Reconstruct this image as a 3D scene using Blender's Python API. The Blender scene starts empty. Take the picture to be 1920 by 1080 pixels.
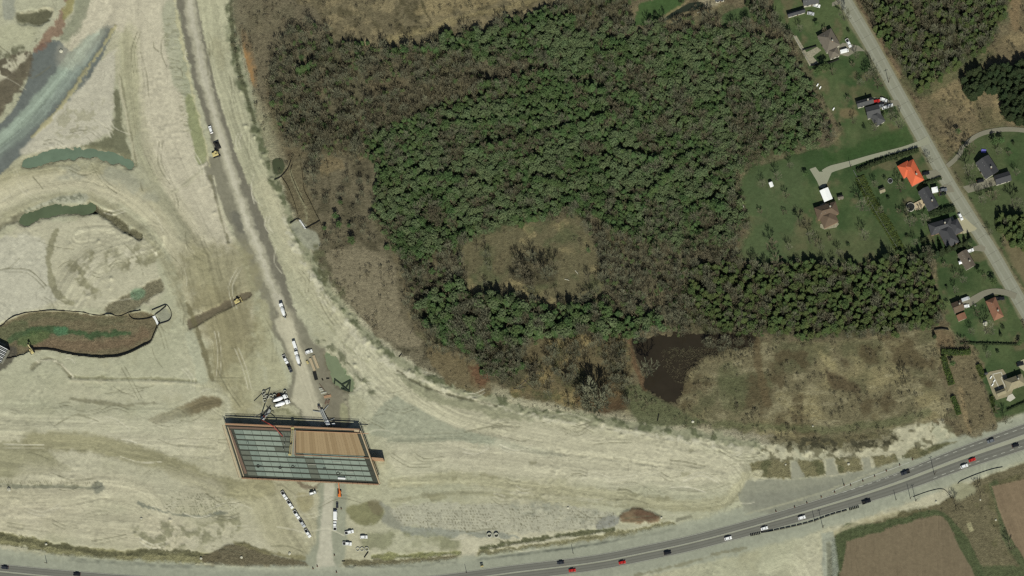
import bpy, math, random
import numpy as np
from mathutils import Vector

random.seed(7)
rng = np.random.default_rng(11)
scene = bpy.context.scene

# ------------------------------------------------------------------ camera, sky, sun, exposure
S = 1.0 / 3.0                       # metres per photo pixel
HCAM = 1200.0
CAM = (0.12 * HCAM, -0.28 * HCAM, HCAM)
cam_d = bpy.data.cameras.new('camera')
cam = bpy.data.objects.new('camera', cam_d)
scene.collection.objects.link(cam)
scene.camera = cam
cam.location = CAM
cam_d.sensor_width = 36.0
cam_d.lens = 36.0 * HCAM / (1920 * S)
cam_d.shift_x = -CAM[0] / (1920 * S)
cam_d.shift_y = -CAM[1] / (1920 * S)
cam_d.clip_start = 10.0
cam_d.clip_end = 30000.0

SUN_EL, SUN_AZ = 42.0, 167.0        # azimuth clockwise from north (+Y)
world = bpy.data.worlds.new('World')
scene.world = world
world.use_nodes = True
wn = world.node_tree
sky = wn.nodes.new('ShaderNodeTexSky')
sky.sky_type = 'NISHITA'
sky.sun_disc = False
sky.sun_elevation = math.radians(SUN_EL)
sky.sun_rotation = math.radians(SUN_AZ)
wn.links.new(sky.outputs[0], wn.nodes['Background'].inputs[0])
wn.nodes['Background'].inputs[1].default_value = 0.05
sun_d = bpy.data.lights.new('sun', 'SUN')
sun_d.energy = 4.75
sun_d.angle = math.radians(0.5)
sun_d.color = (0.985, 0.985, 0.88)
sun = bpy.data.objects.new('sun', sun_d)
scene.collection.objects.link(sun)
az = math.radians(SUN_AZ)
sdir = Vector((math.sin(az) * math.cos(math.radians(SUN_EL)), math.cos(az) * math.cos(math.radians(SUN_EL)), math.sin(math.radians(SUN_EL))))
sun.rotation_euler = sdir.to_track_quat('Z', 'Y').to_euler()
sun.location = (100, -200, 300)
scene.view_settings.view_transform = 'Standard'
scene.view_settings.look = 'None'
scene.view_settings.exposure = 0.0
scene.view_settings.gamma = 1.0
scene.view_settings.use_curve_mapping = False
scene.cycles.max_bounces = 5
scene.cycles.diffuse_bounces = 3
scene.cycles.use_denoising = False
scene.cycles.pixel_filter_type = 'BLACKMAN_HARRIS'
scene.cycles.filter_width = 1.4

KALB = 0.74                         # display brightness of flat sunlit ground -> albedo


def lin(c):
    c = c / 255.0
    return c / 12.92 if c <= 0.04045 else ((c + 0.055) / 1.055) ** 2.4


def C(r, g, b, k=KALB):
    return np.array([lin(r) * k, lin(g) * k, lin(b) * k], dtype=np.float32)


def C4(r, g, b, k=KALB):
    c = C(r, g, b, k)
    return (float(c[0]), float(c[1]), float(c[2]), 1.0)


# ------------------------------------------------------------------ numeric helpers
TAB = [rng.random((256, 256)).astype(np.float32) for _ in range(12)]


def vn(x, y, seed=0):
    t = TAB[seed % 12]
    x = x + 37.31 * seed
    y = y + 91.77 * seed
    xf = np.floor(x); yf = np.floor(y)
    xi = xf.astype(np.int64) & 255; yi = yf.astype(np.int64) & 255
    fx = (x - xf).astype(np.float32); fy = (y - yf).astype(np.float32)
    fx = fx * fx * (3 - 2 * fx); fy = fy * fy * (3 - 2 * fy)
    x1 = (xi + 1) & 255; y1 = (yi + 1) & 255
    a = t[yi, xi] * (1 - fx) + t[yi, x1] * fx
    b = t[y1, xi] * (1 - fx) + t[y1, x1] * fx
    return (a * (1 - fy) + b * fy) * 2 - 1


def fbm(x, y, sc, octv=4, seed=0):
    o = 0; a = 1.0; s = 0
    for i in range(octv):
        o = o + a * vn(x / sc * 2 ** i, y / sc * 2 ** i, seed + i)
        s += a; a *= 0.55
    return o / s * 1.6


def sm(e0, e1, x):
    t = np.clip((x - e0) / (e1 - e0), 0, 1)
    return t * t * (3 - 2 * t)


def smooth_pts(pts, n=4, closed=False):
    P = np.array(pts, dtype=float)
    out = []
    m = len(P)
    for i in range(m if closed else m - 1):
        if closed:
            p0, p1, p2, p3 = P[(i - 1) % m], P[i], P[(i + 1) % m], P[(i + 2) % m]
        else:
            p0, p1, p2, p3 = P[max(i - 1, 0)], P[i], P[i + 1], P[min(i + 2, m - 1)]
        for k in range(n):
            t = k / n
            out.append(0.5 * ((2 * p1) + (-p0 + p2) * t + (2 * p0 - 5 * p1 + 4 * p2 - p3) * t * t + (-p0 + 3 * p1 - 3 * p2 + p3) * t ** 3))
    if not closed:
        out.append(P[-1])
    return np.array(out)


# ------------------------------------------------------------------ ground grid (photo pixel space is a map: 3 px = 1 m)
STEP = 2.0
X0, X1, Y0, Y1 = -90, 2010, -90, 1180
xs = np.arange(X0, X1 + 0.1, STEP, dtype=np.float32)
ys = np.arange(Y0, Y1 + 0.1, STEP, dtype=np.float32)
NX, NY = len(xs), len(ys)
GX, GY = np.meshgrid(xs, ys)
COL = np.zeros((NY, NX, 3), np.float32)
Z = np.zeros((NY, NX), np.float32)
CLS = np.zeros((NY, NX), np.int32)
ROU = np.zeros((NY, NX), np.float32)      # fine roughness of vegetation for the shader: 0 bare, 1 vegetated
N4 = fbm(GX, GY, 5, 2, 1)
N10 = fbm(GX, GY, 12, 3, 2)
N30 = fbm(GX, GY, 34, 4, 3)
N90 = fbm(GX, GY, 100, 4, 5)
N200 = fbm(GX, GY, 240, 3, 7)
(EARTH, GRAVEL, MEADOW, FLOOR, LAWN, FIELD, BASIN, ROCKROAD) = range(8)
WARP = fbm(GX, GY, 18, 5, 8) + 0.35 * N4


def window(pts, pad):
    P = np.array(pts)
    i0 = int(max(0, (P[:, 0].min() - pad - X0) // STEP)); i1 = int(min(NX, (P[:, 0].max() + pad - X0) // STEP + 2))
    j0 = int(max(0, (P[:, 1].min() - pad - Y0) // STEP)); j1 = int(min(NY, (P[:, 1].max() + pad - Y0) // STEP + 2))
    return slice(j0, max(j1, j0 + 1)), slice(i0, max(i1, i0 + 1))


def seg_dist(x, y, P, closed):
    best = np.full(x.shape, 1e12, np.float32)
    inside = np.zeros(x.shape, bool)
    n = len(P)
    for i in range(n if closed else n - 1):
        ax, ay = P[i]; bx, by = P[(i + 1) % n]
        dx, dy = bx - ax, by - ay
        L = dx * dx + dy * dy + 1e-9
        t = np.clip(((x - ax) * dx + (y - ay) * dy) / L, 0, 1)
        ex = x - ax - t * dx; ey = y - ay - t * dy
        np.minimum(best, ex * ex + ey * ey, out=best)
        if closed:
            if ay != by:
                c = (ay > y) != (by > y)
                inside ^= c & (x < (bx - ax) * (y - ay) / (by - ay) + ax)
    return np.sqrt(best), inside


def poly(pts, soft=2.0, warp=3.0, curve=True):
    """soft mask of a region: returns window and mask"""
    P = smooth_pts(pts, 3, True) if curve else np.array(pts, float)
    w = window(P, soft + warp * 2 + 4)
    d, ins = seg_dist(GX[w], GY[w], P, True)
    sd = np.where(ins, -d, d) + WARP[w] * warp
    return w, 1 - sm(-soft, soft, sd)


def line(pts, width, soft=2.0, warp=1.5):
    P = smooth_pts(pts, 3)
    w = window(P, width / 2 + soft + warp * 2 + 4)
    d, _ = seg_dist(GX[w], GY[w], P, False)
    return w, 1 - sm(width / 2 - soft, width / 2 + soft, d + WARP[w] * warp)


def put(wm, col, a=1.0, var=0.06, cls=None, rou=None, dz=0.0, scale=None, tint=0.0):
    w, m = wm
    n = (N10[w] if scale is None else scale[w])
    v = 1 + var * n + var * 0.7 * N4[w]
    mm = np.clip(m * a, 0, 1)[..., None]
    c = col[None, None, :] * v[..., None]
    COL[w] = COL[w] * (1 - mm) + c * mm
    if cls is not None:
        CLS[w] = np.where(m * a > 0.5, cls, CLS[w])
    if rou is not None:
        ROU[w] = ROU[w] * (1 - m) + rou * m
    if dz:
        Z[w] += dz * m


def blotch(wm, col, thr=0.2, soft=0.25, field=None, a=1.0, var=0.08, rou=None):
    """patches of a second colour where a noise field is high"""
    w, m = wm
    f = (N30 if field is None else field)[w]
    put((w, m * sm(thr - soft, thr + soft, f)), col, a, var, rou=rou)


def flow(pts, width, col=None, a=0.6, amp=0.10, fine=1.7, soft=10, seed=3, rut=0.05, band=0.09, cls=None):
    """a travelled strip: long streaks and ruts that follow the traffic"""
    P = smooth_pts(pts, 3)
    w = window(P, width / 2 + soft + 6)
    x = GX[w]; y = GY[w]
    best = np.full(x.shape, 1e12, np.float32); U = np.zeros(x.shape, np.float32); V = np.zeros(x.shape, np.float32)
    acc = 0.0
    for i in range(len(P) - 1):
        ax, ay = P[i]; bx, by = P[i + 1]
        dx, dy = bx - ax, by - ay
        L = math.hypot(dx, dy) + 1e-6
        t = ((x - ax) * dx + (y - ay) * dy) / (L * L)
        tc = np.clip(t, 0, 1)
        ex = x - ax - tc * dx; ey = y - ay - tc * dy
        d2 = ex * ex + ey * ey
        s = ((x - ax) * dy - (y - ay) * dx) / L
        k = d2 < best
        best[k] = d2[k]; U[k] = (acc + tc * L)[k]; V[k] = np.where(s >= 0, np.sqrt(d2), -np.sqrt(d2))[k]
        acc += L
    m = 1 - sm(width / 2 - soft, width / 2 + soft, np.sqrt(best) + 4 * WARP[w])
    V = V + 2.5 * N90[w]
    st = 0.45 * vn(V / fine, U / 70, seed) + 0.35 * vn(V / (fine * 2.4), U / 110, seed + 1) + 0.2 * vn(V / (fine * 0.8), U / 25, seed + 2)
    bd = vn(V / 11, U / 260, seed + 3) + 0.4 * vn(V / 25, U / 160, seed + 4)
    amp *= 1.55; band *= 1.35; rut *= 1.5
    if col is not None:
        mm = (m * a)[..., None]
        COL[w] = COL[w] * (1 - mm) + col[None, None, :] * mm
    if cls is not None:
        CLS[w] = np.where(m * a > 0.5, cls, CLS[w])
    COL[w] *= (1 + m * (amp * st * 1.5 + band * bd))[..., None]
    # wheel ruts pick out darker lines
    rl = sm(0.5, 0.8, vn(V / (fine * 1.3), U / 180, seed + 6))
    COL[w] *= (1 - 0.13 * m * rl)[..., None]
    Z[w] += m * rut * (st - rl * 0.6)


def streaks(pts, ang, amp=0.10, fine=1.8, length=60, soft=14, seed=2, rut=0.05, bend=6.0, marks=0.5):
    """graded ground: blade and track lines running one way across a region"""
    w, m = poly(pts, soft, 8)
    m = m * EMASK[w]
    c, s = math.cos(math.radians(ang)), math.sin(math.radians(ang))
    u = GX[w] * c + GY[w] * s; v = -GX[w] * s + GY[w] * c + bend * N90[w] + bend * .35 * N30[w]
    st = 0.5 * vn(v / fine, u / length, seed) + 0.3 * vn(v / (fine * 2.3), u / (length * 1.5), seed + 1) + .3 * vn(v / (fine * .9), u / (length * .3), seed + 2)
    ln = sm(.62, .85, vn(v / (fine * 1.2), u / (length * .5), seed + 3)) * sm(-.1, .4, vn(v / 30, u / 50, seed + 4))
    lt = sm(.55, .85, vn(v / (fine * 1.1), u / (length * .7), seed + 5))
    bd = vn(v / 13, u / 220, seed + 6) + .5 * vn(v / 28, u / 200, seed + 8)
    COL[w] *= (1 + m * (amp * 1.7 * st + .075 * bd - marks * .34 * ln + marks * .10 * lt))[..., None]
    Z[w] += m * rut * 1.6 * (st - ln)


def dots(wm, sp, col, a, ang=0.0, r=1.3, jit=0.25):
    """planted pits in rows"""
    w, m = wm
    ca, sa = math.cos(ang), math.sin(ang)
    u = (GX[w] * ca + GY[w] * sa) / sp + 0.1 * N10[w] + 0.15 * N30[w]
    v = (-GX[w] * sa + GY[w] * ca) / sp + 0.1 * N4[w]
    v2 = np.floor(v)
    u = u + 0.5 * (v2 % 2)
    hsh = vn(np.floor(u) * 7.3 + .5, v2 * 5.7 + .5, 3)
    u = u + .22 * vn(np.floor(u) * 3.1 + .5, v2 * 9.1 + .5, 5)
    du = (u - np.floor(u) - 0.5) * sp; dv = (v - v2 - 0.5) * sp
    k = 1 - sm(r * 0.6, r * 1.6, np.hypot(du, dv))
    k = k * np.clip(.55 + 1.1 * hsh + .5 * N30[w], 0, 1)
    put((w, m * k), col, a, 0.2)


# colours as flat sunlit ground shows them
SAND = C(190, 185, 157); SANDL = C(202, 196, 170); SANDP = C(206, 198, 174); SANDG = C(181, 182, 154)
OLIVE = C(152, 149, 118); MUD = C(128, 122, 97); DMUD = C(104, 97, 76); GREYG = C(136, 134, 119); GREYL = C(168, 168, 150)
BLUE = C(112, 118, 112); BLUEL = C(160, 172, 155)
MEAD = C(119, 110, 86); MEADL = C(152, 140, 106); MEADG = C(96, 100, 72); MEADD = C(92, 82, 64); RED = C(112, 82, 62)
FOR = C(66, 67, 50); FORG = C(56, 66, 40); LAWNC = C(62, 84, 50); LAWNL = C(92, 104, 68); FIELDC = C(127, 114, 92)

# ---- base covers
COL[:] = MEAD * (1 + 0.10 * N30 + 0.08 * N10)[..., None]
CLS[:] = MEADOW; ROU[:] = 1
allw = (slice(0, NY), slice(0, NX))
ones = np.ones((NY, NX), np.float32)
blotch((allw, ones), MEADG, 0.25, 0.4, N30, 0.6)
blotch((allw, ones), MEADL, 0.45, 0.3, fbm(GX, GY, 26, 4, 4), 0.5)
blotch((allw, ones), MEADD, 0.45, 0.3, fbm(GX, GY, 20, 4, 6), 0.6)

# construction site
SITE = [(-120, -120), (443, -120), (443, 0), (437, 30), (440, 75), (455, 110), (468, 165), (476, 200), (488, 245), (500, 285), (510, 325), (528, 350),
        (546, 395), (560, 430), (580, 460), (592, 490), (608, 525), (636, 560), (662, 592), (690, 618), (720, 645), (760, 672), (800, 697),
        (850, 718), (900, 735), (960, 755), (1010, 770), (1080, 778), (1150, 787), (1220, 800), (1290, 808), (1360, 818), (1440, 832), (1560, 838), (1650, 822),
        (1700, 800), (1735, 786), (1770, 795), (1800, 820), (1830, 812), (1920, 772), (2030, 730), (2030, 1190), (-120, 1190)]
site = poly(SITE, 2.5, 5.0, False)
put(site, SAND, 1, 0.035, EARTH, 0.0)
blotch(site, SANDL, 0.1, 0.5, N90, 0.8, 0.03)
blotch(site, SANDG, 0.25, 0.5, N200, 0.6, 0.03)
blotch(site, C(172, 168, 138), 0.55, 0.3, fbm(GX, GY, 45, 4, 9), 0.5, 0.05)

# south of the highway
# travelled strips of the site
put(poly([(225, -20), (325, -20), (338, 120), (352, 240), (392, 300), (430, 420), (480, 600), (420, 640), (330, 400), (270, 290), (262, 200), (240, 110)], 6), SANDP, 0.9, 0.03)
put(poly([(228, 60), (240, 55), (258, 100), (258, 210), (250, 260), (238, 200), (226, 120)], 4), C(180, 176, 146), 0.8, 0.04)
flow([(282, -60), (285, 120), (300, 240), (335, 330), (385, 430), (440, 560), (470, 700)], 110, None, 0, 0.05, 1.6, 14, 3, 0.03, 0.05)
flow([(240, 60), (248, 160), (262, 260), (290, 330)], 36, C(178, 174, 143), 0.5, 0.08, 1.6, 10, 2, 0.03)
# ring sweep
put(poly([(-60, 420), (0, 385), (60, 360), (150, 352), (235, 385), (290, 430), (330, 500), (345, 560), (385, 640), (430, 610), (385, 500), (330, 400), (260, 340), (160, 318), (60, 320), (-60, 350)], 4), C(192, 184, 155), 0.8, 0.03)
flow([(-60, 385), (0, 355), (70, 328), (150, 325), (230, 352), (290, 395), (340, 460), (375, 540), (405, 640), (430, 740)], 105, C(186, 180, 149), 0.35, 0.10, 1.9, 12, 4, 0.05, 0.09)
flow([(-60, 415), (0, 385), (60, 358), (140, 350), (210, 372)], 22, C(205, 198, 170), 0.5, 0.08, 1.5, 6, 5, 0.03)
flow([(-60, 400), (0, 372), (60, 350), (150, 340), (225, 362), (280, 405), (328, 465), (366, 545), (398, 640)], 26, C(210, 203, 174), 0.6, 0.08, 1.6, 8, 2, 0.03)
flow([(-60, 352), (0, 332), (70, 314), (150, 310), (240, 332), (305, 375), (355, 440), (392, 520), (428, 620), (450, 720)], 20, C(160, 155, 124), 0.6, 0.12, 1.5, 7, 6, 0.05)
flow([(-60, 440), (0, 412), (60, 384), (140, 366), (205, 384), (262, 430), (306, 490), (340, 560), (366, 640)], 14, C(158, 153, 124), 0.55, 0.12, 1.5, 5, 7, 0.05)
blotch(poly([(60, 318), (160, 305), (250, 325), (300, 370), (270, 375), (180, 335), (80, 340)], 6), GREYL, 0.0, 0.4, N30, 0.6)
flow([(250, 315), (280, 345), (310, 385), (345, 440)], 26, C(165, 163, 140), 0.5, 0.06, 1.6, 8, 6, 0.03)
flow([(320, 362), (350, 345), (372, 325), (385, 318)], 7, C(170, 166, 140), 0.5, 0.1, 1.3, 2, 7, 0.05)
# east sweep
flow([(398, -60), (412, 60), (432, 150), (462, 250), (500, 350), (545, 450), (600, 545), (668, 620), (745, 690), (840, 745), (960, 785), (1100, 815), (1300, 850), (1440, 880)], 96, C(190, 186, 155), 0.5, 0.12, 1.5, 14, 2, 0.06, 0.07)
put(poly([(398, 70), (412, 75), (422, 110), (418, 135), (404, 118), (396, 90)], 4, 2), C(172, 168, 138), 0.7)
flow([(505, 350), (545, 440), (590, 525), (660, 605)], 50, C(200, 194, 163), 0.6, 0.10, 1.4, 14, 8, 0.04)
flow([(690, 655), (760, 730), (860, 790), (1000, 815), (1200, 850), (1420, 870)], 130, SANDL, 0.45, 0.12, 1.5, 20, 1, 0.06, 0.06)
flow([(740, 905), (860, 895), (1000, 915), (1150, 930), (1290, 950), (1370, 935), (1400, 890)], 22, C(177, 172, 140), 0.7, 0.14, 1.3, 5, 9, 0.08)
flow([(740, 940), (850, 925), (960, 930), (1120, 945), (1330, 955), (1385, 930)], 8, C(158, 154, 124), 0.6, 0.14, 1.2, 3, 9, 0.06)
put(line([(960, 832), (1020, 846), (1100, 856), (1180, 866), (1280, 880)], 3.5, 1.6, 2), C(126, 124, 102), 0.85, 0.1, dz=-0.25)
put(poly([(870, 808), (960, 828), (1050, 850), (1040, 858), (960, 842), (880, 828), (740, 830), (740, 822), (850, 818)], 3, 2), C(156, 158, 136), 0.8, 0.05)
put(poly([(735, 745), (760, 752), (820, 785), (880, 810), (960, 835), (960, 845), (860, 825), (740, 820), (700, 815), (690, 790)], 4, 3), C(168, 170, 147), 0.85, 0.05)
put(poly([(985, 800), (1100, 815), (1300, 845), (1395, 865), (1360, 900), (1200, 905), (980, 895), (850, 880), (760, 895), (730, 860), (760, 835), (880, 850)], 6, 6), SANDL, 0.5, 0.04)
flow([(740, 870), (900, 870), (1100, 890), (1300, 900), (1400, 880)], 110, None, 0, 0.10, 1.4, 20, 5, 0.05, 0.08)
flow([(1300, 830), (1380, 870), (1400, 920), (1370, 960)], 60, None, 0, 0.12, 1.6, 15, 7, 0.06, 0.08)
# rough edge of the cut along the woods
EDGE = [(436, -20), (434, 60), (446, 120), (462, 180), (480, 240), (500, 300), (516, 340), (540, 395), (556, 440), (590, 500), (630, 562), (690, 628), (740, 672), (800, 706), (860, 728), (940, 755), (1010, 775), (1100, 784), (1200, 803), (1300, 815), (1420, 835)]
e = line(EDGE, 17, 4, 6)
put(e, C(142, 144, 116), 0.75, 0.1)
blotch(e, C(95, 100, 74), 0.1, 0.3, N10, 0.9, 0.1)
Z[e[0]] += e[1] * (0.35 * N10[e[0]] + 0.1)
e = line([(x - 10, y + 10) for x, y in EDGE[7:]], 12, 3, 6)
blotch(e, C(205, 200, 176), 0.0, 0.3, N10, 0.8, 0.06)
Z[e[0]] += e[1] * (0.25 * N10[e[0]])
put(line([(434, -20), (434, 50), (444, 115), (462, 180), (478, 230)], 7, 2, 1), C(96, 98, 74), 0.9, 0.1, MEADOW, 1)
put(poly([(452, 60), (462, 60), (478, 110), (482, 160), (474, 158), (462, 120)], 2, 1), C(165, 128, 84), 0.9, 0.06, EARTH)
put(poly([(740, 700), (800, 720), (835, 745), (870, 745), (935, 765), (1000, 785), (960, 790), (900, 775), (850, 760), (790, 745)], 3, 5), C(148, 148, 120), 0.8, 0.1)
put(line([(745, 695), (790, 722), (850, 742), (930, 760)], 3, 1.2, 2), C(100, 98, 76), 0.8, dz=-0.3)
put(line([(560, 545), (600, 590), (650, 650), (690, 680)], 3, 2, 2), C(150, 148, 118), 0.6, dz=-0.1)
bl = line([(600, 640), (622, 655), (650, 680), (675, 705), (700, 735)], 13, 4, 4)
blotch(bl, C(112, 114, 90), 0.0, 0.2, N10, 0.9, 0.1)
Z[bl[0]] += bl[1] * 0.3 * N10[bl[0]]

# gravel haul road
HAUL = [(348, -60), (350, 0), (361, 60), (377, 130), (398, 205), (425, 290), (452, 360), (478, 425), (502, 490), (522, 545), (538, 600), (556, 665)]
put(line(HAUL, 38, 2, 2), C(127, 123, 108), 1, 0.04, GRAVEL)
put(poly([(385, 300), (420, 300), (450, 370), (478, 440), (500, 510), (520, 600), (505, 620), (490, 560), (470, 520), (462, 480), (440, 440), (420, 400), (395, 350)], 3), C(138, 134, 116), 0.95, 0.06, GRAVEL)
blotch(poly([(430, 400), (470, 400), (485, 450), (455, 450)], 5), C(112, 110, 100), 0.0, 0.3, N30, 0.7)
LIGHT = [(352, -60), (355, 0), (366, 60), (379, 130), (398, 200), (417, 268), (437, 335), (458, 400), (480, 455), (500, 510), (518, 555), (535, 600)]
flow(LIGHT, 21, C(184, 179, 156), 0.9, 0.05, 1.3, 4, 5, 0.0, cls=GRAVEL)
flow(LIGHT, 9, C(204, 198, 178), 0.7, 0.05, 1.3, 3, 5, 0.0)
put(line([(400, 330), (412, 380), (425, 420), (440, 455), (446, 462)], 5, 1.5, 2), C(205, 200, 172), 0.9, 0.05, dz=0.25)
put(line([(394, 330), (404, 370), (420, 430), (428, 455)], 5, 2, 2), C(128, 124, 98), 0.8, 0.1, dz=-0.15)
yard = poly([(505, 600), (556, 590), (585, 640), (600, 650), (640, 690), (640, 770), (655, 800), (560, 800), (555, 760), (480, 760), (480, 735), (540, 728), (545, 690), (528, 650)], 3, 3)
put(yard, C(136, 132, 114), 0.95, 0.06, GRAVEL)
put(poly([(515, 600), (550, 600), (562, 645), (578, 690), (592, 740), (612, 770), (608, 798), (582, 796), (565, 768), (548, 745), (555, 700), (540, 660)], 3, 2), C(196, 190, 165), 0.95, 0.03, GRAVEL)
flow([(535, 590), (552, 640), (572, 700), (590, 750), (596, 798)], 26, C(200, 193, 168), 0.5, 0.06, 1.4, 8, 6, 0.02)
put(poly([(476, 610), (500, 560), (512, 640), (530, 690), (538, 724), (505, 728), (498, 690)], 4), C(182, 178, 146), 0.8, 0.06)
put(poly([(600, 660), (612, 655), (632, 690), (655, 740), (652, 800), (615, 800), (600, 720)], 3), C(134, 128, 110), 0.8, 0.06)
put(poly([(640, 760), (652, 765), (650, 795), (640, 800)], 2), C(165, 163, 130), 0.8)
put(poly([(500, 770), (530, 765), (555, 775), (575, 790), (570, 798), (500, 793)], 3, 2), C(160, 158, 128), 0.8, 0.08)
put(line([(520, 768), (545, 775), (560, 795)], 5, 2, 2), C(122, 122, 94), 0.7)

# blue-grey stone road top left
br = poly([(60, 100), (88, 78), (112, 78), (128, 95), (150, 88), (175, 60), (200, 42), (216, 38), (220, 50), (205, 80), (180, 130), (150, 170), (110, 218), (70, 260), (20, 310), (-60, 370), (-60, 280), (0, 230), (30, 195), (50, 150)], 2, 2)
put(br, C(114, 119, 114), 1, 0.05, ROCKROAD)
put(poly([(132, 98), (165, 55), (192, 46), (172, 82), (128, 142), (78, 200), (20, 258), (-60, 335), (-60, 290), (20, 228), (80, 162)], 4, 5), BLUEL, 0.8, 0.08)
put(poly([(186, 62), (205, 36), (216, 38), (212, 52), (196, 72), (186, 76)], 2, 4), C(98, 104, 100), 0.9, 0.1)
flow([(190, 30), (165, 85), (120, 150), (70, 210), (10, 265), (-60, 315)], 34, C(172, 186, 168), 0.4, 0.2, 1.3, 8, 3, 0.03, 0.14)
put(poly([(175, -20), (235, -20), (232, 60), (205, 50), (180, 55), (150, 80), (128, 95), (140, 60)], 4, 2), SANDP, 0.95, 0.03, EARTH)
flow([(205, -40), (195, 20), (165, 65), (130, 105)], 50, SANDP, 0.3, 0.10, 1.4, 12, 5, 0.02)
put(poly([(145, -20), (178, -20), (165, 20), (148, 60), (130, 75), (112, 75), (120, 50), (138, 20)], 4, 3), C(148, 150, 126), 0.85, 0.06)
put(poly([(112, 25), (125, 5), (112, -20), (140, -20), (130, 20), (118, 60), (90, 85), (70, 100), (60, 96), (88, 60)], 3, 4), C(138, 106, 88), 0.8, 0.08)
put(poly([(126, 0), (140, -10), (135, 20), (122, 40), (118, 20)], 2, 1), C(165, 160, 110), 0.8)
put(poly([(-60, 140), (0, 110), (40, 95), (62, 96), (60, 130), (45, 160), (20, 195), (-10, 225), (-60, 260)], 4, 6), C(104, 96, 80), 0.95, 0.12, EARTH, 0.6)
blotch(poly([(-60, 90), (20, 95), (60, 80), (50, 110), (0, 150), (-60, 170)], 4), SANDL, 0.1, 0.25, N10, 0.9)
put(poly([(30, 25), (60, 18), (90, 16), (98, 26), (80, 48), (55, 45), (35, 45)], 3, 3), C(96, 94, 72), 0.9, 0.1, dz=-0.8)
put(line([(38, 24), (60, 22), (85, 14), (100, 18), (98, 30)], 4, 2, 2), C(196, 190, 160), 0.8, dz=0.3)
put(poly([(20, 45), (50, 44), (70, 55), (60, 80), (25, 92), (-60, 105), (-60, 60), (5, 50)], 4, 4), C(190, 188, 158), 0.9, 0.05)
put(poly([(8, -20), (22, -20), (28, 30), (15, 38), (5, 30)], 3, 2), C(150, 152, 140), 0.7)
blotch(poly([(28, 35), (75, 40), (72, 70), (55, 95), (-20, 120), (-20, 100), (50, 80), (62, 58)], 4), C(104, 104, 82), 0.0, 0.3, N10, 0.9, 0.12)
# sand triangle
put(poly([(215, 95), (214, 170), (210, 240), (185, 262), (120, 280), (50, 290), (40, 280), (90, 225), (150, 165), (195, 110)], 4, 3), C(202, 196, 176), 0.9, 0.04)
blotch(poly([(120, 200), (190, 180), (180, 240), (110, 260)], 5), C(166, 162, 136), 0.25, 0.2, N10, 0.7)
put(line([(216, 50), (190, 92), (150, 150), (110, 205), (60, 258)], 6, 2, 2), C(180, 172, 130), 0.8, 0.08, dz=0.3)
put(poly([(214, 175), (222, 172), (232, 230), (244, 290), (245, 312), (232, 310), (222, 290), (150, 275), (190, 262), (212, 245)], 3, 3), C(112, 112, 88), 0.9, 0.1, EARTH, 0.5)
put(line([(218, 90), (225, 150), (240, 230), (255, 300)], 7, 2, 2), C(196, 190, 162), 0.85, dz=0.3)
put(line([(226, 140), (236, 195), (248, 262), (256, 310)], 3, 1.5, 1.5), C(132, 130, 102), 0.7, dz=-0.25)
# embankment teeth on the west side of the haul road
put(poly([(304, 10), (330, 5), (345, 90), (362, 170), (345, 180), (325, 160), (315, 110), (308, 60)], 4, 3), C(172, 174, 148), 0.7, 0.05)
put(line([(328, 0), (338, 60), (350, 120), (362, 180), (378, 250), (392, 310)], 5, 2, 3), C(204, 198, 160), 0.8, 0.08, dz=0.4)
tm = poly([(306, 40), (330, 40), (346, 120), (356, 200), (352, 260), (340, 230), (330, 160), (312, 100)], 3, 3)
w, m = tm
tt = sm(0.1, 0.5, vn(GX[w] / 9, GY[w] / 1.9, 4))
put((w, m * tt), C(140, 138, 108), 0.5, 0.1); Z[w] -= 0.12 * m * tt
put(poly([(348, 182), (362, 182), (372, 225), (384, 270), (386, 302), (372, 308), (364, 280), (354, 230)], 2, 1.5), C(152, 156, 116), 0.9, 0.04, EARTH, dz=-0.3)

# ring interior
put(poly([(0, 445), (60, 410), (120, 415), (180, 405), (250, 435), (290, 470), (300, 520), (300, 560), (230, 580), (150, 582), (60, 580), (-60, 600), (-60, 470)], 5, 5), C(198, 192, 166), 0.8, 0.04)
put(poly([(-60, 470), (30, 440), (85, 450), (95, 520), (110, 560), (60, 580), (-60, 610)], 5, 5), C(202, 198, 178), 0.8, 0.03)
put(line([(104, 435), (95, 460), (92, 490), (97, 530), (115, 560), (135, 568)], 11, 2, 4), C(150, 146, 118), 0.9, 0.06)
bl = poly([(135, 470), (200, 470), (270, 455), (300, 490), (230, 510), (190, 560), (150, 540), (125, 500)], 5, 6)
blotch(bl, C(146, 142, 114), 0.05, 0.35, N30, 0.9, 0.08)
blotch(bl, C(212, 206, 180), 0.4, 0.2, fbm(GX, GY, 14, 3, 4), 0.8, 0.05)
flow([(120, 560), (160, 500), (220, 470), (280, 450)], 70, None, 0, 0.14, 2.2, 20, 8, 0.12, 0.12)
flow([(150, 440), (200, 435), (250, 450), (290, 475)], 40, None, 0, 0.16, 1.6, 10, 4, 0.10, 0.1)
put(poly([(36, 405), (80, 378), (150, 362), (165, 372), (150, 382), (90, 386), (50, 400)], 3, 3), C(178, 178, 158), 0.8, 0.05)
blotch(poly([(40, 395), (100, 372), (150, 362), (160, 375), (100, 385), (60, 400)], 3), C(122, 124, 104), 0.25, 0.15, N4, 0.8)
put(line([(168, 388), (200, 402), (230, 425), (258, 440)], 15, 3, 3), C(104, 100, 76), 0.9, 0.08, BASIN, 0.5, dz=-1.4)
put(line([(-40, 445), (10, 420), (45, 402)], 10, 3, 3), C(118, 114, 92), 0.8, 0.1, dz=-0.5)
put(poly([(195, 580), (230, 555), (270, 535), (300, 522), (305, 545), (280, 560), (255, 580), (220, 592)], 3, 3), C(122, 116, 92), 0.9, 0.1, BASIN, 0.6, dz=-0.4)
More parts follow.
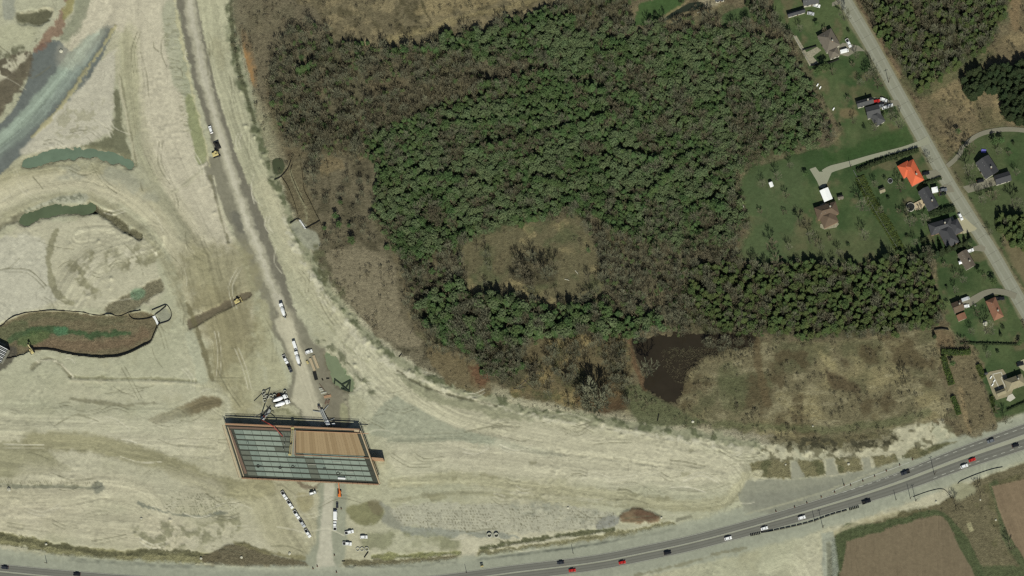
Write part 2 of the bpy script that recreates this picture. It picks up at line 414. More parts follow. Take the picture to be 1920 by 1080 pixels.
# pond banks
for pts, dz in (([(42, 308), (62, 290), (100, 280), (150, 276), (190, 281), (222, 288), (246, 302), (246, 315), (228, 311), (180, 297), (110, 302), (55, 314)], -1.2),
                ([(36, 416), (55, 396), (87, 384), (125, 381), (165, 386), (178, 394), (160, 402), (112, 405), (78, 412), (52, 422)], -1.4),
                ([(610, 664), (622, 664), (644, 690), (662, 712), (660, 732), (638, 726), (622, 708)], -0.8)):
    put(poly(pts, 6, 4), C(118, 114, 90), 0.95, 0.1, BASIN, 0.4, dz=dz)
put(poly([(612, 664), (622, 664), (644, 690), (662, 712), (658, 728), (638, 722), (624, 708)], 1.5, 1), C(132, 148, 112), 0.9, 0.04)
# sediment basin
BAS = [(-60, 640), (0, 606), (20, 597), (50, 585), (100, 582), (150, 585), (190, 591), (225, 589), (262, 583), (290, 590), (300, 598), (296, 609), (288, 628), (280, 642), (250, 657), (220, 668), (180, 670), (130, 663), (90, 655), (60, 656), (30, 668), (-60, 680)]
b = poly(BAS, 2, 1)
put(b, C(124, 115, 90), 1, 0.08, BASIN, 0.6)
put(line([(60, 640), (110, 645), (180, 648), (240, 640), (270, 625)], 20, 6, 4), C(128, 110, 88), 0.8, 0.1)
put(line([(40, 600), (100, 590), (180, 600), (230, 598)], 12, 4, 4), C(112, 110, 84), 0.7, 0.1)
put(line([(20, 635), (50, 622), (75, 616), (110, 618), (150, 625), (190, 627), (240, 624)], 12, 2, 3), C(74, 98, 66), 0.9, 0.12, rou=1)
put(poly([(30, 640), (50, 625), (85, 618), (90, 632), (60, 645), (36, 650)], 3, 3), C(92, 110, 70), 0.8, 0.1, rou=1)
put(poly([(-60, 640), (0, 610), (50, 600), (45, 625), (20, 640), (-60, 665)], 4, 4), C(96, 108, 76), 0.5, 0.1)
put(poly([(100, 613), (125, 614), (125, 626), (105, 628)], 2, 1), C(92, 132, 96), 0.8, 0.05)
put(poly([(245, 545), (262, 538), (272, 548), (262, 562), (247, 560)], 3, 2), C(122, 148, 118), 0.8)
put(poly([(290, 590), (310, 575), (322, 590), (318, 602), (300, 608), (293, 600)], 2, 1, False), C(158, 158, 138), 0.95, 0.03)
w, m = b
Z[w] -= 1.3 * m * sm(0, 1, m)
put(poly([(-60, 655), (20, 648), (30, 660), (10, 690), (-60, 720)], 2, 1), C(92, 88, 78), 0.9, 0.1)

# damp brown ground and smear
put(poly([(338, 480), (420, 460), (470, 480), (488, 560), (490, 640), (470, 700), (480, 780), (440, 800), (430, 740), (400, 712), (392, 660), (378, 600), (350, 560)], 18, 14), C(158, 152, 120), 0.8, 0.06)
put(poly([(345, 545), (440, 540), (475, 600), (470, 660), (440, 700), (400, 712), (385, 640), (370, 590)], 16, 14), C(146, 138, 107), 0.6, 0.07)
flow([(380, 480), (400, 560), (425, 650), (440, 740)], 90, None, 0, 0.10, 2, 20, 7, 0.05, 0.1)
blotch(poly([(430, 640), (500, 660), (500, 760), (420, 790), (410, 720)], 8), C(178, 174, 142), 0.15, 0.3, N30, 0.7)
put(poly([(349, 605), (352, 598), (380, 585), (430, 562), (450, 551), (468, 545), (470, 556), (440, 572), (400, 592), (356, 618)], 1.2, 1.2), C(112, 103, 84), 0.95, 0.05, dz=-0.5)
put(line([(352, 620), (400, 594), (442, 572)], 2, 1, 0.5), C(78, 72, 58), 0.8)
put(line([(350, 570), (362, 600), (380, 650), (394, 700), (398, 712)], 9, 2, 2), C(118, 112, 84), 0.8, 0.06, dz=-0.2)
put(line([(356, 630), (366, 660), (376, 690), (380, 710)], 20, 3, 3), C(188, 188, 162), 0.8, 0.04)
put(poly([(278, 785), (330, 765), (380, 742), (412, 742), (416, 760), (390, 770), (340, 785), (290, 796)], 3, 3), C(126, 116, 90), 0.95, 0.06)
flow([(276, 792), (330, 775), (375, 755), (418, 748)], 26, None, 0, 0.2, 1.5, 5, 2, 0.08, 0.12)
put(line([(385, 735), (410, 740), (425, 752), (428, 770), (420, 785)], 12, 3, 4), C(200, 196, 168), 0.8, 0.06, dz=0.2)
# platforms west and south
flow([(-60, 775), (60, 780), (200, 785), (330, 790)], 60, SANDG, 0.4, 0.12, 1.4, 12, 6, 0.06)
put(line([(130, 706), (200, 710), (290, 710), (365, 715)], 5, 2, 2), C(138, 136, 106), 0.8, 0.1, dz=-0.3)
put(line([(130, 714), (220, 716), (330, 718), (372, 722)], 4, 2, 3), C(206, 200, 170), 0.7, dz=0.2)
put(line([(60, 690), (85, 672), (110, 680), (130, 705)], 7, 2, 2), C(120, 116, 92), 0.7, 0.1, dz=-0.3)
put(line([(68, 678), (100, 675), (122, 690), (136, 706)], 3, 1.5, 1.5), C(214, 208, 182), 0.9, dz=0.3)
put(line([(130, 748), (170, 753), (220, 758), (250, 760)], 7, 2, 3), C(136, 132, 108), 0.8, 0.1)
put(line([(255, 757), (290, 755)], 5, 2, 3), C(140, 136, 112), 0.7, 0.1)
flow([(-60, 805), (100, 815), (250, 820), (400, 830)], 80, SANDL, 0.4, 0.12, 1.4, 20, 7, 0.06)
put(poly([(-60, 830), (40, 830), (90, 845), (110, 870), (130, 880), (60, 890), (-60, 895)], 4, 4), C(158, 154, 124), 0.9, 0.04)
flow([(-60, 860), (0, 865), (60, 872), (130, 878)], 50, None, 0, 0.12, 1.6, 12, 2, 0.05, 0.1)
flow([(60, 826), (120, 828), (170, 832), (230, 846), (300, 864), (350, 888), (400, 908), (450, 918), (500, 916)], 36, C(155, 150, 118), 0.9, 0.13, 1.4, 6, 3, 0.07, 0.12)
flow([(60, 900), (160, 905), (300, 908), (390, 925)], 60, SANDL, 0.5, 0.10, 1.5, 14, 6, 0.05)
flow([(-60, 935), (100, 935), (190, 920), (260, 935), (300, 975), (310, 1010)], 60, C(204, 196, 168), 0.5, 0.13, 1.6, 14, 8, 0.08, 0.08)
flow([(-60, 985), (80, 975), (200, 985), (330, 1000)], 60, C(200, 192, 166), 0.5, 0.13, 1.5, 14, 5, 0.07, 0.08)
put(line([(0, 910), (50, 912), (110, 912), (170, 914), (190, 908)], 6, 2, 2), C(140, 140, 120), 0.9, 0.06, dz=-0.2)
put(poly([(172, 912), (180, 904), (192, 905), (195, 918), (180, 925)], 2, 1), C(132, 132, 116), 0.9)
dots(poly([(0, 900), (170, 904), (170, 911), (0, 911)], 1, 1), 4.2, C(120, 118, 92), 0.8)
dots(poly([(320, 930), (380, 925), (440, 945), (430, 965), (360, 965), (310, 955)], 2, 2), 4.6, C(118, 118, 92), 0.9)
put(line([(258, 942), (290, 955), (330, 965), (380, 968), (425, 960)], 5, 1.5, 2), C(132, 134, 118), 0.9, 0.06)
bl = poly([(250, 990), (300, 975), (360, 985), (440, 965), (450, 1000), (360, 1025), (300, 1030), (260, 1010)], 6, 6)
blotch(bl, C(138, 136, 108), 0.1, 0.3, N10, 0.8, 0.1)
Z[bl[0]] += bl[1] * 0.25 * N10[bl[0]]
flow([(470, 920), (500, 940), (520, 990), (560, 1050)], 60, C(172, 166, 134), 0.6, 0.1, 1.8, 14, 5, 0.05, 0.1)
flow([(525, 915), (555, 940), (585, 980), (598, 1030)], 22, C(165, 160, 132), 0.6, 0.12, 1.5, 5, 7, 0.05, 0.1)
put(poly([(560, 925), (585, 930), (588, 950), (570, 960), (558, 945)], 3, 2), C(168, 160, 124), 0.8)
put(line([(560, 905), (575, 915), (592, 914), (600, 906)], 6, 2, 2), C(120, 106, 88), 0.8)
# south access road
put(poly([(636, 905), (648, 910), (650, 1000), (638, 1060), (560, 1060), (590, 1020), (596, 940), (600, 905)], 4, 3), C(158, 160, 140), 0.9, 0.05, GRAVEL)
put(poly([(608, 903), (628, 903), (624, 960), (620, 1010), (624, 1050), (640, 1090), (585, 1090), (594, 1050), (600, 1000), (604, 950)], 3, 2, False), C(200, 195, 174), 0.95, 0.03, GRAVEL)
put(poly([(650, 950), (690, 940), (715, 945), (720, 965), (700, 985), (665, 980), (652, 968)], 3, 3), C(136, 134, 98), 0.9, 0.08, rou=0.7)
put(poly([(690, 940), (712, 938), (718, 960), (700, 965)], 3, 2), C(124, 116, 92), 0.7)
put(poly([(712, 940), (735, 955), (758, 985), (740, 990), (715, 978), (722, 960)], 3, 3), C(150, 150, 134), 0.85)
# planted slope with pits
DS = poly([(745, 948), (960, 945), (1130, 955), (1160, 975), (1130, 990), (960, 1000), (860, 998), (762, 985)], 3, 4)
put(DS, C(188, 185, 164), 0.8, 0.04)
blotch(poly([(960, 940), (1060, 945), (1155, 965), (1150, 985), (1100, 980), (980, 965)], 5), C(160, 160, 142), -0.1, 0.3, N30, 0.9)
put(poly([(760, 986), (860, 995), (960, 1002), (960, 1010), (840, 1008), (765, 1002)], 2, 2), C(156, 158, 144), 0.9, 0.03)
put(poly([(1118, 985), (1130, 970), (1156, 968), (1158, 985), (1120, 996)], 2, 2), C(152, 152, 142), 0.9, 0.03)
dots(DS, 5.4, C(124, 120, 96), 0.85, 0.03)
put(poly([(850, 1010), (870, 1000), (905, 1010), (930, 1005), (920, 1030), (890, 1045), (870, 1042), (855, 1030)], 3, 4), C(204, 198, 172), 0.8)
blotch(poly([(690, 1000), (840, 1005), (860, 1030), (700, 1040)], 6), C(142, 142, 112), 0.0, 0.3, N30, 0.8)
# brown mound
mb = poly([(1160, 968), (1180, 955), (1210, 957), (1235, 965), (1238, 975), (1215, 982), (1170, 980)], 3, 3)
put(mb, C(128, 108, 84), 0.95, 0.1, rou=0.5); Z[mb[0]] += mb[1] * (0.8 + 0.3 * N10[mb[0]])
put(poly([(1190, 958), (1225, 962), (1235, 973), (1205, 976)], 3, 2), C(104, 82, 66), 0.8, 0.08)
put(line([(1270, 975), (1295, 968)], 7, 2, 2), C(128, 126, 106), 0.8)
put(line([(1375, 965), (1385, 950)], 3, 1, 1), C(120, 116, 96), 0.8)
# small damp patches
for x, y, r in ((905, 890, 9), (925, 895, 8), (1000, 868, 7), (1210, 815, 5), (1295, 845, 5), (850, 897, 6), (1240, 935, 16), (1190, 927, 12), (820, 932, 18), (180, 755, 4), (1285, 890, 9), (1160, 825, 4)):
    put(poly([(x - r, y), (x, y - r * 0.35), (x + r, y), (x, y + r * 0.35)], 2, 3), C(146, 142, 112), 0.6, 0.08)

# verges along the highway
def verge(pts, wd, c, cl=MEADOW):
    l_ = line(pts, wd, 2, 3)
    put(l_, c, 0.95, 0.1, cl, 0.8, dz=-0.3)
    Z[l_[0]] += 0.15 * N10[l_[0]] * l_[1]
verge([(-60, 1005), (0, 1008), (60, 1018), (110, 1030), (180, 1038), (260, 1044), (350, 1048), (400, 1045)], 22, C(142, 138, 102))
verge([(-60, 998), (0, 1003), (60, 1016), (150, 1028), (200, 1038), (300, 1034), (370, 1038)], 10, C(106, 104, 78))
verge([(130, 1048), (220, 1054), (320, 1060), (400, 1060)], 7, C(118, 112, 86))
put(poly([(370, 1048), (410, 1030), (445, 1018), (480, 1025), (500, 1035), (560, 1052), (578, 1062), (500, 1066), (400, 1060)], 2, 3), C(112, 104, 82), 0.95, 0.1, MEADOW, 0.8, dz=0.3)
put(line([(440, 1018), (480, 1028), (520, 1040), (570, 1046)], 8, 2, 3), C(138, 132, 98), 0.8)
verge([(650, 1055), (700, 1056), (780, 1054), (850, 1046)], 14, C(116, 110, 84))
verge([(700, 1044), (760, 1042), (820, 1038), (860, 1036)], 9, C(138, 138, 96))
verge([(905, 1028), (960, 1018), (1040, 1005), (1100, 998), (1150, 992)], 9, C(100, 102, 74))
verge([(900, 1042), (960, 1034), (1040, 1024), (1120, 1010), (1200, 998), (1260, 985)], 18, C(132, 128, 96))
verge([(900, 1048), (960, 1040), (1060, 1025), (1160, 1008)], 8, C(106, 98, 76))
# shoulders
HWM = [(-90, 1062), (0, 1072), (150, 1086), (300, 1096), (480, 1103), (640, 1104), (800, 1095), (960, 1074.5), (1110, 1056), (1210, 1037), (1310, 1015), (1440, 980), (1590, 936), (1690, 903), (1800, 861), (1915, 821), (2010, 788)]
put(line(HWM, 84, 5, 3), C(170, 172, 152), 0.92, 0.05, GRAVEL, 0.0)
put(line(HWM, 62, 4, 2), C(160, 162, 144), 0.8, 0.04, GRAVEL)
# apron
put(poly([(1398, 900), (1440, 898), (1500, 900), (1560, 893), (1620, 882), (1680, 868), (1700, 880), (1620, 915), (1520, 945), (1440, 965), (1395, 958), (1385, 930)], 3, 2, False), C(152, 152, 134), 0.95, 0.04, GRAVEL)
put(poly([(1400, 930), (1500, 915), (1580, 905), (1500, 945), (1430, 960)], 8, 4), C(138, 138, 124), 0.6, 0.05)
put(line([(1395, 965), (1480, 942), (1580, 910), (1680, 868), (1720, 850)], 3, 1, 0.5), C(178, 176, 150), 0.7)
for pts in ([(1405, 870), (1430, 862), (1480, 862), (1484, 897), (1410, 895)], [(1492, 864), (1540, 860), (1548, 890), (1505, 894)], [(1563, 858), (1612, 856), (1617, 882), (1572, 888)],
            [(1633, 855), (1680, 850), (1684, 866), (1642, 876)], [(1690, 858), (1712, 838), (1800, 826), (1815, 815), (1810, 822), (1720, 860)]):
    p_ = poly(pts, 2, 2, False)
    put(p_, C(128, 122, 90), 0.95, 0.08, MEADOW, 0.9, dz=0.1)
    blotch(p_, C(96, 98, 70), 0.3, 0.2, N30, 0.8)
for pts in ([(1484, 866), (1494, 864), (1508, 895), (1484, 897)], [(1549, 860), (1560, 858), (1574, 890), (1549, 892)], [(1615, 856), (1630, 855), (1635, 880), (1619, 884)]):
    put(poly(pts, 1.5, 1, False), C(158, 157, 138), 0.9, 0.03, GRAVEL)
put(poly([(1408, 890), (1415, 882), (1430, 883), (1428, 892), (1418, 899)], 2, 1), C(202, 196, 164), 0.9)
# rough rim between the site and the brown meadow (south-east)
rim = poly([(1410, 845), (1480, 828), (1600, 838), (1660, 812), (1735, 780), (1790, 800), (1770, 825), (1700, 850), (1600, 858), (1450, 862)], 4, 6)
blotch(rim, C(112, 108, 84), 0.1, 0.2, N10, 0.9, 0.1)
blotch(rim, C(208, 202, 172), 0.3, 0.2, fbm(GX, GY, 12, 3, 9), 0.8)
Z[rim[0]] += rim[1] * 0.2 * N10[rim[0]]
dk = poly([(1440, 815), (1560, 818), (1670, 812), (1680, 830), (1600, 846), (1540, 842), (1450, 832)], 4, 6)
put(dk, C(112, 106, 78), 0.7, 0.1, MEADOW, 0.8)
blotch(dk, C(74, 72, 56), 0.15, 0.2, N10, 0.9)

# south of the highway
put(poly([(1560, 1000), (1640, 972), (1760, 945), (1830, 900), (2030, 830), (2030, 1190), (1560, 1190)], 2, 2, False), C(118, 111, 86), 1, 0.08, MEADOW, 1)
blotch(poly([(1560, 1000), (2030, 850), (2030, 1190), (1560, 1190)], 2, 2, False), C(100, 98, 68), 0.1, 0.3, N30, 0.6)
put(poly([(1568, 998), (1640, 982), (1700, 968), (1755, 955), (1800, 990), (1838, 1060), (1850, 1190), (1568, 1190)], 2, 2), C(84, 94, 64), 0.9, 0.1, MEADOW, 1)
put(poly([(1855, 905), (1870, 900), (1890, 980), (1930, 1050), (1990, 1120), (1960, 1190), (1840, 1190), (1830, 1060), (1910, 1060), (1880, 1010)], 3, 3, False), C(88, 98, 68), 0.8, 0.1, MEADOW, 1)
put(poly([(1586, 1030), (1592, 1014), (1640, 1000), (1700, 980), (1745, 968), (1768, 970), (1784, 992), (1800, 1030), (1832, 1090), (1850, 1190), (1585, 1190)], 1.5, 1), FIELDC, 1, 0.03, FIELD, 0)
put(poly([(1860, 912), (1920, 898), (2030, 870), (2030, 1150), (1925, 1055), (1890, 1000), (1870, 950)], 1.5, 1, False), C(136, 119, 96), 1, 0.05, FIELD, 0)
flow([(1690, 960), (1700, 1190)], 240, None, 0, 0.04, 1.2, 2, 3, 0.03, 0.02)
flow([(1880, 880), (1960, 1100)], 120, None, 0, 0.07, 1.6, 2, 3, 0.06, 0.03)
put(poly([(1780, 915), (1800, 905), (1830, 915), (1820, 930), (1795, 940)], 4, 3), C(164, 162, 132), 0.85, cls=EARTH)
put(poly([(1812, 982), (1820, 979), (1826, 995), (1818, 998)], 1, 0.5, False), C(176, 170, 132), 0.9)
put(line([(1560, 1000), (1620, 978), (1680, 962)], 10, 3, 3), C(192, 184, 150), 0.7, 0.05, EARTH)
put(poly([(1540, 1000), (1562, 995), (1572, 1060), (1572, 1190), (1545, 1190)], 3, 2, False), C(160, 164, 148), 0.8)
put(line([(1554, 1020), (1560, 1190)], 9, 2, 1), C(128, 128, 106), 0.7, dz=-0.3)
flow([(1440, 1070), (1480, 1056), (1500, 1080), (1490, 1120)], 40, None, 0, 0.2, 1.6, 10, 3, 0.15, 0.1)
put(line([(1190, 1080), (1280, 1058), (1370, 1032), (1400, 1028)], 5, 2, 3), C(134, 130, 104), 0.7)

# ---------------- woods and meadows
FOREST = [(505, 130), (530, 80), (560, 50), (600, 60), (640, 78), (700, 92), (760, 96), (830, 70), (900, 52), (960, 38), (1060, 6), (1120, -20), (1180, -20), (1192, 45), (1240, 44), (1340, 30), (1352, 52), (1400, 50), (1430, -20), (1450, 40), (1490, 66), (1488, 100),
          (1512, 140), (1530, 190), (1560, 240), (1555, 270), (1500, 282), (1440, 296), (1400, 320), (1385, 345), (1402, 400), (1405, 430), (1378, 470), (1400, 490), (1450, 500), (1520, 492), (1580, 496), (1640, 495), (1690, 480), (1730, 470), (1756, 476),
          (1752, 520), (1772, 570), (1768, 600), (1740, 618), (1680, 626), (1600, 632), (1500, 638), (1430, 632), (1350, 626), (1240, 626), (1195, 640), (1178, 690), (1165, 740), (1110, 762), (1040, 748), (985, 735), (930, 715), (880, 670), (830, 640),
          (785, 622), (770, 560), (752, 500), (730, 460), (705, 420), (700, 390), (712, 330), (690, 300), (640, 285), (575, 290), (535, 265), (512, 200)]
EAST = [(1600, -60), (1885, -60), (1878, 40), (1856, 85), (1830, 108), (1775, 138), (1745, 160), (1712, 166), (1690, 130), (1650, 70), (1612, 10)]
BROWNP = 1
CLEAR = [(872, 458), (900, 445), (960, 425), (1080, 412), (1110, 440), (1126, 490), (1130, 535), (1104, 560), (1060, 574), (1000, 572), (960, 562), (892, 545), (872, 500)]
GREEN = [(715, 335), (703, 255), (760, 215), (850, 200), (900, 178), (960, 150), (1010, 120), (960, 104), (850, 108), (820, 85), (900, 62), (970, 40), (1040, 22), (1110, 60), (1250, 66), (1400, 70), (1500, 120), (1540, 220), (1500, 280), (1400, 320), (1388, 420), (1330, 470), (1250, 460), (1130, 420), (1110, 396), (960, 438), (760, 478), (722, 440), (690, 385)]
fm = poly(FOREST, 5, 10)
put(fm, C(108, 103, 82), 0.95, 0.14, FLOOR, 1)
blotch(fm, C(108, 98, 76), 0.1, 0.4, N30, 0.7, 0.1)
blotch(fm, C(84, 84, 60), 0.3, 0.4, N90, 0.6, 0.1)
put(poly(GREEN, 14, 20), C(74, 86, 56), 0.85, 0.16)
blotch(poly(GREEN, 14, 20), C(84, 74, 56), 0.55, 0.3, N30, 0.7, 0.1)
put(poly(EAST, 5, 6), C(80, 82, 58), 0.95, 0.14, FLOOR, 1)
put(poly([(1300, 500), (1450, 505), (1700, 485), (1755, 560), (1740, 610), (1500, 630), (1300, 620)], 12, 12), C(60, 66, 42), 0.8, 0.12)
put(poly([(780, 530), (890, 520), (1120, 560), (1180, 600), (1000, 640), (850, 660), (800, 610)], 10, 12), C(58, 64, 44), 0.8, 0.12)
cl = poly(CLEAR, 6, 12)
put(cl, C(112, 106, 80), 0.95, 0.08, MEADOW, 1)
blotch(cl, C(150, 138, 102), 0.35, 0.25, N30, 0.8)
blotch(cl, C(88, 96, 66), 0.2, 0.3, fbm(GX, GY, 30, 3, 2), 0.6)
put(poly([(955, 490), (990, 478), (1035, 490), (1050, 515), (1030, 535), (985, 532), (960, 515)], 6, 8), C(86, 80, 62), 0.8, 0.15)
flow([(930, 510), (938, 485), (965, 470), (1010, 468), (1050, 480)], 16, C(98, 90, 68), 0.5, 0.2, 1.4, 3, 5, 0.05, 0.1)
# brown scrub meadows
p_ = poly([(440, -20), (560, -20), (610, 60), (560, 60), (525, 90), (505, 130), (500, 200), (480, 170), (468, 100), (445, 60)], 5, 5)
put(p_, C(120, 112, 91), 0.8, 0.08, MEADOW, 1)
p_ = poly([(560, -20), (1060, -20), (1050, 5), (960, 36), (830, 68), (760, 92), (690, 88), (620, 66), (600, 20)], 5, 6)
put(p_, C(122, 113, 88), 0.85, 0.08, MEADOW, 1)
blotch(p_, C(160, 146, 112), 0.3, 0.3, fbm(GX, GY, 22, 4, 3), 0.6)
blotch(p_, C(92, 86, 64), 0.3, 0.25, fbm(GX, GY, 18, 4, 6), 0.8)
put(poly([(780, 30), (860, 20), (960, 0), (1000, -20), (820, -20), (800, 0)], 4, 5), C(160, 145, 108), 0.6, 0.08)
flow([(730, 75), (790, 60), (860, 35), (960, 12), (1050, -20)], 12, C(146, 134, 98), 0.7, 0.2, 1.4, 3, 6, 0.1)
put(line([(784, -20), (790, 5), (802, 30), (810, 42), (790, 60)], 4, 1.5, 1.5), C(84, 80, 58), 0.8)
p_ = poly([(560, 300), (640, 290), (700, 310), (712, 360), (695, 400), (720, 440), (745, 500), (762, 560), (775, 610), (800, 640), (860, 680), (890, 700), (870, 722), (800, 695), (720, 640), (640, 555), (600, 490), (560, 420), (530, 350), (545, 320)], 5, 6)
put(p_, C(115, 108, 87), 0.9, 0.08, MEADOW, 1)
blotch(p_, C(84, 80, 62), 0.2, 0.3, fbm(GX, GY, 20, 4, 5), 0.7)
put(poly([(612, 475), (650, 462), (700, 470), (738, 500), (745, 545), (752, 600), (790, 640), (760, 650), (700, 620), (650, 560), (622, 510)], 4, 5), C(141, 132, 108), 0.9, 0.07, MEADOW, 1)
put(poly([(600, 300), (640, 298), (642, 320), (600, 325)], 5, 6), C(138, 124, 94), 0.7)
# silt ponds with fences north of the yard
put(poly([(510, 300), (528, 297), (534, 312), (528, 326), (514, 324)], 2, 1), C(82, 88, 66), 0.95, 0.06)
put(poly([(545, 308), (565, 305), (570, 330), (580, 365), (592, 400), (595, 420), (575, 428), (560, 408), (545, 380), (532, 350), (528, 330)], 3, 2), C(116, 108, 84), 0.9, 0.08, BASIN, 0.6, dz=-0.4)
put(line([(545, 320), (552, 345), (566, 375), (575, 400), (574, 415)], 4, 1.5, 1), C(150, 146, 116), 0.8)
put(poly([(545, 423), (562, 412), (575, 428), (592, 436), (600, 455), (590, 470), (570, 460), (555, 440)], 3, 3), C(160, 160, 140), 0.9, 0.05, EARTH)
bl = line([(595, 470), (605, 500), (620, 530), (640, 548)], 20, 4, 5)
blotch(bl, C(104, 104, 78), 0.0, 0.3, N10, 0.9)
# ground around the pond
p_ = poly([(985, 660), (1010, 640), (1100, 632), (1185, 640), (1182, 700), (1165, 745), (1100, 765), (1020, 752), (960, 738), (1000, 700)], 6, 6)
put(p_, C(112, 102, 76), 0.8, 0.12, MEADOW, 1)
blotch(p_, C(148, 132, 92), 0.2, 0.3, N30, 0.8)
blotch(p_, C(82, 88, 60), 0.3, 0.3, fbm(GX, GY, 20, 4, 5), 0.7)
put(poly([(1085, 730), (1130, 715), (1165, 730), (1180, 760), (1130, 775), (1085, 760)], 6, 6), C(92, 76, 56), 0.8, 0.15)
put(poly([(880, 690), (910, 685), (922, 700), (905, 728), (885, 722)], 3, 3), C(112, 80, 62), 0.9, 0.1)
put(poly([(1165, 725), (1200, 722), (1240, 748), (1280, 768), (1330, 772), (1345, 790), (1290, 800), (1200, 790), (1180, 760)], 4, 4), C(102, 106, 76), 0.9, 0.08, MEADOW, 1)
p_ = poly([(1260, 640), (1440, 640), (1600, 640), (1700, 622), (1752, 625), (1760, 700), (1785, 760), (1760, 785), (1700, 795), (1600, 815), (1440, 815), (1340, 795), (1280, 770), (1275, 740), (1290, 700), (1320, 670)], 5, 5)
put(p_, C(124, 117, 90), 0.95, 0.08, MEADOW, 1)
blotch(p_, C(152, 142, 106), 0.15, 0.4, fbm(GX, GY, 60, 4, 3), 0.85)
blotch(p_, C(164, 156, 124), 0.3, 0.2, fbm(GX * .5, GY * 1.3, 14, 3, 2), 0.5)
blotch(p_, C(96, 96, 70), 0.25, 0.3, fbm(GX, GY, 70, 4, 6), 0.8)
blotch(p_, C(94, 84, 62), 0.4, 0.25, fbm(GX, GY, 40, 4, 8), 0.8)
put(poly([(1345, 690), (1375, 680), (1395, 710), (1400, 760), (1380, 780), (1350, 760)], 8, 6), C(98, 102, 72), 0.6)
put(poly([(1545, 690), (1570, 700), (1610, 725), (1600, 735), (1570, 730), (1552, 715)], 5, 4), C(88, 76, 58), 0.8)
put(poly([(1530, 655), (1560, 670), (1570, 695), (1550, 690)], 5, 4), C(162, 152, 112), 0.7)
put(line([(1340, 796), (1440, 800), (1560, 805), (1680, 790), (1740, 772)], 14, 5, 4), C(104, 108, 76), 0.7)
put(line([(1415, 635), (1422, 680), (1430, 720), (1440, 760)], 14, 3, 3), C(104, 92, 68), 0.8, 0.12)
put(line([(1178, 640), (1185, 670), (1200, 705), (1210, 728)], 11, 2, 2), C(112, 90, 68), 0.85, 0.1, dz=0.2)
# pond bed
POND = [(1190, 634), (1240, 628), (1340, 626), (1412, 628), (1400, 650), (1370, 655), (1330, 662), (1300, 678), (1288, 700), (1282, 725), (1272, 745), (1268, 756), (1240, 746), (1210, 728), (1212, 705), (1200, 680), (1192, 655)]
p_ = poly(POND, 9, 6)
put(p_, C(52, 44, 34), 0.95, 0.08, BASIN, 0.3, dz=-1.0)

# ---------------- residential
LAW = [(1385, 340), (1410, 315), (1490, 290), (1560, 275), (1580, 250), (1560, 210), (1535, 170), (1520, 130), (1500, 90), (1488, 66), (1450, 35), (1450, -60), (1565, -60), (1600, 40), (1680, 180), (1740, 280), (1800, 390), (1860, 480), (1900, 560), (1930, 640), (2030, 700), (2030, 740), (1905, 776), (1868, 790),
       (1850, 740), (1830, 690), (1815, 640), (1790, 625), (1772, 600), (1755, 540), (1758, 476), (1690, 480), (1640, 492), (1570, 494), (1500, 492), (1420, 495), (1388, 475), (1410, 430), (1395, 380)]
p_ = poly(LAW, 4, 3, False)
put(p_, LAWNC, 0.95, 0.06, LAWN, 0.7)
blotch(p_, LAWNL, 0.05, 0.5, fbm(GX, GY, 70, 4, 6), 0.75, 0.07)
blotch(p_, C(104, 110, 76), 0.35, 0.4, fbm(GX, GY, 30, 4, 2), 0.5, 0.07)
blotch(p_, C(56, 74, 44), 0.25, 0.4, N90, 0.5, 0.05)
blotch(p_, C(108, 102, 76), 0.5, 0.25, fbm(GX, GY, 34, 4, 9), 0.8, 0.08)
q = poly([(1395, 330), (1480, 300), (1510, 320), (1500, 400), (1480, 480), (1400, 490), (1380, 470), (1410, 430), (1395, 380)], 12, 6)
put(q, C(84, 98, 66), 0.7, 0.07)
put(poly([(1490, 430), (1620, 440), (1690, 470), (1640, 490), (1480, 490)], 12, 6), C(96, 100, 70), 0.6, 0.07)
put(poly([(1545, 280), (1570, 285), (1700, 235), (1722, 262), (1640, 285), (1560, 305)], 3, 2), C(60, 84, 46), 0.7)
put(poly([(1580, 160), (1640, 170), (1660, 190), (1600, 185)], 4, 4), C(104, 100, 72), 0.4)
put(poly([(1577, 205), (1600, 203), (1608, 215), (1590, 222), (1576, 215)], 3, 2), C(126, 112, 84), 0.8)
put(poly([(1770, 590), (1752, 620), (1780, 618), (1792, 650), (1760, 655), (1755, 640)], 2, 2), C(122, 108, 82), 0.8)
# gardens with bare brown ground
put(poly([(1790, 655), (1830, 650), (1842, 690), (1850, 750), (1870, 800), (1812, 818), (1790, 760), (1776, 700)], 3, 4), C(122, 112, 86), 0.9, 0.1, MEADOW, 1)
put(line([(1800, 730), (1808, 770), (1818, 810)], 7, 3, 3), C(158, 140, 106), 0.7)
put(poly([(1752, 622), (1770, 620), (1790, 645), (1795, 650), (1768, 656), (1756, 648)], 2, 2), C(126, 110, 84), 0.9)
# east of the residential road
p_ = poly([(1600, -20), (1612, 10), (1650, 75), (1690, 135), (1715, 168), (1775, 140), (1830, 110), (1890, 60), (1900, -60), (2030, -60), (2030, 240), (1880, 235), (1840, 245), (1790, 290), (1775, 300), (1700, 180), (1620, 40)], 2, 3, False)
put(p_, C(124, 112, 86), 0.9, 0.08, MEADOW, 1)
blotch(p_, C(100, 98, 70), 0.2, 0.4, fbm(GX, GY, 50, 4, 6), 0.7)
blotch(p_, C(154, 138, 104), 0.35, 0.3, fbm(GX, GY, 40, 4, 3), 0.7)
put(line([(1608, 0), (1640, 60), (1690, 140), (1720, 190)], 8, 2, 2), C(116, 100, 80), 0.8)
put(poly([(1690, 130), (1830, 100), (1860, 105), (1790, 150), (1720, 180)], 5, 4), C(82, 92, 62), 0.6)
put(poly([(1895, -30), (1915, -30), (1912, 40), (1900, 60), (1893, 20)], 3, 2), C(142, 122, 92), 0.7)
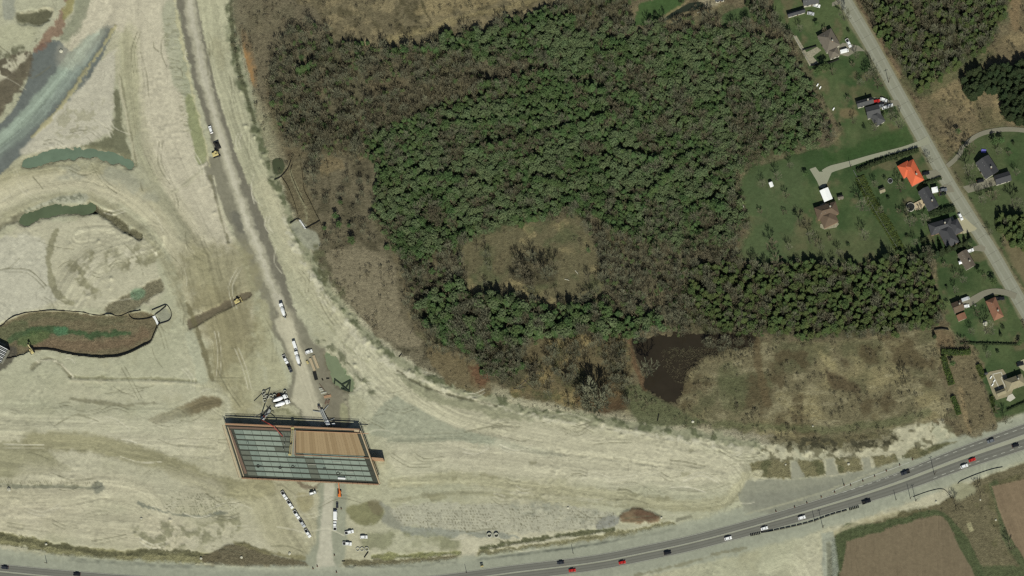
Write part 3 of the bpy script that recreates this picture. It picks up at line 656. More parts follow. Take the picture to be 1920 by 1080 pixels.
p_ = poly([(1780, 300), (1800, 280), (1840, 248), (1880, 238), (2030, 240), (2030, 620), (1920, 545), (1840, 410), (1790, 320)], 3, 3, False)
put(p_, C(80, 92, 60), 0.95, 0.08, LAWN, 0.8)
blotch(p_, C(104, 98, 74), 0.1, 0.4, N90, 0.8)
put(poly([(1880, 440), (1920, 470), (1930, 540), (1900, 500)], 6, 3), C(126, 114, 88), 0.8)
put(poly([(1900, 250), (2030, 250), (2030, 400), (1900, 330)], 6, 4), C(62, 86, 50), 0.6)
# small green corner, pond at the top
put(poly([(1195, 15), (1210, 3), (1270, -10), (1285, 5), (1250, 28), (1215, 47), (1188, 46)], 2, 2), C(70, 94, 54), 0.95, 0.06, LAWN, 0.6)
put(poly([(1350, 40), (1360, 25), (1400, 12), (1406, 35), (1390, 52), (1362, 54)], 2, 2), C(74, 92, 58), 0.95, 0.06, LAWN, 0.6)
put(line([(1225, 44), (1250, 28), (1285, 5), (1300, -10)], 4, 1.5, 1), C(142, 128, 94), 0.7)
put(line([(1230, 46), (1290, 30), (1330, 20), (1350, 8)], 6, 2, 2), C(136, 124, 94), 0.7)
put(poly([(1310, 0), (1350, -5), (1345, 10), (1320, 12)], 3, 2), C(168, 158, 132), 0.8)
put(poly([(1245, 34), (1275, 14), (1300, 3), (1318, 5), (1316, 14), (1300, 19), (1270, 26), (1248, 38)], 2, 1), C(52, 56, 46), 0.9, dz=-0.6)

p_ = poly([(985, 655), (1040, 636), (1120, 636), (1175, 645), (1180, 700), (1165, 745), (1100, 765), (1020, 752), (960, 738), (990, 700)], 6, 6)
put(p_, C(112, 102, 76), 0.9, 0.12, MEADOW, 1)
blotch(p_, C(152, 136, 96), 0.15, 0.3, N30, 0.8)
blotch(p_, C(84, 88, 60), 0.3, 0.3, fbm(GX, GY, 20, 4, 5), 0.7)
put(poly([(800, 655), (840, 655), (900, 690), (920, 735), (880, 735), (820, 700)], 4, 6), C(122, 110, 82), 0.8, 0.1, MEADOW, 1)
put(poly([(1085, 730), (1130, 715), (1165, 730), (1175, 760), (1130, 775), (1085, 760)], 6, 6), C(92, 76, 56), 0.8, 0.15)
put(poly([(880, 690), (900, 688), (915, 705), (902, 722), (888, 712)], 4, 8), C(112, 84, 64), 0.8, 0.12)
# break up every painted border at fine scale
dx_ = (1.5 * fbm(GX, GY, 6, 2, 2) + 2.0 * fbm(GX, GY, 15, 3, 6)) / STEP
dy_ = (1.5 * fbm(GX, GY, 6, 2, 4) + 2.0 * fbm(GX, GY, 15, 3, 9)) / STEP
hv = fbm(GX, GY, 80, 2, 3); dmp = 0.6 + 0.6 * hv
jj = np.clip(np.arange(NY)[:, None] + np.rint(dy_ * dmp).astype(int), 0, NY - 1); ii = np.clip(np.arange(NX)[None, :] + np.rint(dx_ * dmp).astype(int), 0, NX - 1)
COL = COL[jj, ii]
COL *= (1 + 0.06 * fbm(GX, GY, 3.6, 2, 7) + 0.03 * fbm(GX, GY, 11, 3, 1))[..., None]
EMASK = (CLS == EARTH).astype(np.float32)
# blade and track lines
for _k in range(420):
    _x, _y = rng.uniform(-40, 1390), rng.uniform(60, 1030)
    if CLS[int(min(max((_y - Y0) / STEP, 0), NY - 1)), int(min(max((_x - X0) / STEP, 0), NX - 1))] == EARTH:
        _a = (rng.uniform(-.22, .28) if (_y > 690 or _x > 700) else (rng.uniform(1.0, 1.7) if _x > 220 else rng.uniform(-.7, .9))); _L = rng.uniform(18, 85); _c = rng.uniform(-.22, .22) * _L
        for _o in ((0,) if _k % 2 else (0, 6.5)):
            _p = [(_x - _o * math.sin(_a), _y + _o * math.cos(_a)), (_x + _L * .5 * math.cos(_a) - (_c + _o) * math.sin(_a), _y + _L * .5 * math.sin(_a) + (_c + _o) * math.cos(_a)), (_x + _L * math.cos(_a) - _o * math.sin(_a), _y + _L * math.sin(_a) + _o * math.cos(_a))]
            put(line(_p, rng.uniform(1.0, 2.0), 0.9, .6), C(124, 121, 97) if _k % 3 else C(222, 216, 192), rng.uniform(.35, .85), dz=-.1)
# winding single tracks and rough clods on the bare site
em = ((CLS == EARTH).astype(np.float32))
for sc_, th, dk, sd in ((46, .965, .16, 0), (30, .96, .10, 4), (70, .975, .18, 8)):
    r1 = 1 - np.abs(fbm(GX, GY, sc_, 2, sd)); k = sm(th, 1.0, r1) * sm(-.1, .5, fbm(GX, GY, 90, 2, sd + 2)) * em
    COL *= (1 - dk * k)[..., None]; Z -= .06 * k
cl_ = sm(.15, .75, fbm(GX, GY, 70, 3, 10)) * em
COL *= (1 + .08 * cl_ * N4 + .05 * em * fbm(GX, GY, 8, 3, 6))[..., None]
Z += .10 * cl_ * N4
# spoil heaps and lumps
hp = rng
for _k in range(110):
    if _k < 60:
        _i = rng.integers(0, len(EDGE) - 1); _t = rng.random(); _x = EDGE[_i][0] * (1 - _t) + EDGE[_i + 1][0] * _t + rng.normal(-4, 7); _y = EDGE[_i][1] * (1 - _t) + EDGE[_i + 1][1] * _t + rng.normal(4, 7)
    else:
        _x, _y = [(rng.uniform(130, 300), rng.uniform(450, 570)), (rng.uniform(250, 460), rng.uniform(965, 1030)), (rng.uniform(600, 700), rng.uniform(650, 760)), (rng.uniform(1400, 1700), rng.uniform(825, 858)), (rng.uniform(390, 450), rng.uniform(340, 470))][_k % 5]
    _r = rng.uniform(2.5, 6); _w = window([(_x, _y)], _r * 2 + 3); _d2 = (GX[_w] - _x) ** 2 + ((GY[_w] - _y) * rng.uniform(.8, 1.3)) ** 2
    Z[_w] += rng.uniform(.3, .9) * np.exp(-_d2 / (_r * _r * .6)) * (1 + .5 * N4[_w]) * (CLS[_w] == EARTH)
Z += em * (.05 * fbm(GX, GY, 9, 2, 5))
# residential road corridor and drives: flatten, gravel edges
ROAD = [(1545, -66), (1584, 0), (1628, 85), (1690, 187), (1738, 270), (1770, 335), (1824, 405 + 22), (1866, 490), (1905, 558), (1950, 640), (2000, 730)]
ROAD = [(1545, -66), (1584, 0), (1634, 85), (1690, 187), (1737, 270), (1773, 335), (1816, 405), (1858, 470), (1898, 540), (1950, 630), (2005, 726)]
put(line(ROAD, 32, 2.5, 2), C(134, 130, 104), 0.8, 0.06, LAWN, 0.2)

# flatten corridors, give everything gentle relief
Z += 0.10 * N90 * ROU + 0.05 * N10 * ROU + 0.02 * N4
fl = np.zeros_like(Z)
for pts, wd in ((HWM, 66), (ROAD, 40)):
    w, m = line(pts, wd, 4, 0)
    fl[w] = np.maximum(fl[w], m)
Z *= (1 - fl)
# far edge of the grid comes back to level
edge = np.minimum(np.minimum(GX - X0, X1 - GX), np.minimum(GY - Y0, Y1 - GY))
Z *= sm(0, 20, edge)
COL = np.clip(COL, 0.004, 0.8)
# ------------------------------------------------------------------ geometry helpers
def G(px, py, z=0.0):
    """map position (photo pixels) of a point standing z metres high -> metres; leans are undone"""
    gx, gy = (px - 960) * S, (540 - py) * S
    k = z / HCAM
    return (gx + (CAM[0] - gx) * k, gy + (CAM[1] - gy) * k)


def zat(px, py):
    i = min(max((px - X0) / STEP, 0), NX - 1.001); j = min(max((py - Y0) / STEP, 0), NY - 1.001)
    a, b = int(i), int(j); u, v = i - a, j - b
    return float((Z[b, a] * (1 - u) + Z[b, a + 1] * u) * (1 - v) + (Z[b + 1, a] * (1 - u) + Z[b + 1, a + 1] * u) * v)


def zxy(x, y):
    return zat(x / S + 960, 540 - y / S)


coll = scene.collection


def tag(o, label=None, cat=None, group=None, kind=None):
    if label: o['label'] = label
    if cat: o['category'] = cat
    if group: o['group'] = group
    if kind: o['kind'] = kind
    return o


def link(o, parent=None):
    coll.objects.link(o)
    if parent is not None:
        o.parent = parent
    return o


def empty(name, loc, rz=0.0, label=None, cat=None, group=None):
    o = bpy.data.objects.new(name, None)
    o.empty_display_size = 0.5
    o.location = loc; o.rotation_euler = (0, 0, rz)
    link(o)
    return tag(o, label, cat, group)


def np_mesh(name, V, F, mats, smooth=False, midx=None):
    """V (n,3), F (m,k) with constant k"""
    me = bpy.data.meshes.new(name)
    V = np.asarray(V, np.float32); F = np.asarray(F, np.int32)
    m, k = F.shape
    me.vertices.add(len(V)); me.vertices.foreach_set('co', V.ravel())
    me.loops.add(m * k); me.loops.foreach_set('vertex_index', F.ravel())
    me.polygons.add(m); me.polygons.foreach_set('loop_start', np.arange(0, m * k, k, dtype=np.int32))
    me.polygons.foreach_set('loop_total', np.full(m, k, np.int32))
    if midx is not None:
        me.polygons.foreach_set('material_index', np.asarray(midx, np.int32))
    if smooth:
        me.polygons.foreach_set('use_smooth', np.ones(m, bool))
    for mt in (mats if isinstance(mats, (list, tuple)) else [mats]):
        me.materials.append(mt)
    me.update(calc_edges=True)
    return me


class MB:
    def __init__(self):
        self.v = []; self.f = []; self.m = []

    def face(self, pts, mi=0):
        n = len(self.v); self.v += [tuple(p) for p in pts]; self.f.append(tuple(range(n, n + len(pts)))); self.m.append(mi)

    def box(self, c, s, rz=0.0, mi=0, taper=1.0, shift=(0, 0)):
        """box centred at c (c z = bottom), size s, top scaled by taper"""
        n = len(self.v); ca, sa = math.cos(rz), math.sin(rz)
        for k, z in ((1.0, 0), (taper, s[2])):
            for ux, uy in ((-1, -1), (1, -1), (1, 1), (-1, 1)):
                x, y = ux * s[0] / 2 * k, uy * s[1] / 2 * k
                if z: x += shift[0]; y += shift[1]
                self.v.append((c[0] + x * ca - y * sa, c[1] + x * sa + y * ca, c[2] + z))
        for q in ((3, 2, 1, 0), (4, 5, 6, 7), (0, 1, 5, 4), (1, 2, 6, 5), (2, 3, 7, 6), (3, 0, 4, 7)):
            self.f.append(tuple(n + i for i in q)); self.m.append(mi)

    def beam(self, a, b, w, h, mi=0):
        a = Vector(a); b = Vector(b); d = (b - a)
        if d.length < 1e-6: return
        d.normalize()
        up = Vector((0, 0, 1)) if abs(d.z) < 0.95 else Vector((1, 0, 0))
        s = d.cross(up).normalized(); u = s.cross(d).normalized()
        n = len(self.v)
        for p in (a, b):
            for i, j in ((-1, -1), (1, -1), (1, 1), (-1, 1)):
                self.v.append(tuple(p + s * (i * w / 2) + u * (j * h / 2)))
        for q in ((0, 1, 2, 3), (7, 6, 5, 4), (0, 4, 5, 1), (1, 5, 6, 2), (2, 6, 7, 3), (3, 7, 4, 0)):
            self.f.append(tuple(n + i for i in q)); self.m.append(mi)

    def tube(self, a, b, r0, r1, seg=8, mi=0, cap=True):
        a = Vector(a); b = Vector(b); d = (b - a)
        if d.length < 1e-6: return
        d.normalize()
        up = Vector((0, 0, 1)) if abs(d.z) < 0.95 else Vector((1, 0, 0))
        s = d.cross(up).normalized(); u = s.cross(d).normalized()
        n = len(self.v)
        for p, r in ((a, r0), (b, r1)):
            for i in range(seg):
                t = 2 * math.pi * i / seg
                self.v.append(tuple(p + s * (math.cos(t) * r) + u * (math.sin(t) * r)))
        for i in range(seg):
            j = (i + 1) % seg
            self.f.append((n + i, n + j, n + seg + j, n + seg + i)); self.m.append(mi)
        if cap:
            self.f.append(tuple(n + i for i in range(seg))[::-1]); self.m.append(mi)
            self.f.append(tuple(n + seg + i for i in range(seg))); self.m.append(mi)

    def ring(self, c, r0, r1, h, seg=20, mi=0):
        n = len(self.v)
        for z, r in ((0, r0), (h, r0), (h, r1), (0, r1)):
            for i in range(seg):
                t = 2 * math.pi * i / seg
                self.v.append((c[0] + r * math.cos(t), c[1] + r * math.sin(t), c[2] + z))
        for k in range(4):
            for i in range(seg):
                j = (i + 1) % seg; k2 = (k + 1) % 4
                self.f.append((n + k * seg + i, n + k * seg + j, n + k2 * seg + j, n + k2 * seg + i)); self.m.append(mi)

    def prism(self, pts, z0, z1, mi=0):
        """pts counter-clockwise in plan"""
        n = len(self.v); k = len(pts)
        self.v += [(p[0], p[1], z0) for p in pts] + [(p[0], p[1], z1) for p in pts]
        self.f.append(tuple(n + i for i in range(k))[::-1]); self.m.append(mi)
        self.f.append(tuple(n + k + i for i in range(k))); self.m.append(mi)
        for i in range(k):
            j = (i + 1) % k
            self.f.append((n + i, n + j, n + k + j, n + k + i)); self.m.append(mi)

    def mesh(self, name, mats, smooth=False):
        me = bpy.data.meshes.new(name)
        me.from_pydata(self.v, [], self.f)
        for mt in (mats if isinstance(mats, (list, tuple)) else [mats]):
            me.materials.append(mt)
        me.polygons.foreach_set('material_index', self.m)
        if smooth: me.polygons.foreach_set('use_smooth', [True] * len(self.f))
        me.update()
        return me

    def build(self, name, mats, parent=None, smooth=False, bevel=0.0):
        o = bpy.data.objects.new(name, self.mesh(name, mats, smooth))
        link(o, parent)
        if bevel:
            b = o.modifiers.new('bevel', 'BEVEL'); b.width = bevel; b.segments = 2; b.limit_method = 'ANGLE'
        return o


# ------------------------------------------------------------------ materials
def new_mat(name):
    m = bpy.data.materials.new(name); m.use_nodes = True
    nt = m.node_tree; b = nt.nodes['Principled BSDF']
    return m, nt, b


def noise_node(nt, scale, detail=4, rough=0.6, vec=None):
    n = nt.nodes.new('ShaderNodeTexNoise'); n.inputs['Scale'].default_value = scale
    n.inputs['Detail'].default_value = detail; n.inputs['Roughness'].default_value = rough
    if vec is not None: nt.links.new(vec, n.inputs['Vector'])
    return n


def mat(name, col, rough=0.8, var=0.15, nscale=2.0, metal=0.0, spec=0.3, rnd=0.0, bump=0.0, hue=0.0, coat=0.0, usecol=False, trans=0.0):
    """plain procedural material: base colour broken up by noise, optional per-object variation"""
    m, nt, b = new_mat(name)
    tc = nt.nodes.new('ShaderNodeTexCoord')
    n = noise_node(nt, nscale, 4, 0.65, tc.outputs['Object'])
    hsv = nt.nodes.new('ShaderNodeHueSaturation')
    info = nt.nodes.new('ShaderNodeObjectInfo')
    if usecol:
        nt.links.new(info.outputs['Color'], hsv.inputs['Color'])
    else:
        hsv.inputs['Color'].default_value = (col[0], col[1], col[2], 1)
    ma = nt.nodes.new('ShaderNodeMapRange')
    ma.inputs['From Min'].default_value = 0.25; ma.inputs['From Max'].default_value = 0.75
    ma.inputs['To Min'].default_value = 1 - var; ma.inputs['To Max'].default_value = 1 + var
    nt.links.new(n.outputs['Fac'], ma.inputs['Value'])
    val = ma.outputs['Result']
    if rnd:
        mr = nt.nodes.new('ShaderNodeMapRange')
        mr.inputs['To Min'].default_value = 1 - rnd; mr.inputs['To Max'].default_value = 1 + rnd
        nt.links.new(info.outputs['Random'], mr.inputs['Value'])
        mm = nt.nodes.new('ShaderNodeMath'); mm.operation = 'MULTIPLY'
        nt.links.new(val, mm.inputs[0]); nt.links.new(mr.outputs['Result'], mm.inputs[1]); val = mm.outputs[0]
    nt.links.new(val, hsv.inputs['Value'])
    if hue:
        m1 = nt.nodes.new('ShaderNodeMath'); m1.operation = 'MULTIPLY'; m1.inputs[1].default_value = 7.31
        m2 = nt.nodes.new('ShaderNodeMath'); m2.operation = 'FRACT'
        m3 = nt.nodes.new('ShaderNodeMapRange'); m3.inputs['To Min'].default_value = 0.5 - hue; m3.inputs['To Max'].default_value = 0.5 + hue
        nt.links.new(info.outputs['Random'], m1.inputs[0]); nt.links.new(m1.outputs[0], m2.inputs[0])
        nt.links.new(m2.outputs[0], m3.inputs['Value']); nt.links.new(m3.outputs['Result'], hsv.inputs['Hue'])
    nt.links.new(hsv.outputs['Color'], b.inputs['Base Color'])
    b.inputs['Roughness'].default_value = rough; b.inputs['Metallic'].default_value = metal
    b.inputs['Specular IOR Level'].default_value = spec
    if coat: b.inputs['Coat Weight'].default_value = coat
    if bump:
        bp = nt.nodes.new('ShaderNodeBump'); bp.inputs['Strength'].default_value = bump; bp.inputs['Distance'].default_value = 0.05
        nt.links.new(n.outputs['Fac'], bp.inputs['Height']); nt.links.new(bp.outputs['Normal'], b.inputs['Normal'])
    return m


def ground_mat(name, micro, bumpd, far=None):
    m, nt, b = new_mat(name)
    geo = nt.nodes.new('ShaderNodeNewGeometry')
    L = nt.links
    if far is None:
        at = nt.nodes.new('ShaderNodeAttribute'); at.attribute_name = 'land'; col = at.outputs['Color']
    else:
        n0 = noise_node(nt, 0.004, 5, 0.6, geo.outputs['Position'])
        cr = nt.nodes.new('ShaderNodeValToRGB'); e = cr.color_ramp.elements
        e[0].position = 0.4; e[0].color = far[0]; e[1].position = 0.6; e[1].color = far[1]
        L.new(n0.outputs['Fac'], cr.inputs['Fac']); col = cr.outputs['Color']
    n1 = noise_node(nt, 0.45, 6, 0.75, geo.outputs['Position'])
    n2 = noise_node(nt, 1.9, 3, 0.6, geo.outputs['Position'])
    mr = nt.nodes.new('ShaderNodeMapRange'); mr.inputs['From Min'].default_value = 0.3; mr.inputs['From Max'].default_value = 0.7
    mr.inputs['To Min'].default_value = 1 - micro; mr.inputs['To Max'].default_value = 1 + micro
    L.new(n1.outputs['Fac'], mr.inputs['Value'])
    mr2 = nt.nodes.new('ShaderNodeMapRange'); mr2.inputs['From Min'].default_value = 0.3; mr2.inputs['From Max'].default_value = 0.7
    mr2.inputs['To Min'].default_value = 1 - micro * 0.8; mr2.inputs['To Max'].default_value = 1 + micro * 0.8
    L.new(n2.outputs['Fac'], mr2.inputs['Value'])
    mu = nt.nodes.new('ShaderNodeMath'); mu.operation = 'MULTIPLY'
    L.new(mr.outputs['Result'], mu.inputs[0]); L.new(mr2.outputs['Result'], mu.inputs[1])
    hsv = nt.nodes.new('ShaderNodeHueSaturation'); L.new(mu.outputs[0], hsv.inputs['Value']); L.new(col, hsv.inputs['Color'])
    L.new(hsv.outputs['Color'], b.inputs['Base Color'])
    b.inputs['Roughness'].default_value = 0.95; b.inputs['Specular IOR Level'].default_value = 0.1
    bp = nt.nodes.new('ShaderNodeBump'); bp.inputs['Strength'].default_value = 1.0; bp.inputs['Distance'].default_value = bumpd
    L.new(n1.outputs['Fac'], bp.inputs['Height']); L.new(bp.outputs['Normal'], b.inputs['Normal'])
    return m


M = {}
M['bare'] = ground_mat('bare_soil', 0.075, 0.30)
M['gravel'] = ground_mat('crushed_gravel', 0.06, 0.12)
M['veg'] = ground_mat('rough_vegetation', 0.30, 0.9)
M['grass'] = ground_mat('mown_grass', 0.14, 0.25)
M['field'] = ground_mat('tilled_soil', 0.08, 0.2)
M['far'] = ground_mat('countryside', 0.2, 0.4, (C4(112, 104, 78), C4(80, 88, 58)))

# ------------------------------------------------------------------ ground sheets
WX = (GX - 960) * S; WY = (540 - GY) * S
names = {EARTH: ('graded_earth', 'bare'), GRAVEL: ('gravel_road', 'gravel'), MEADOW: ('meadow', 'veg'), FLOOR: ('forest_floor', 'veg'), LAWN: ('lawn', 'grass'),
         FIELD: ('tilled_field', 'field'), BASIN: ('sediment_basin', 'veg'), ROCKROAD: ('stone_haul_road', 'gravel')}
c_cell = CLS[:-1, :-1]
idx = np.arange(NX * NY).reshape(NY, NX)
quads = np.stack([idx[:-1, :-1], idx[1:, :-1], idx[1:, 1:], idx[:-1, 1:]], -1)
allv = np.stack([WX, WY, Z], -1).reshape(-1, 3)
allc = COL.reshape(-1, 3)
for k, (nm, mk) in names.items():
    q = quads[c_cell == k]
    if not len(q): continue
    used, inv = np.unique(q, return_inverse=True)
    me = np_mesh(nm, allv[used], inv.reshape(-1, 4), M[mk], smooth=True)
    ca = me.color_attributes.new('land', 'FLOAT_COLOR', 'POINT')
    cc = np.ones((len(used), 4), np.float32); cc[:, :3] = allc[used]
    ca.data.foreach_set('color', cc.ravel())
    o = bpy.data.objects.new(nm, me); link(o); tag(o, kind='structure')
# outer countryside to the horizon
ax0, ax1 = (X0 - 960) * S, (xs[-1] - 960) * S
ay0, ay1 = (540 - ys[-1]) * S, (540 - Y0) * S
R_ = 9000
MBg = MB()
A = [(-R_, -R_, 0), (R_, -R_, 0), (R_, R_, 0), (-R_, R_, 0)]
B = [(ax0, ay0, 0), (ax1, ay0, 0), (ax1, ay1, 0), (ax0, ay1, 0)]
for i in range(4):
    MBg.face([A[i], A[(i + 1) % 4], B[(i + 1) % 4], B[i]])
o = MBg.build('ground', M['far']); tag(o, kind='structure')


def ribbon(name, pts, wl, wr, z, material, kind='structure', n=6, parent=None, step=None):
    """strip along pts; wl, wr = offsets in photo px to left/right (numbers or lists)"""
    P = smooth_pts(pts, n)
    k = len(P)
    wl = np.interp(np.linspace(0, 1, k), np.linspace(0, 1, len(wl)), wl) if hasattr(wl, '__len__') else np.full(k, wl)
    wr = np.interp(np.linspace(0, 1, k), np.linspace(0, 1, len(wr)), wr) if hasattr(wr, '__len__') else np.full(k, wr)
    T = np.gradient(P, axis=0); T /= np.linalg.norm(T, axis=1)[:, None]
    Nn = np.stack([T[:, 1], -T[:, 0]], -1)          # left-hand normal in photo coordinates (towards the top of the photo for an eastbound line)
    Lp = P + Nn * wl[:, None]; Rp = P + Nn * wr[:, None]
    V = []
    for a, b in zip(Lp, Rp):
        V.append(((a[0] - 960) * S, (540 - a[1]) * S, z)); V.append(((b[0] - 960) * S, (540 - b[1]) * S, z))
    F = [(2 * i, 2 * i + 1, 2 * i + 3, 2 * i + 2) for i in range(k - 1)]
    me = np_mesh(name, V, F, material)
    o = bpy.data.objects.new(name, me); link(o, parent)
    if kind: o['kind'] = kind
    return o


def road_mat(name, col, var=0.08, streak=0.1):
    m, nt, b = new_mat(name)
    geo = nt.nodes.new('ShaderNodeNewGeometry'); L = nt.links
    n1 = noise_node(nt, 0.12, 5, 0.7, geo.outputs['Position']); n2 = noise_node(nt, 1.3, 4, 0.7, geo.outputs['Position'])
    ad = nt.nodes.new('ShaderNodeMath'); ad.operation = 'ADD'; L.new(n1.outputs['Fac'], ad.inputs[0]); L.new(n2.outputs['Fac'], ad.inputs[1])
    mr = nt.nodes.new('ShaderNodeMapRange'); mr.inputs['From Min'].default_value = 0.7; mr.inputs['From Max'].default_value = 1.3
    mr.inputs['To Min'].default_value = 1 - var; mr.inputs['To Max'].default_value = 1 + var; L.new(ad.outputs[0], mr.inputs['Value'])
    hsv = nt.nodes.new('ShaderNodeHueSaturation'); hsv.inputs['Color'].default_value = tuple(col) if len(col) == 4 else (*[float(c) for c in col], 1)
    L.new(mr.outputs['Result'], hsv.inputs['Value']); L.new(hsv.outputs['Color'], b.inputs['Base Color'])
    b.inputs['Roughness'].default_value = 0.9; b.inputs['Specular IOR Level'].default_value = 0.2
    return m


M['asphalt'] = road_mat('highway_asphalt', C(116, 115, 106), 0.11)
M['track'] = road_mat('tyre_polished_asphalt', C(124, 123, 114), 0.07)
M['oldroad'] = road_mat('old_chip_seal', C(148, 148, 130), 0.1)
M['oldtrack'] = road_mat('worn_chip_seal', C(156, 156, 139), 0.09)
M['median'] = road_mat('pale_median', C(166, 166, 146), 0.06)
M['paint'] = road_mat('worn_white_paint', C(190, 190, 176), 0.15)
M['drive'] = road_mat('driveway_gravel', C(138, 134, 116), 0.1)
M['drivel'] = road_mat('pale_driveway', C(158, 158, 136), 0.08)
M['concrete'] = road_mat('pale_concrete', C(178, 172, 142), 0.08)

HW2 = [(x, y) for x, y in HWM]
nW = len(HW2)
wide = [14] * 12 + [15, 17, 19, 20, 21, 22]
medi = [0.8] * 12 + [1.5, 2.0, 2.6, 3.6, 4.5, 5]
wide = wide[:nW] if len(wide) >= nW else wide + [22] * (nW - len(wide))
medi = medi[:nW] if len(medi) >= nW else medi + [5] * (nW - len(medi))
ribbon('highway', HW2, [a + b for a, b in zip(wide, medi)], [-(a + b) for a, b in zip(wide, medi)], 0.03, M['asphalt'])
ribbon('highway_median', HW2, medi, [-b for b in medi], 0.036, M['median'])
# tyre-polished wheel paths
for s_ in (1, -1):
    for f in (0.30, 0.68):
        ribbon('wheel_path', HW2, [s_ * (b + a * f + 1.6) for a, b in zip(wide, medi)], [s_ * (b + a * f - 1.6) for a, b in zip(wide, medi)], 0.034, M['track']) if s_ > 0 else \
            ribbon('wheel_path', HW2, [-(b + a * f - 1.6) for a, b in zip(wide, medi)], [-(b + a * f + 1.6) for a, b in zip(wide, medi)], 0.034, M['track'])
ribbon('edge_line', HW2, [a + b - 0.6 for a, b in zip(wide, medi)], [a + b - 1.2 for a, b in zip(wide, medi)], 0.040, M['paint'])
ribbon('edge_line', HW2, [-(a + b) + 1.2 for a, b in zip(wide, medi)], [-(a + b) + 0.6 for a, b in zip(wide, medi)], 0.040, M['paint'])
ribbon('centre_line', HW2, [b + 0.9 for b in medi], [b + 0.3 for b in medi], 0.041, M['paint'])
# merge line along the apron and lane dashes
ribbon('merge_line', [(1560, 922), (1600, 905), (1660, 884), (1705, 867)], 0.8, -0.4, 0.042, M['paint'])


def hw_at(t, off):
    P = smooth_pts(HW2, 12)
    x = P[:, 0]
    i = int(np.clip(np.searchsorted(x, t), 1, len(x) - 1))
    a, b = P[i - 1], P[i]
    f = (t - a[0]) / (b[0] - a[0]); p = a + (b - a) * f
    d = (b - a) / np.linalg.norm(b - a)
    n = np.array([d[1], -d[0]])
    q = p + n * off
    return q[0], q[1], math.atan2(-(d[1]), d[0])


for t in range(1572, 1925, 16):
    for off, lo in ((15 + (t - 1572) * 0.004, 1572), (-15.5, 1745)):
        if t < lo: continue
        x, y, a = hw_at(t, off)
        mb = MB(); gx, gy = G(x, y)
        mb.box((gx, gy, 0.043), (2.6, 0.28, 0.005), a)
        o = mb.build('lane_dash', M['paint']); o['kind'] = 'structure'

ribbon('residential_road', ROAD, 12.2, -12.2, 0.03, M['oldroad'])
ribbon('wheel_path', ROAD, 7.6, 4.6, 0.035, M['oldtrack'])
ribbon('wheel_path', ROAD, -4.2, -7.2, 0.035, M['oldtrack'])


_P = smooth_pts(ROAD, 14)
_L = np.r_[0, np.cumsum(np.hypot(*np.diff(_P, axis=0).T))]
M['tar'] = road_mat('tar_seam', C(112, 110, 98), 0.2)
for k in range(26):
    d_ = 40 + k * 29 + random.uniform(-6, 6)
    if d_ > _L[-1] - 5: break
    x_, y_ = np.interp(d_, _L, _P[:, 0]), np.interp(d_, _L, _P[:, 1]); x2, y2 = np.interp(d_ + 2, _L, _P[:, 0]), np.interp(d_ + 2, _L, _P[:, 1])
    a_ = math.atan2(-(y2 - y_), x2 - x_); mb = MB(); mb.box((*G(x_, y_), 0.038), (0.16, 6.6, 0.004), a_); o = mb.build('tar_seam', M['tar']); o['kind'] = 'structure'


def patch(name, pts, material, z=0.06, dz=None):
    """paved area draped at the local ground height"""
    zz = max(zat(x, y) for x, y in pts) + z
    mb = MB(); q = [G(x, y) for x, y in pts]
    ar = sum(q[i][0] * q[(i + 1) % len(q)][1] - q[(i + 1) % len(q)][0] * q[i][1] for i in range(len(q)))
    if ar < 0: q = q[::-1]
    mb.prism(q, zz - 0.4, zz)
    o = mb.build(name, material); o['kind'] = 'structure'
    return zz


# driveways
ribbon('driveway', [(1742, 262), (1722, 270), (1690, 280), (1640, 293), (1600, 306), (1560, 318), (1545, 326)], [8, 6, 4, 3.6, 4, 5, 7], [-8, -5, -4, -4.4, -6, -8, -8], 0.14, M['drivel'])
patch('driveway', [(1518, 317), (1529, 313), (1536, 322), (1560, 322), (1550, 345), (1546, 352), (1537, 352), (1532, 340)], M['drivel'], 0.05)
patch('driveway', [(1571, 88), (1580, 80), (1610, 86), (1622, 96), (1624, 90), (1600, 100), (1575, 100)][:4] + [(1606, 96), (1590, 106), (1573, 102)], M['drive'])
patch('driveway', [(1638, 182), (1660, 188), (1684, 188), (1690, 200), (1672, 198), (1660, 204), (1645, 204)], M['drive'])
patch('driveway', [(1734, 322), (1755, 318), (1762, 324), (1768, 334), (1752, 338), (1738, 334)], M['drive'])
patch('driveway', [(1762, 350), (1774, 345), (1784, 348), (1790, 360), (1770, 362), (1763, 360)], M['drive'])
patch('driveway', [(1790, 412), (1806, 405), (1822, 420), (1832, 428), (1828, 432), (1808, 438), (1800, 438)], M['concrete'])
patch('driveway', [(1818, 465), (1840, 458), (1848, 464), (1846, 472), (1826, 470)], M['drive'])
patch('driveway', [(1805, 350), (1840, 340), (1862, 332), (1875, 345), (1850, 352), (1815, 362)], M['drive'])
ribbon('driveway', [(1776, 312), (1790, 300), (1800, 288), (1806, 276), (1830, 256), (1860, 246), (1900, 243), (1960, 250)], 4.5, -4, 0.18, M['drive'])
ribbon('driveway', [(1905, 556), (1888, 550), (1868, 547), (1848, 550), (1828, 562), (1808, 574)], [6, 5, 5, 5, 6, 6], [-6, -6, -6, -6, -8, -8], 0.16, M['drive'])
patch('driveway', [(1560, 5), (1572, 0), (1580, 6), (1560, 12)], M['drive'])

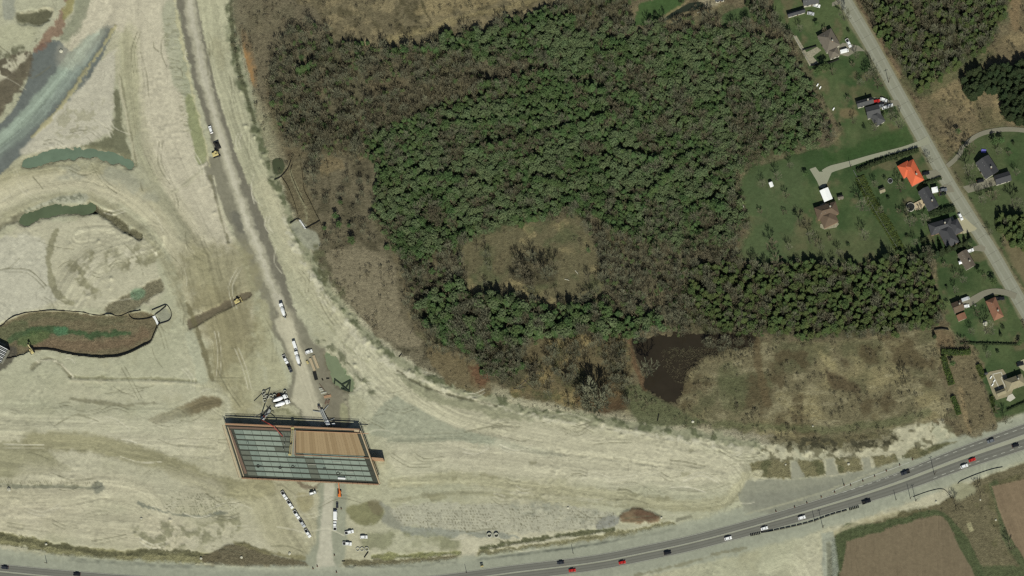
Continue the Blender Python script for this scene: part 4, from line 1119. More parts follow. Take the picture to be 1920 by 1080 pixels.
# ------------------------------------------------------------------ water
def water_mat(name, col, rough=0.12, var=0.12):
    m, nt, b = new_mat(name)
    geo = nt.nodes.new('ShaderNodeNewGeometry'); L = nt.links
    n = noise_node(nt, 0.12, 5, 0.65, geo.outputs['Position'])
    mr = nt.nodes.new('ShaderNodeMapRange'); mr.inputs['From Min'].default_value = 0.3; mr.inputs['From Max'].default_value = 0.7
    mr.inputs['To Min'].default_value = 1 - var; mr.inputs['To Max'].default_value = 1 + var; L.new(n.outputs['Fac'], mr.inputs['Value'])
    hsv = nt.nodes.new('ShaderNodeHueSaturation'); hsv.inputs['Color'].default_value = (*[float(c) for c in col], 1)
    L.new(mr.outputs['Result'], hsv.inputs['Value']); L.new(hsv.outputs['Color'], b.inputs['Base Color'])
    b.inputs['Roughness'].default_value = rough; b.inputs['IOR'].default_value = 1.33
    n2 = noise_node(nt, 1.2, 3, 0.5, geo.outputs['Position'])
    bp = nt.nodes.new('ShaderNodeBump'); bp.inputs['Strength'].default_value = 0.15; bp.inputs['Distance'].default_value = 0.05
    L.new(n2.outputs['Fac'], bp.inputs['Height']); L.new(bp.outputs['Normal'], b.inputs['Normal'])
    return m


def water(name, pts, z, col):
    P = smooth_pts(pts, 3, True)
    q = [((x - 960) * S, (540 - y) * S, z) for x, y in P]
    ar = sum(q[i][0] * q[(i + 1) % len(q)][1] - q[(i + 1) % len(q)][0] * q[i][1] for i in range(len(q)))
    if ar < 0: q = q[::-1]
    mb = MB(); mb.face(q)
    o = mb.build(name, water_mat(name + '_surface', col)); o['kind'] = 'structure'
    return o


def box_(x0, y0, x1, y1): return [(x0, y0), ((x0 + x1) / 2, y0), (x1, y0), (x1, (y0 + y1) / 2), (x1, y1), ((x0 + x1) / 2, y1), (x0, y1), (x0, (y0 + y1) / 2)]


water('settling_pond', box_(34, 268, 252, 322), -0.66, C(116, 133, 112))
water('settling_pond', [(30, 424), (30, 395), (70, 374), (130, 370), (174, 380), (174, 398), (120, 412), (80, 426)], -0.85, C(98, 110, 84))
water('settling_pond', box_(604, 658, 668, 738), -0.48, C(130, 140, 110))
water('settling_pond', [(511, 301), (527, 298), (533, 312), (527, 325), (515, 323)], 0.12, C(78, 84, 62))
water('dark_pond', box_(1178, 618, 1425, 765), -0.42, C(54, 48, 38))
water('garden_pond', [(1240, 38), (1275, 10), (1300, -2), (1322, 2), (1320, 18), (1300, 22), (1270, 29), (1248, 42)], -0.3, C(52, 58, 47))

# ------------------------------------------------------------------ trees
def leaf_mat(name, col, var=0.3, rnd=0.3, hue=0.02, sc=0.7, spec=0.15):
    m = mat(name, col, 0.75, var, sc, spec=spec, rnd=rnd, hue=hue)
    return m


M['pine'] = leaf_mat('pine_needles', C(81, 101, 60), 0.22, 0.16, 0.015)
M['pine_dark'] = leaf_mat('spruce_needles', C(56, 68, 42), 0.25, 0.2, 0.02)
M['pine_grey'] = leaf_mat('grey_green_needles', C(100, 114, 78), 0.22, 0.14, 0.012)
M['olive'] = leaf_mat('olive_needles', C(86, 100, 58), 0.25, 0.16, 0.02)
M['hedge'] = leaf_mat('hedge_leaves', C(80, 94, 46), 0.3, 0.12, 0.01)
M['bud'] = leaf_mat('budding_leaves', C(96, 112, 70), 0.25, 0.15, 0.02)
M['twig'] = leaf_mat('bare_twigs', C(122, 122, 99), 0.18, 0.16, 0.005)
M['twig_brown'] = leaf_mat('brown_twigs', C(116, 110, 88), 0.18, 0.16, 0.006)
M['bark'] = mat('bark', C(104, 96, 82), 0.9, 0.2, 3.0, rnd=0.2)
M['bark_dark'] = mat('dark_bark', C(70, 62, 50), 0.9, 0.2, 3.0, rnd=0.2)
M['dry'] = leaf_mat('dry_scrub', C(122, 114, 90), 0.22, 0.2, 0.015)


def tri_mesh_from(V, F, name, mats, midx=None):
    return np_mesh(name, np.array(V), np.array(F), mats, midx=midx)


def tube_tris(V, F, a, b, r0, r1, seg=4):
    a = np.array(a, float); b = np.array(b, float); d = b - a; L = np.linalg.norm(d)
    if L < 1e-6: return
    d /= L; up = np.array([0, 0, 1.0]) if abs(d[2]) < 0.9 else np.array([1.0, 0, 0])
    s = np.cross(d, up); s /= np.linalg.norm(s); u = np.cross(s, d)
    n = len(V)
    for p, r in ((a, r0), (b, r1)):
        for i in range(seg):
            t = 2 * math.pi * i / seg
            V.append(p + s * math.cos(t) * r + u * math.sin(t) * r)
    for i in range(seg):
        j = (i + 1) % seg
        F.append((n + i, n + j, n + seg + j)); F.append((n + i, n + seg + j, n + seg + i))


def star(V, F, r_, c, rad, k=5, tilt=0.5):
    """needle tuft: k kite leaves around c, cupped"""
    n0 = np.array([r_.uniform(-tilt, tilt), r_.uniform(-tilt, tilt), 1.0]); n0 /= np.linalg.norm(n0)
    a = np.cross(n0, [1, 0, 0]); a /= np.linalg.norm(a); b = np.cross(n0, a)
    off = r_.random() * 6.28
    for i in range(k):
        t = off + 2 * math.pi * i / k + r_.uniform(-.2, .2)
        d = a * math.cos(t) + b * math.sin(t); s = -a * math.sin(t) + b * math.cos(t)
        L = rad * r_.uniform(0.7, 1.2)
        n = len(V)
        V += [c, c + d * L * 0.5 + s * L * 0.24 - n0 * L * 0.02, c + d * L - n0 * L * r_.uniform(0.1, 0.45), c + d * L * 0.5 - s * L * 0.24 - n0 * L * 0.02]
        F.append((n, n + 1, n + 2)); F.append((n, n + 2, n + 3))


def conifer(seed, h, r, pointy=True):
    """spruce/pine: whorls of drooping boughs carrying tufts"""
    r_ = random.Random(seed); V = []; F = []
    lev = 8
    for i in range(lev):
        f = i / lev
        z = h * (0.14 + 0.80 * f)
        rad = r * (1 - f) ** (0.85 if pointy else 0.5) + 0.12
        nb = max(5, int(9 * (1 - f) + 4))
        o = r_.random() * 6.28
        for b in range(nb):
            t = o + 2 * math.pi * b / nb + r_.uniform(-.25, .25)
            L = rad * r_.uniform(0.65, 1.18)
            d = np.array([math.cos(t), math.sin(t), 0]); s = np.array([-d[1], d[0], 0])
            dz = -0.22 * L if pointy else 0.05 * L
            w = 0.26 * L + 0.15
            n = len(V)
            base = np.array([0, 0, z + 0.25])
            V += [base, base + d * L * 0.55 + s * w + np.array([0, 0, dz * .5 - .1]), base + d * L * 0.6 + np.array([0, 0, dz * .4 + .12]), base + d * L * 0.55 - s * w + np.array([0, 0, dz * .5 - .1]), base + d * L + np.array([0, 0, dz])]
            F += [(n, n + 1, n + 2), (n, n + 2, n + 3), (n + 1, n + 4, n + 2), (n + 2, n + 4, n + 3)]
            for q in range(2):
                c = base + d * L * r_.uniform(0.5, 0.95) + s * r_.uniform(-w, w) * .8 + np.array([0, 0, dz * .6 + r_.uniform(0, .25)])
                star(V, F, r_, c, 0.34 + 0.16 * L, 4)
    c = np.array([0, 0, h * 0.97]); star(V, F, r_, c, 0.5, 5)
    return V, F


def broad(seed, h, r, n=120, leafr=0.75):
    """rounded bushy crown made of tufts on a lumpy ellipsoid"""
    r_ = random.Random(seed); V = []; F = []
    lobes = [(r_.uniform(-.45, .45) * r, r_.uniform(-.45, .45) * r, h * r_.uniform(.55, .8), r * r_.uniform(.45, .7)) for _ in range(6)] + [(0, 0, h * .75, r * .6)]
    for i in range(n):
        L = r_.choice(lobes)
        t = r_.random() * 6.28; u = r_.uniform(-0.2, 1.0); q = math.sqrt(max(0, 1 - u * u))
        k = r_.uniform(.75, 1.05)
        c = np.array([L[0] + L[3] * q * math.cos(t) * k, L[1] + L[3] * q * math.sin(t) * k, L[2] + L[3] * u * .9 * k])
        star(V, F, r_, c, leafr * r_.uniform(.7, 1.2), 5, 0.7)
    return V, F


def bare(seed, h, r, twigw=0.05, dens=1.0):
    """leafless tree: trunk mesh and crown mesh"""
    r_ = random.Random(seed); TV = []; TF = []; V = []; F = []
    lean = np.array([r_.uniform(-.05, .05) * h, r_.uniform(-.05, .05) * h, 0])
    p0 = np.array([0, 0, -0.2]); p1 = np.array([0, 0, h * .32]) + lean * .3; p2 = np.array([0, 0, h * .6]) + lean
    tube_tris(TV, TF, p0, p1, .022 * h, .016 * h, 6); tube_tris(TV, TF, p1, p2, .016 * h, .009 * h, 5)

    def limb(a, d, L, rad, lvl):
        d = d / np.linalg.norm(d)
        m = a + d * L * .5 + np.array([r_.uniform(-.1, .1), r_.uniform(-.1, .1), r_.uniform(0, .1)]) * L
        e = a + d * L + np.array([0, 0, .12 * L])
        if lvl < 2:
            tube_tris(V, F, a, m, rad, rad * .75, 3); tube_tris(V, F, m, e, rad * .75, rad * .45, 3)
        else:
            s = np.cross(d, [0, 0, 1.0]); sn = np.linalg.norm(s); s = s / sn if sn > .05 else np.array([1.0, 0, 0])
            w = twigw * r_.uniform(.7, 1.4); n = len(V)
            V.extend([a - s * w, a + s * w, m + s * w * .8, e, m - s * w * .8]); F.extend([(n, n + 1, n + 2), (n, n + 2, n + 4), (n + 2, n + 3, n + 4)])
        if lvl >= 3: return
        nb = int((4, 4, 5)[lvl] * dens + r_.random())
        for i in range(nb):
            t = r_.uniform(.35, 1.0); b = a + (e - a) * t
            dd = d + np.array([r_.uniform(-.9, .9), r_.uniform(-.9, .9), r_.uniform(-.2, .6)])
            limb(b, dd, L * r_.uniform(.45, .7), rad * .45, lvl + 1)
    nl = 8
    for i in range(nl):
        t = 2 * math.pi * i / nl + r_.uniform(-.3, .3); f = r_.uniform(.3, 1.0)
        a = p1 + (p2 - p1) * f
        d = np.array([math.cos(t), math.sin(t), r_.uniform(.35, .9) + f * .3])
        limb(a, d, r * r_.uniform(.6, .85), .009 * h, 0)
    limb(p2, np.array([0.05, 0, 1.0]), h * .28, .009 * h, 0)
    return TV, TF, V, F


def trunk_only(h, r):
    V = []; F = []
    tube_tris(V, F, (0, 0, -0.2), (0, 0, h * .5), .02 * h, .014 * h, 6); tube_tris(V, F, (0, 0, h * .5), (0, 0, h * .93), .014 * h, .004 * h, 5)
    return V, F


class Kind:
    """one tree model: meshes for trunk and crown, and a combined mesh for the mass"""
    def __init__(self, nm, V, F, leafm, TV=None, TF=None, barkm=None):
        self.crown = tri_mesh_from(V, F, nm + '_crown', leafm)
        self.trunk = tri_mesh_from(TV, TF, nm + '_trunk', barkm) if TV else None
        if TV:
            n = len(V)
            A = np.vstack([np.array(V), np.array(TV)]); B = np.vstack([np.array(F), np.array(TF) + n])
            self.both = np_mesh(nm, A, B, [leafm, barkm], midx=[0] * len(F) + [1] * len(TF))
        else:
            self.both = self.crown


def mk_conifer(nm, seed, h, r, lm, pointy=True):
    V, F = conifer(seed, h, r, pointy); TV, TF = trunk_only(h, r)
    return Kind(nm, V, F, lm, TV, TF, M['bark_dark'])


def mk_broad(nm, seed, h, r, lm, n=120, leafr=.75):
    V, F = broad(seed, h, r, n, leafr); TV, TF = trunk_only(h * .8, r)
    return Kind(nm, V, F, lm, TV, TF, M['bark_dark'])


def mk_bare(nm, seed, h, r, lm, tw=.05, dens=1.0, bk='bark'):
    TV, TF, V, F = bare(seed, h, r, tw, dens)
    return Kind(nm, V, F, lm, TV, TF, M[bk])


K = {}
K['pine'] = [mk_conifer('pine', 10 + i, 8.6, 3.1, M['pine']) for i in range(3)] + [mk_broad('pine', 20 + i, 8.4, 3.3, M['pine'], 110) for i in range(2)] + [mk_broad('pine', 25 + i, 8.2, 3.2, M['pine_grey'], 100) for i in range(3)]
K['olive'] = [mk_conifer('olive_pine', 30 + i, 9.5, 2.7, M['olive'], False) for i in range(3)] + [mk_broad('olive_pine', 36, 9.5, 2.8, M['olive'], 100)]
K['block'] = [mk_conifer('spruce', 44 + i, 10, 3.0, M['pine_dark'], False) for i in range(3)]
K['spruce'] = [mk_conifer('spruce', 40 + i, 12, 2.9, M['pine_dark']) for i in range(3)]
K['bare'] = [mk_bare('bare_tree', 50 + i, 12.5, 4.4, M['twig'], .040) for i in range(4)] + [mk_bare('bare_tree', 56 + i, 11.5, 4.2, M['twig_brown'], .040, 1.0, 'bark_dark') for i in range(2)]
K['big'] = [mk_bare('great_tree', 81, 20, 11.5, M['twig'], .10, 1.55)]
K['shrub'] = [mk_bare('scrub', 60 + i, 3.4, 1.9, M['twig_brown' if i % 2 else 'dry'], .06, .75) for i in range(3)]
K['bush'] = [mk_broad('bush', 66 + i, 3.0, 1.7, M['pine_dark'], 45, .55) for i in range(2)] + [mk_broad('bush', 76, 3.4, 2.0, M['pine'], 50, .6), mk_broad('bush', 77, 3.2, 2.0, M['pine_grey'], 50, .6)]
K['bud'] = [mk_broad('budding_tree', 70 + i, 8.5, 3.2, M['bud'], 80, .6) for i in range(2)]


def mask_field(pts, soft=4, warp=6, curve=True):
    f = np.zeros((NY, NX), np.float32); w, m = poly(pts, soft, warp, curve); f[w] = m
    return f


def sample(field, px, py):
    i = int((px - X0) / STEP + .5); j = int((py - Y0) / STEP + .5)
    return float(field[min(max(j, 0), NY - 1), min(max(i, 0), NX - 1)])


fF = np.maximum(mask_field(FOREST, 4, 10), mask_field(EAST, 4, 6))
fF *= 1 - np.maximum(mask_field([(985, 655), (1040, 636), (1120, 636), (1175, 645), (1185, 700), (1175, 775), (1110, 780), (1000, 760), (960, 720)], 4, 8), mask_field([(800, 655), (840, 655), (900, 690), (930, 740), (880, 740), (820, 700)], 4, 8))
fC = mask_field(CLEAR, 6, 14)
fG = mask_field(GREEN, 16, 22)
fE = mask_field(EAST, 4, 6)
fO = mask_field([(1290, 500), (1400, 495), (1460, 505), (1700, 488), (1752, 520), (1760, 580), (1740, 615), (1600, 628), (1450, 632), (1330, 600)], 12, 12)
fBR = np.zeros((NY, NX), np.float32)
for q_ in ([(826, 268), (850, 262), (874, 275), (868, 300), (840, 304)], [(915, 262), (960, 245), (1020, 248), (1030, 270), (980, 290), (925, 288)], [(1066, 145), (1100, 138), (1134, 152), (1128, 170), (1080, 168)], [(1168, 142), (1190, 132), (1218, 146), (1214, 172), (1180, 174)],
           [(1096, 276), (1115, 268), (1136, 280), (1126, 298), (1100, 296)], [(936, 338), (962, 330), (986, 345), (978, 374), (944, 372)], [(1376, 220), (1410, 210), (1436, 240), (1430, 310), (1396, 312), (1380, 270)], [(1276, 452), (1310, 440), (1346, 456), (1340, 500), (1296, 508)],
           [(680, 232), (760, 186), (860, 150), (960, 128), (1034, 122), (1036, 142), (960, 156), (880, 176), (800, 208), (706, 250)], [(1140, 200), (1180, 196), (1190, 216), (1150, 224)], [(800, 405), (840, 398), (850, 420), (812, 428)], [(1300, 400), (1340, 390), (1350, 420), (1310, 430)]):
    fBR = np.maximum(fBR, mask_field(q_, 5, 9))
fS = np.maximum(mask_field([(790, 560), (830, 545), (890, 540), (1000, 548), (1120, 575), (1170, 600), (1080, 632), (1000, 648), (900, 655), (830, 640), (795, 610)], 10, 12),
                mask_field([(1180, 590), (1240, 600), (1240, 628), (1160, 640), (1120, 620)], 6, 6))
fP = mask_field([(1806, 150), (1860, 132), (1930, 118), (2010, 110), (2010, 232), (1900, 232), (1880, 200), (1865, 175), (1830, 186), (1810, 180)], 2, 2)
fP2 = mask_field([(1868, 412), (1895, 405), (1930, 410), (2010, 430), (2010, 500), (1920, 470), (1880, 450)], 2, 2)
SHROWS = [[(905, 280), (960, 268), (1010, 256), (1060, 243), (1110, 232), (1152, 216)], [(790, 334), (830, 334), (870, 338), (912, 348)], [(1004, 338), (1030, 340), (1058, 348)], [(1220, 362), (1240, 345), (1262, 322), (1282, 302)], [(905, 160), (950, 150), (1000, 142), (1034, 134)],
          [(1070, 160), (1100, 164), (1132, 172)], [(560, 130), (590, 122)], [(1160, 285), (1190, 292), (1230, 300)], [(800, 245), (860, 232), (900, 236)], [(1290, 395), (1330, 380), (1352, 390)], [(730, 98), (780, 92), (820, 92)]]
GAPS = [([(x, y - 11) for x, y in r] + [(x, y - 3) for x, y in r[::-1]], 0) for r in SHROWS] + [
        ([(690, 370), (700, 372), (722, 440), (735, 458), (728, 462), (712, 440)], 0),
        ([(640, 165), (690, 162), (770, 155), (772, 165), (700, 180), (660, 186)], 0),
        ([(960, 150), (1000, 140), (1010, 128), (960, 140)], 0)]
fgap = np.zeros((NY, NX), np.float32)
for pts, _ in GAPS:
    fgap = np.maximum(fgap, mask_field(pts, 1.5, 2))
fedgeclump = fbm(GX, GY, 40, 3, 10)
fmix = fbm(GX, GY, 26, 3, 0)
fmix2 = fbm(GX, GY, 90, 3, 11)

fdens2 = fbm(GX, GY, 40, 3, 7)
pts_trees = []     # px, py, kind, variant, scale, rot
rt = random.Random(5)


def scatter(field, spacing, choose, thr=.5, box=(X0, Y0, X1, Y1), bag=None):
    y = box[1]; row = 0
    while y < box[3]:
        x = box[0] + (row % 2) * spacing / 2
        while x < box[2]:
            px = x + rt.uniform(-.42, .42) * spacing; py = y + rt.uniform(-.42, .42) * spacing
            if X0 + 8 < px < X1 - 8 and Y0 + 8 < py < Y1 - 8 and sample(field, px, py) > thr:
                r = choose(px, py)
                if r: (pts_trees if bag is None else bag).append((px, py) + r)
            x += spacing
        y += spacing * .87; row += 1


fgr = fbm(GX, GY * 1.6, 55, 3, 4)


def choose_forest(px, py):
    if sample(fC, px, py) > .35 or sample(fgap, px, py) > .4: return None
    g = sample(fG, px, py); o = sample(fO, px, py); s = sample(fS, px, py); e = sample(fE, px, py)
    n = sample(fmix, px, py); n2 = sample(fmix2, px, py); u = rt.random()
    if o > .5:
        if n > .45: return ('bare', rt.randrange(6), rt.uniform(.5, .85)) if u < .7 else None
        if rt.random() < .8: return ('olive', rt.randrange(4), rt.uniform(.5, .95))
        return ('bare', rt.randrange(6), rt.uniform(.5, .8)) if u < .5 else None
    if s > .5:
        if n > .55: return ('bare', rt.randrange(6), rt.uniform(.6, .9))
        return ('pine', rt.choice((0, 1, 2, 3, 5, 6)), rt.uniform(.6, 1.1)) if u < .72 else None
    if e > .5:
        if n + .25 * n2 + rt.uniform(-.5, .5) < .25 and px > 1640 + 0 * py: return ('olive', rt.randrange(4), rt.uniform(.45, .85)) if u < .8 else ('bare', rt.randrange(6), rt.uniform(.5, .75))
        return ('bare', rt.randrange(6), rt.uniform(.45, .8)) if u < .5 else None
    if sample(fBR, px, py) > .5:
        return ('bare', rt.choice((4, 5, 5, 4, 2)), rt.uniform(.4, .8)) if u < .6 else None
    if g > .4:
        k = n * .8 + .5 * n2 + rt.uniform(-.4, .4) + (.12 if px > 1200 else -.12)
        if k < .42: return ('pine', rt.choice((0, 1, 2, 3, 4)) if sample(fgr, px, py) + rt.uniform(-.3, .3) < .05 - .2 * (px > 1150) else rt.choice((5, 6, 7)), rt.uniform(.42, .85)) if u < .97 else None
        if k < .52: return ('bud', rt.randrange(2), rt.uniform(.35, .65))
        return ('bare', rt.randrange(6), rt.uniform(.45, .8)) if u < .8 else None
    if rt.random() < .04 and n < 0: return ('pine', rt.randrange(5), rt.uniform(.5, .75))
    if u < .42: return ('bare', rt.randrange(6), rt.uniform(.4, .85))
    if u < .66: return ('bud', 0, rt.uniform(.4, .6))
    return None


scatter(fF, 9.0, choose_forest)
for r in SHROWS:
    P_ = smooth_pts(r, 6)
    for x_, y_ in P_[::2]:
        pts_trees.append((x_ + rt.uniform(-2, 2), y_ + 4 + rt.uniform(-2, 2), 'pine', rt.choice((0, 1, 2, 3, 4)), rt.uniform(.75, 1.15)))
for x_, y_ in [(rt.uniform(900, 985), rt.uniform(672, 702)) for _ in range(26)]:
    pts_trees.append((x_, y_, 'pine', rt.randrange(5), rt.uniform(.5, .8)))
for _ in range(210):
    x_, y_ = rt.uniform(985, 1180), rt.uniform(645, 770)
    if y_ < 772 - abs(x_ - 1120) * .1 and sample(fdens2, x_, y_) > -.15: pts_trees.append((x_, y_, 'bare', rt.randrange(6), rt.uniform(.4, .85)))
for _ in range(90):
    x_, y_ = rt.uniform(800, 980), rt.uniform(645, 735)
    if y_ < 640 + (x_ - 790) * .6: pts_trees.append((x_, y_, 'bare', rt.randrange(6), rt.uniform(.4, .75)))
for _ in range(30):
    a_, q_ = rt.uniform(0, 6.28), math.sqrt(rt.random()); pts_trees.append((1002 + 44 * q_ * math.cos(a_), 514 + 24 * q_ * math.sin(a_), 'bare', rt.choice((4, 5, 0)), rt.uniform(.35, .65)))
for _ in range(26):
    pts_trees.append((rt.uniform(1318, 1410), rt.uniform(638, 660), 'bare', rt.randrange(6), rt.uniform(.35, .65)))
for _ in range(34):
    x_, y_ = rt.choice([(rt.uniform(868, 925), rt.uniform(450, 545)), (rt.uniform(1085, 1130), rt.uniform(430, 560)), (rt.uniform(930, 1060), rt.uniform(545, 575))])
    pts_trees.append((x_, y_, 'bare', rt.randrange(6), rt.uniform(.35, .7)))
for _ in range(90):
    x_, y_ = rt.uniform(560, 760), rt.uniform(290, 460)
    if sample(fF, x_, y_) < .5 and x_ > 570 + (y_ - 290) * .2: pts_trees.append((x_, y_, 'bare', rt.randrange(6), rt.uniform(.3, .6)))
scatter(fP, 10.0, lambda x, y: ('spruce', rt.randrange(3), rt.uniform(.7, 1.0)))
scatter(fP2, 11.0, lambda x, y: ('olive', rt.randrange(4), rt.uniform(.8, 1.0)))

# single evergreens and clumps that stand out at the wood's edge (px, py, kind, scale)
for x, y, k, s in [(600, 98, 'bush', 1.2), (596, 105, 'bush', 1.3), (604, 110, 'bush', 1.1), (600, 118, 'bush', 1), (645, 82, 'pine', .55), (655, 84, 'pine', .5), (668, 83, 'pine', .5), (680, 82, 'pine', .5), (690, 82, 'pine', .45), (650, 90, 'bush', 1.3), (664, 91, 'bush', 1.3), (676, 90, 'bush', 1.2)]:
    pts_trees.append((x, y, k, rt.randrange(2), s))

counts = {}
for p in pts_trees: counts[p[2]] = counts.get(p[2], 0) + 1
print('trees', counts)


def place_tree(name, kd, var, px, py, sc, label, cat, group=None, z=None, rot=None):
    k = K[kd][var]
    x, y = G(px, py); zz = zat(px, py) if z is None else z
    if k.trunk is None:
        o = bpy.data.objects.new(name, k.crown); link(o); o.location = (x, y, zz); o.rotation_euler = (0, 0, rt.random() * 6.28); o.scale = (sc,) * 3
        return tag(o, label, cat, group)
    t = empty(name, (x, y, zz), rt.random() * 6.28 if rot is None else rot, label, cat, group)
    t.scale = (sc, sc, sc * rt.uniform(.92, 1.08))
    link(bpy.data.objects.new('trunk', k.trunk), t)
    link(bpy.data.objects.new('crown', k.crown), t)
    return t


LM = [(1620, 60, 'in the road side of the eastern wood near its top'), (1700, 40, 'in the top middle of the eastern wood'), (1820, 40, 'in the far corner of the eastern wood by the bare strip'), (1700, 130, 'at the pointed road end of the eastern wood'), (1800, 100, 'on the southern rim of the eastern wood'),
      (1330, 540, 'in the west end of the olive stand behind the dark pond'), (1430, 540, 'in the olive stand below the orchard lawn'), (1530, 520, 'along the lawn edge of the olive stand'), (1530, 600, 'along the meadow edge of the olive stand'), (1640, 520, 'in the olive stand south of the wide hedge row'),
      (1640, 600, 'on the meadow rim of the olive stand near the houses'), (1730, 500, 'at the garden corner of the olive stand'), (1730, 590, 'at the southeast corner of the olive stand'), (1300, 610, 'on the north shore of the dark pond'), (1210, 600, 'at the northwest corner of the dark pond'),
      (1140, 590, 'between the clearing and the dark pond'), (1060, 600, 'in the belt southeast of the clearing'), (980, 590, 'in the belt right below the clearing'), (900, 600, 'in the belt southwest of the clearing'), (830, 580, 'in the wood west of the pine belt'), (820, 500, 'in the grey wood just west of the clearing'),
      (930, 680, 'in the southern tip of the wood above the cut bank'), (860, 640, 'on the southwest flank of the wood by the haul sweep'), (1150, 500, 'in the grey wood just east of the clearing'), (1250, 520, 'in the grey wood halfway to the orchard lawn'), (1340, 440, 'by the orchard lawn in the green wood'), (1230, 430, 'in the green wood northeast of the clearing'),
      (1120, 380, 'in the green wood above the upper corner of the clearing'), (1000, 390, 'in the green wood right above the clearing'), (880, 410, 'in the green wood northwest of the clearing'), (780, 430, 'at the straight path on the west edge of the green wood'), (740, 330, 'at the western edge of the green wood by the scrub meadow'), (860, 320, 'in the western green wood above the long gap'),
      (980, 290, 'beside the long narrow gap in the green wood'), (1110, 260, 'in the green wood at the upper end of the long gap'), (1230, 330, 'in the middle of the eastern green wood'), (1360, 330, 'at the wood edge facing the white shed'), (1350, 230, 'in the eastern green wood west of the long lawn'), (1480, 230, 'at the wood edge facing the crowded driveway house'),
      (1240, 190, 'in the upper middle of the green wood'), (1120, 160, 'in the upper green wood below the top meadow track'), (900, 220, 'in the green wood where it meets the leafless wood'), (1000, 120, 'in the mixed wood below the top brown meadow'), (880, 90, 'on the north rim of the mixed wood'), (1060, 50, 'in the northern mixed wood west of the garden pond'),
      (1150, 100, 'in the mixed wood southwest of the garden pond'), (1290, 90, 'in the wood south of the garden pond'), (1420, 110, 'in the wood behind the patio garden'), (1500, 150, 'at the wood edge facing the patio garden'), (760, 140, 'in the leafless wood below the brown bush meadow'), (640, 120, 'in the northern leafless wood by the evergreen bushes'),
      (560, 100, 'at the northwest corner of the leafless wood'), (540, 180, 'at the western rim of the leafless wood by the haul sweep'), (640, 190, 'in the middle of the leafless wood'), (560, 250, 'in the southwest corner of the leafless wood'), (670, 260, 'in the southern leafless wood above the scrub meadow'), (760, 210, 'in the leafless wood next to the first green pines')]


def where(px, py):
    return min(LM, key=lambda l: (l[0] - px) ** 2 + 1.6 * (l[1] - py) ** 2)[2]


LAB = {'pine': ('pine_tree', 'dark green pine tree standing in the dense wood', 'tree', 'pines in the wood'),
       'olive': ('olive_pine', 'olive green pine tree in a close evergreen stand', 'tree', 'olive pines in the close stands'),
       'bare': ('bare_tree', 'leafless grey brown tree standing in the wood', 'tree', 'leafless trees in the wood'),
       'spruce': ('spruce_tree', 'dark spruce in the planted block east of the road', 'tree', 'spruces in the planted block'),
       'bud': ('budding_tree', 'pale green budding tree among the evergreens', 'tree', 'budding trees in the wood'),
       'bush': ('evergreen_bush', 'small evergreen bush in the leafless wood west of the pines', 'bush', 'evergreen bushes in the leafless wood')}
MASS = {'pine': 'pine_wood', 'olive': 'olive_pine_wood', 'bare': 'bare_wood', 'bud': 'budding_wood'}


def gn_mass(name, entries, kinds, label):
    """one stuff object: points with variant, scale and turn, instanced by geometry nodes"""
    V = []; va = []; sc = []; ro = []
    for e in entries:
        px, py, kd, var, s = e[:5]
        x, y = G(px, py); V.append((x, y, zat(px, py))); va.append(kinds.index((kd, var))); sc.append(s); ro.append(rt.random() * 6.28)
    me = bpy.data.meshes.new(name); me.from_pydata(V, [], [])
    for an, ty, data in (('variant', 'INT', va), ('size', 'FLOAT', sc), ('turn', 'FLOAT', ro)):
        a = me.attributes.new(an, ty, 'POINT'); a.data.foreach_set('value', data)
    o = bpy.data.objects.new(name, me); link(o); tag(o, label, name.replace('_', ' '), None, 'stuff')
    ng = bpy.data.node_groups.new(name, 'GeometryNodeTree')
    ng.interface.new_socket('Geometry', in_out='INPUT', socket_type='NodeSocketGeometry'); ng.interface.new_socket('Geometry', in_out='OUTPUT', socket_type='NodeSocketGeometry')
    gi = ng.nodes.new('NodeGroupInput'); go = ng.nodes.new('NodeGroupOutput'); jn = ng.nodes.new('GeometryNodeJoinGeometry')

    def attr(nm, dt):
        n = ng.nodes.new('GeometryNodeInputNamedAttribute'); n.data_type = dt; n.inputs[0].default_value = nm; return n.outputs[0]
    a_v, a_s, a_t = attr('variant', 'INT'), attr('size', 'FLOAT'), attr('turn', 'FLOAT')
    cx = ng.nodes.new('ShaderNodeCombineXYZ'); ng.links.new(a_t, cx.inputs[2])
    for i, (kd, var) in enumerate(kinds):
        src = bpy.data.objects.get('source_%s_%d' % (kd, var)) or bpy.data.objects.new('source_%s_%d' % (kd, var), K[kd][var].both)
        oi = ng.nodes.new('GeometryNodeObjectInfo'); oi.inputs['Object'].default_value = src; oi.inputs['As Instance'].default_value = True
        cp = ng.nodes.new('FunctionNodeCompare'); cp.data_type = 'INT'; cp.operation = 'EQUAL'
        ng.links.new(a_v, cp.inputs['A'] if cp.inputs['A'].type == 'INT' else cp.inputs[2]); (cp.inputs[3]).default_value = i
        ip = ng.nodes.new('GeometryNodeInstanceOnPoints')
        ng.links.new(gi.outputs[0], ip.inputs['Points']); ng.links.new(cp.outputs[0], ip.inputs['Selection']); ng.links.new(oi.outputs['Geometry'], ip.inputs['Instance'])
        ng.links.new(cx.outputs[0], ip.inputs['Rotation']); ng.links.new(a_s, ip.inputs['Scale'])
        ng.links.new(ip.outputs[0], jn.inputs[0])
    ng.links.new(jn.outputs[0], go.inputs[0])
    md = o.modifiers.new('scatter', 'NODES'); md.node_group = ng
    return o


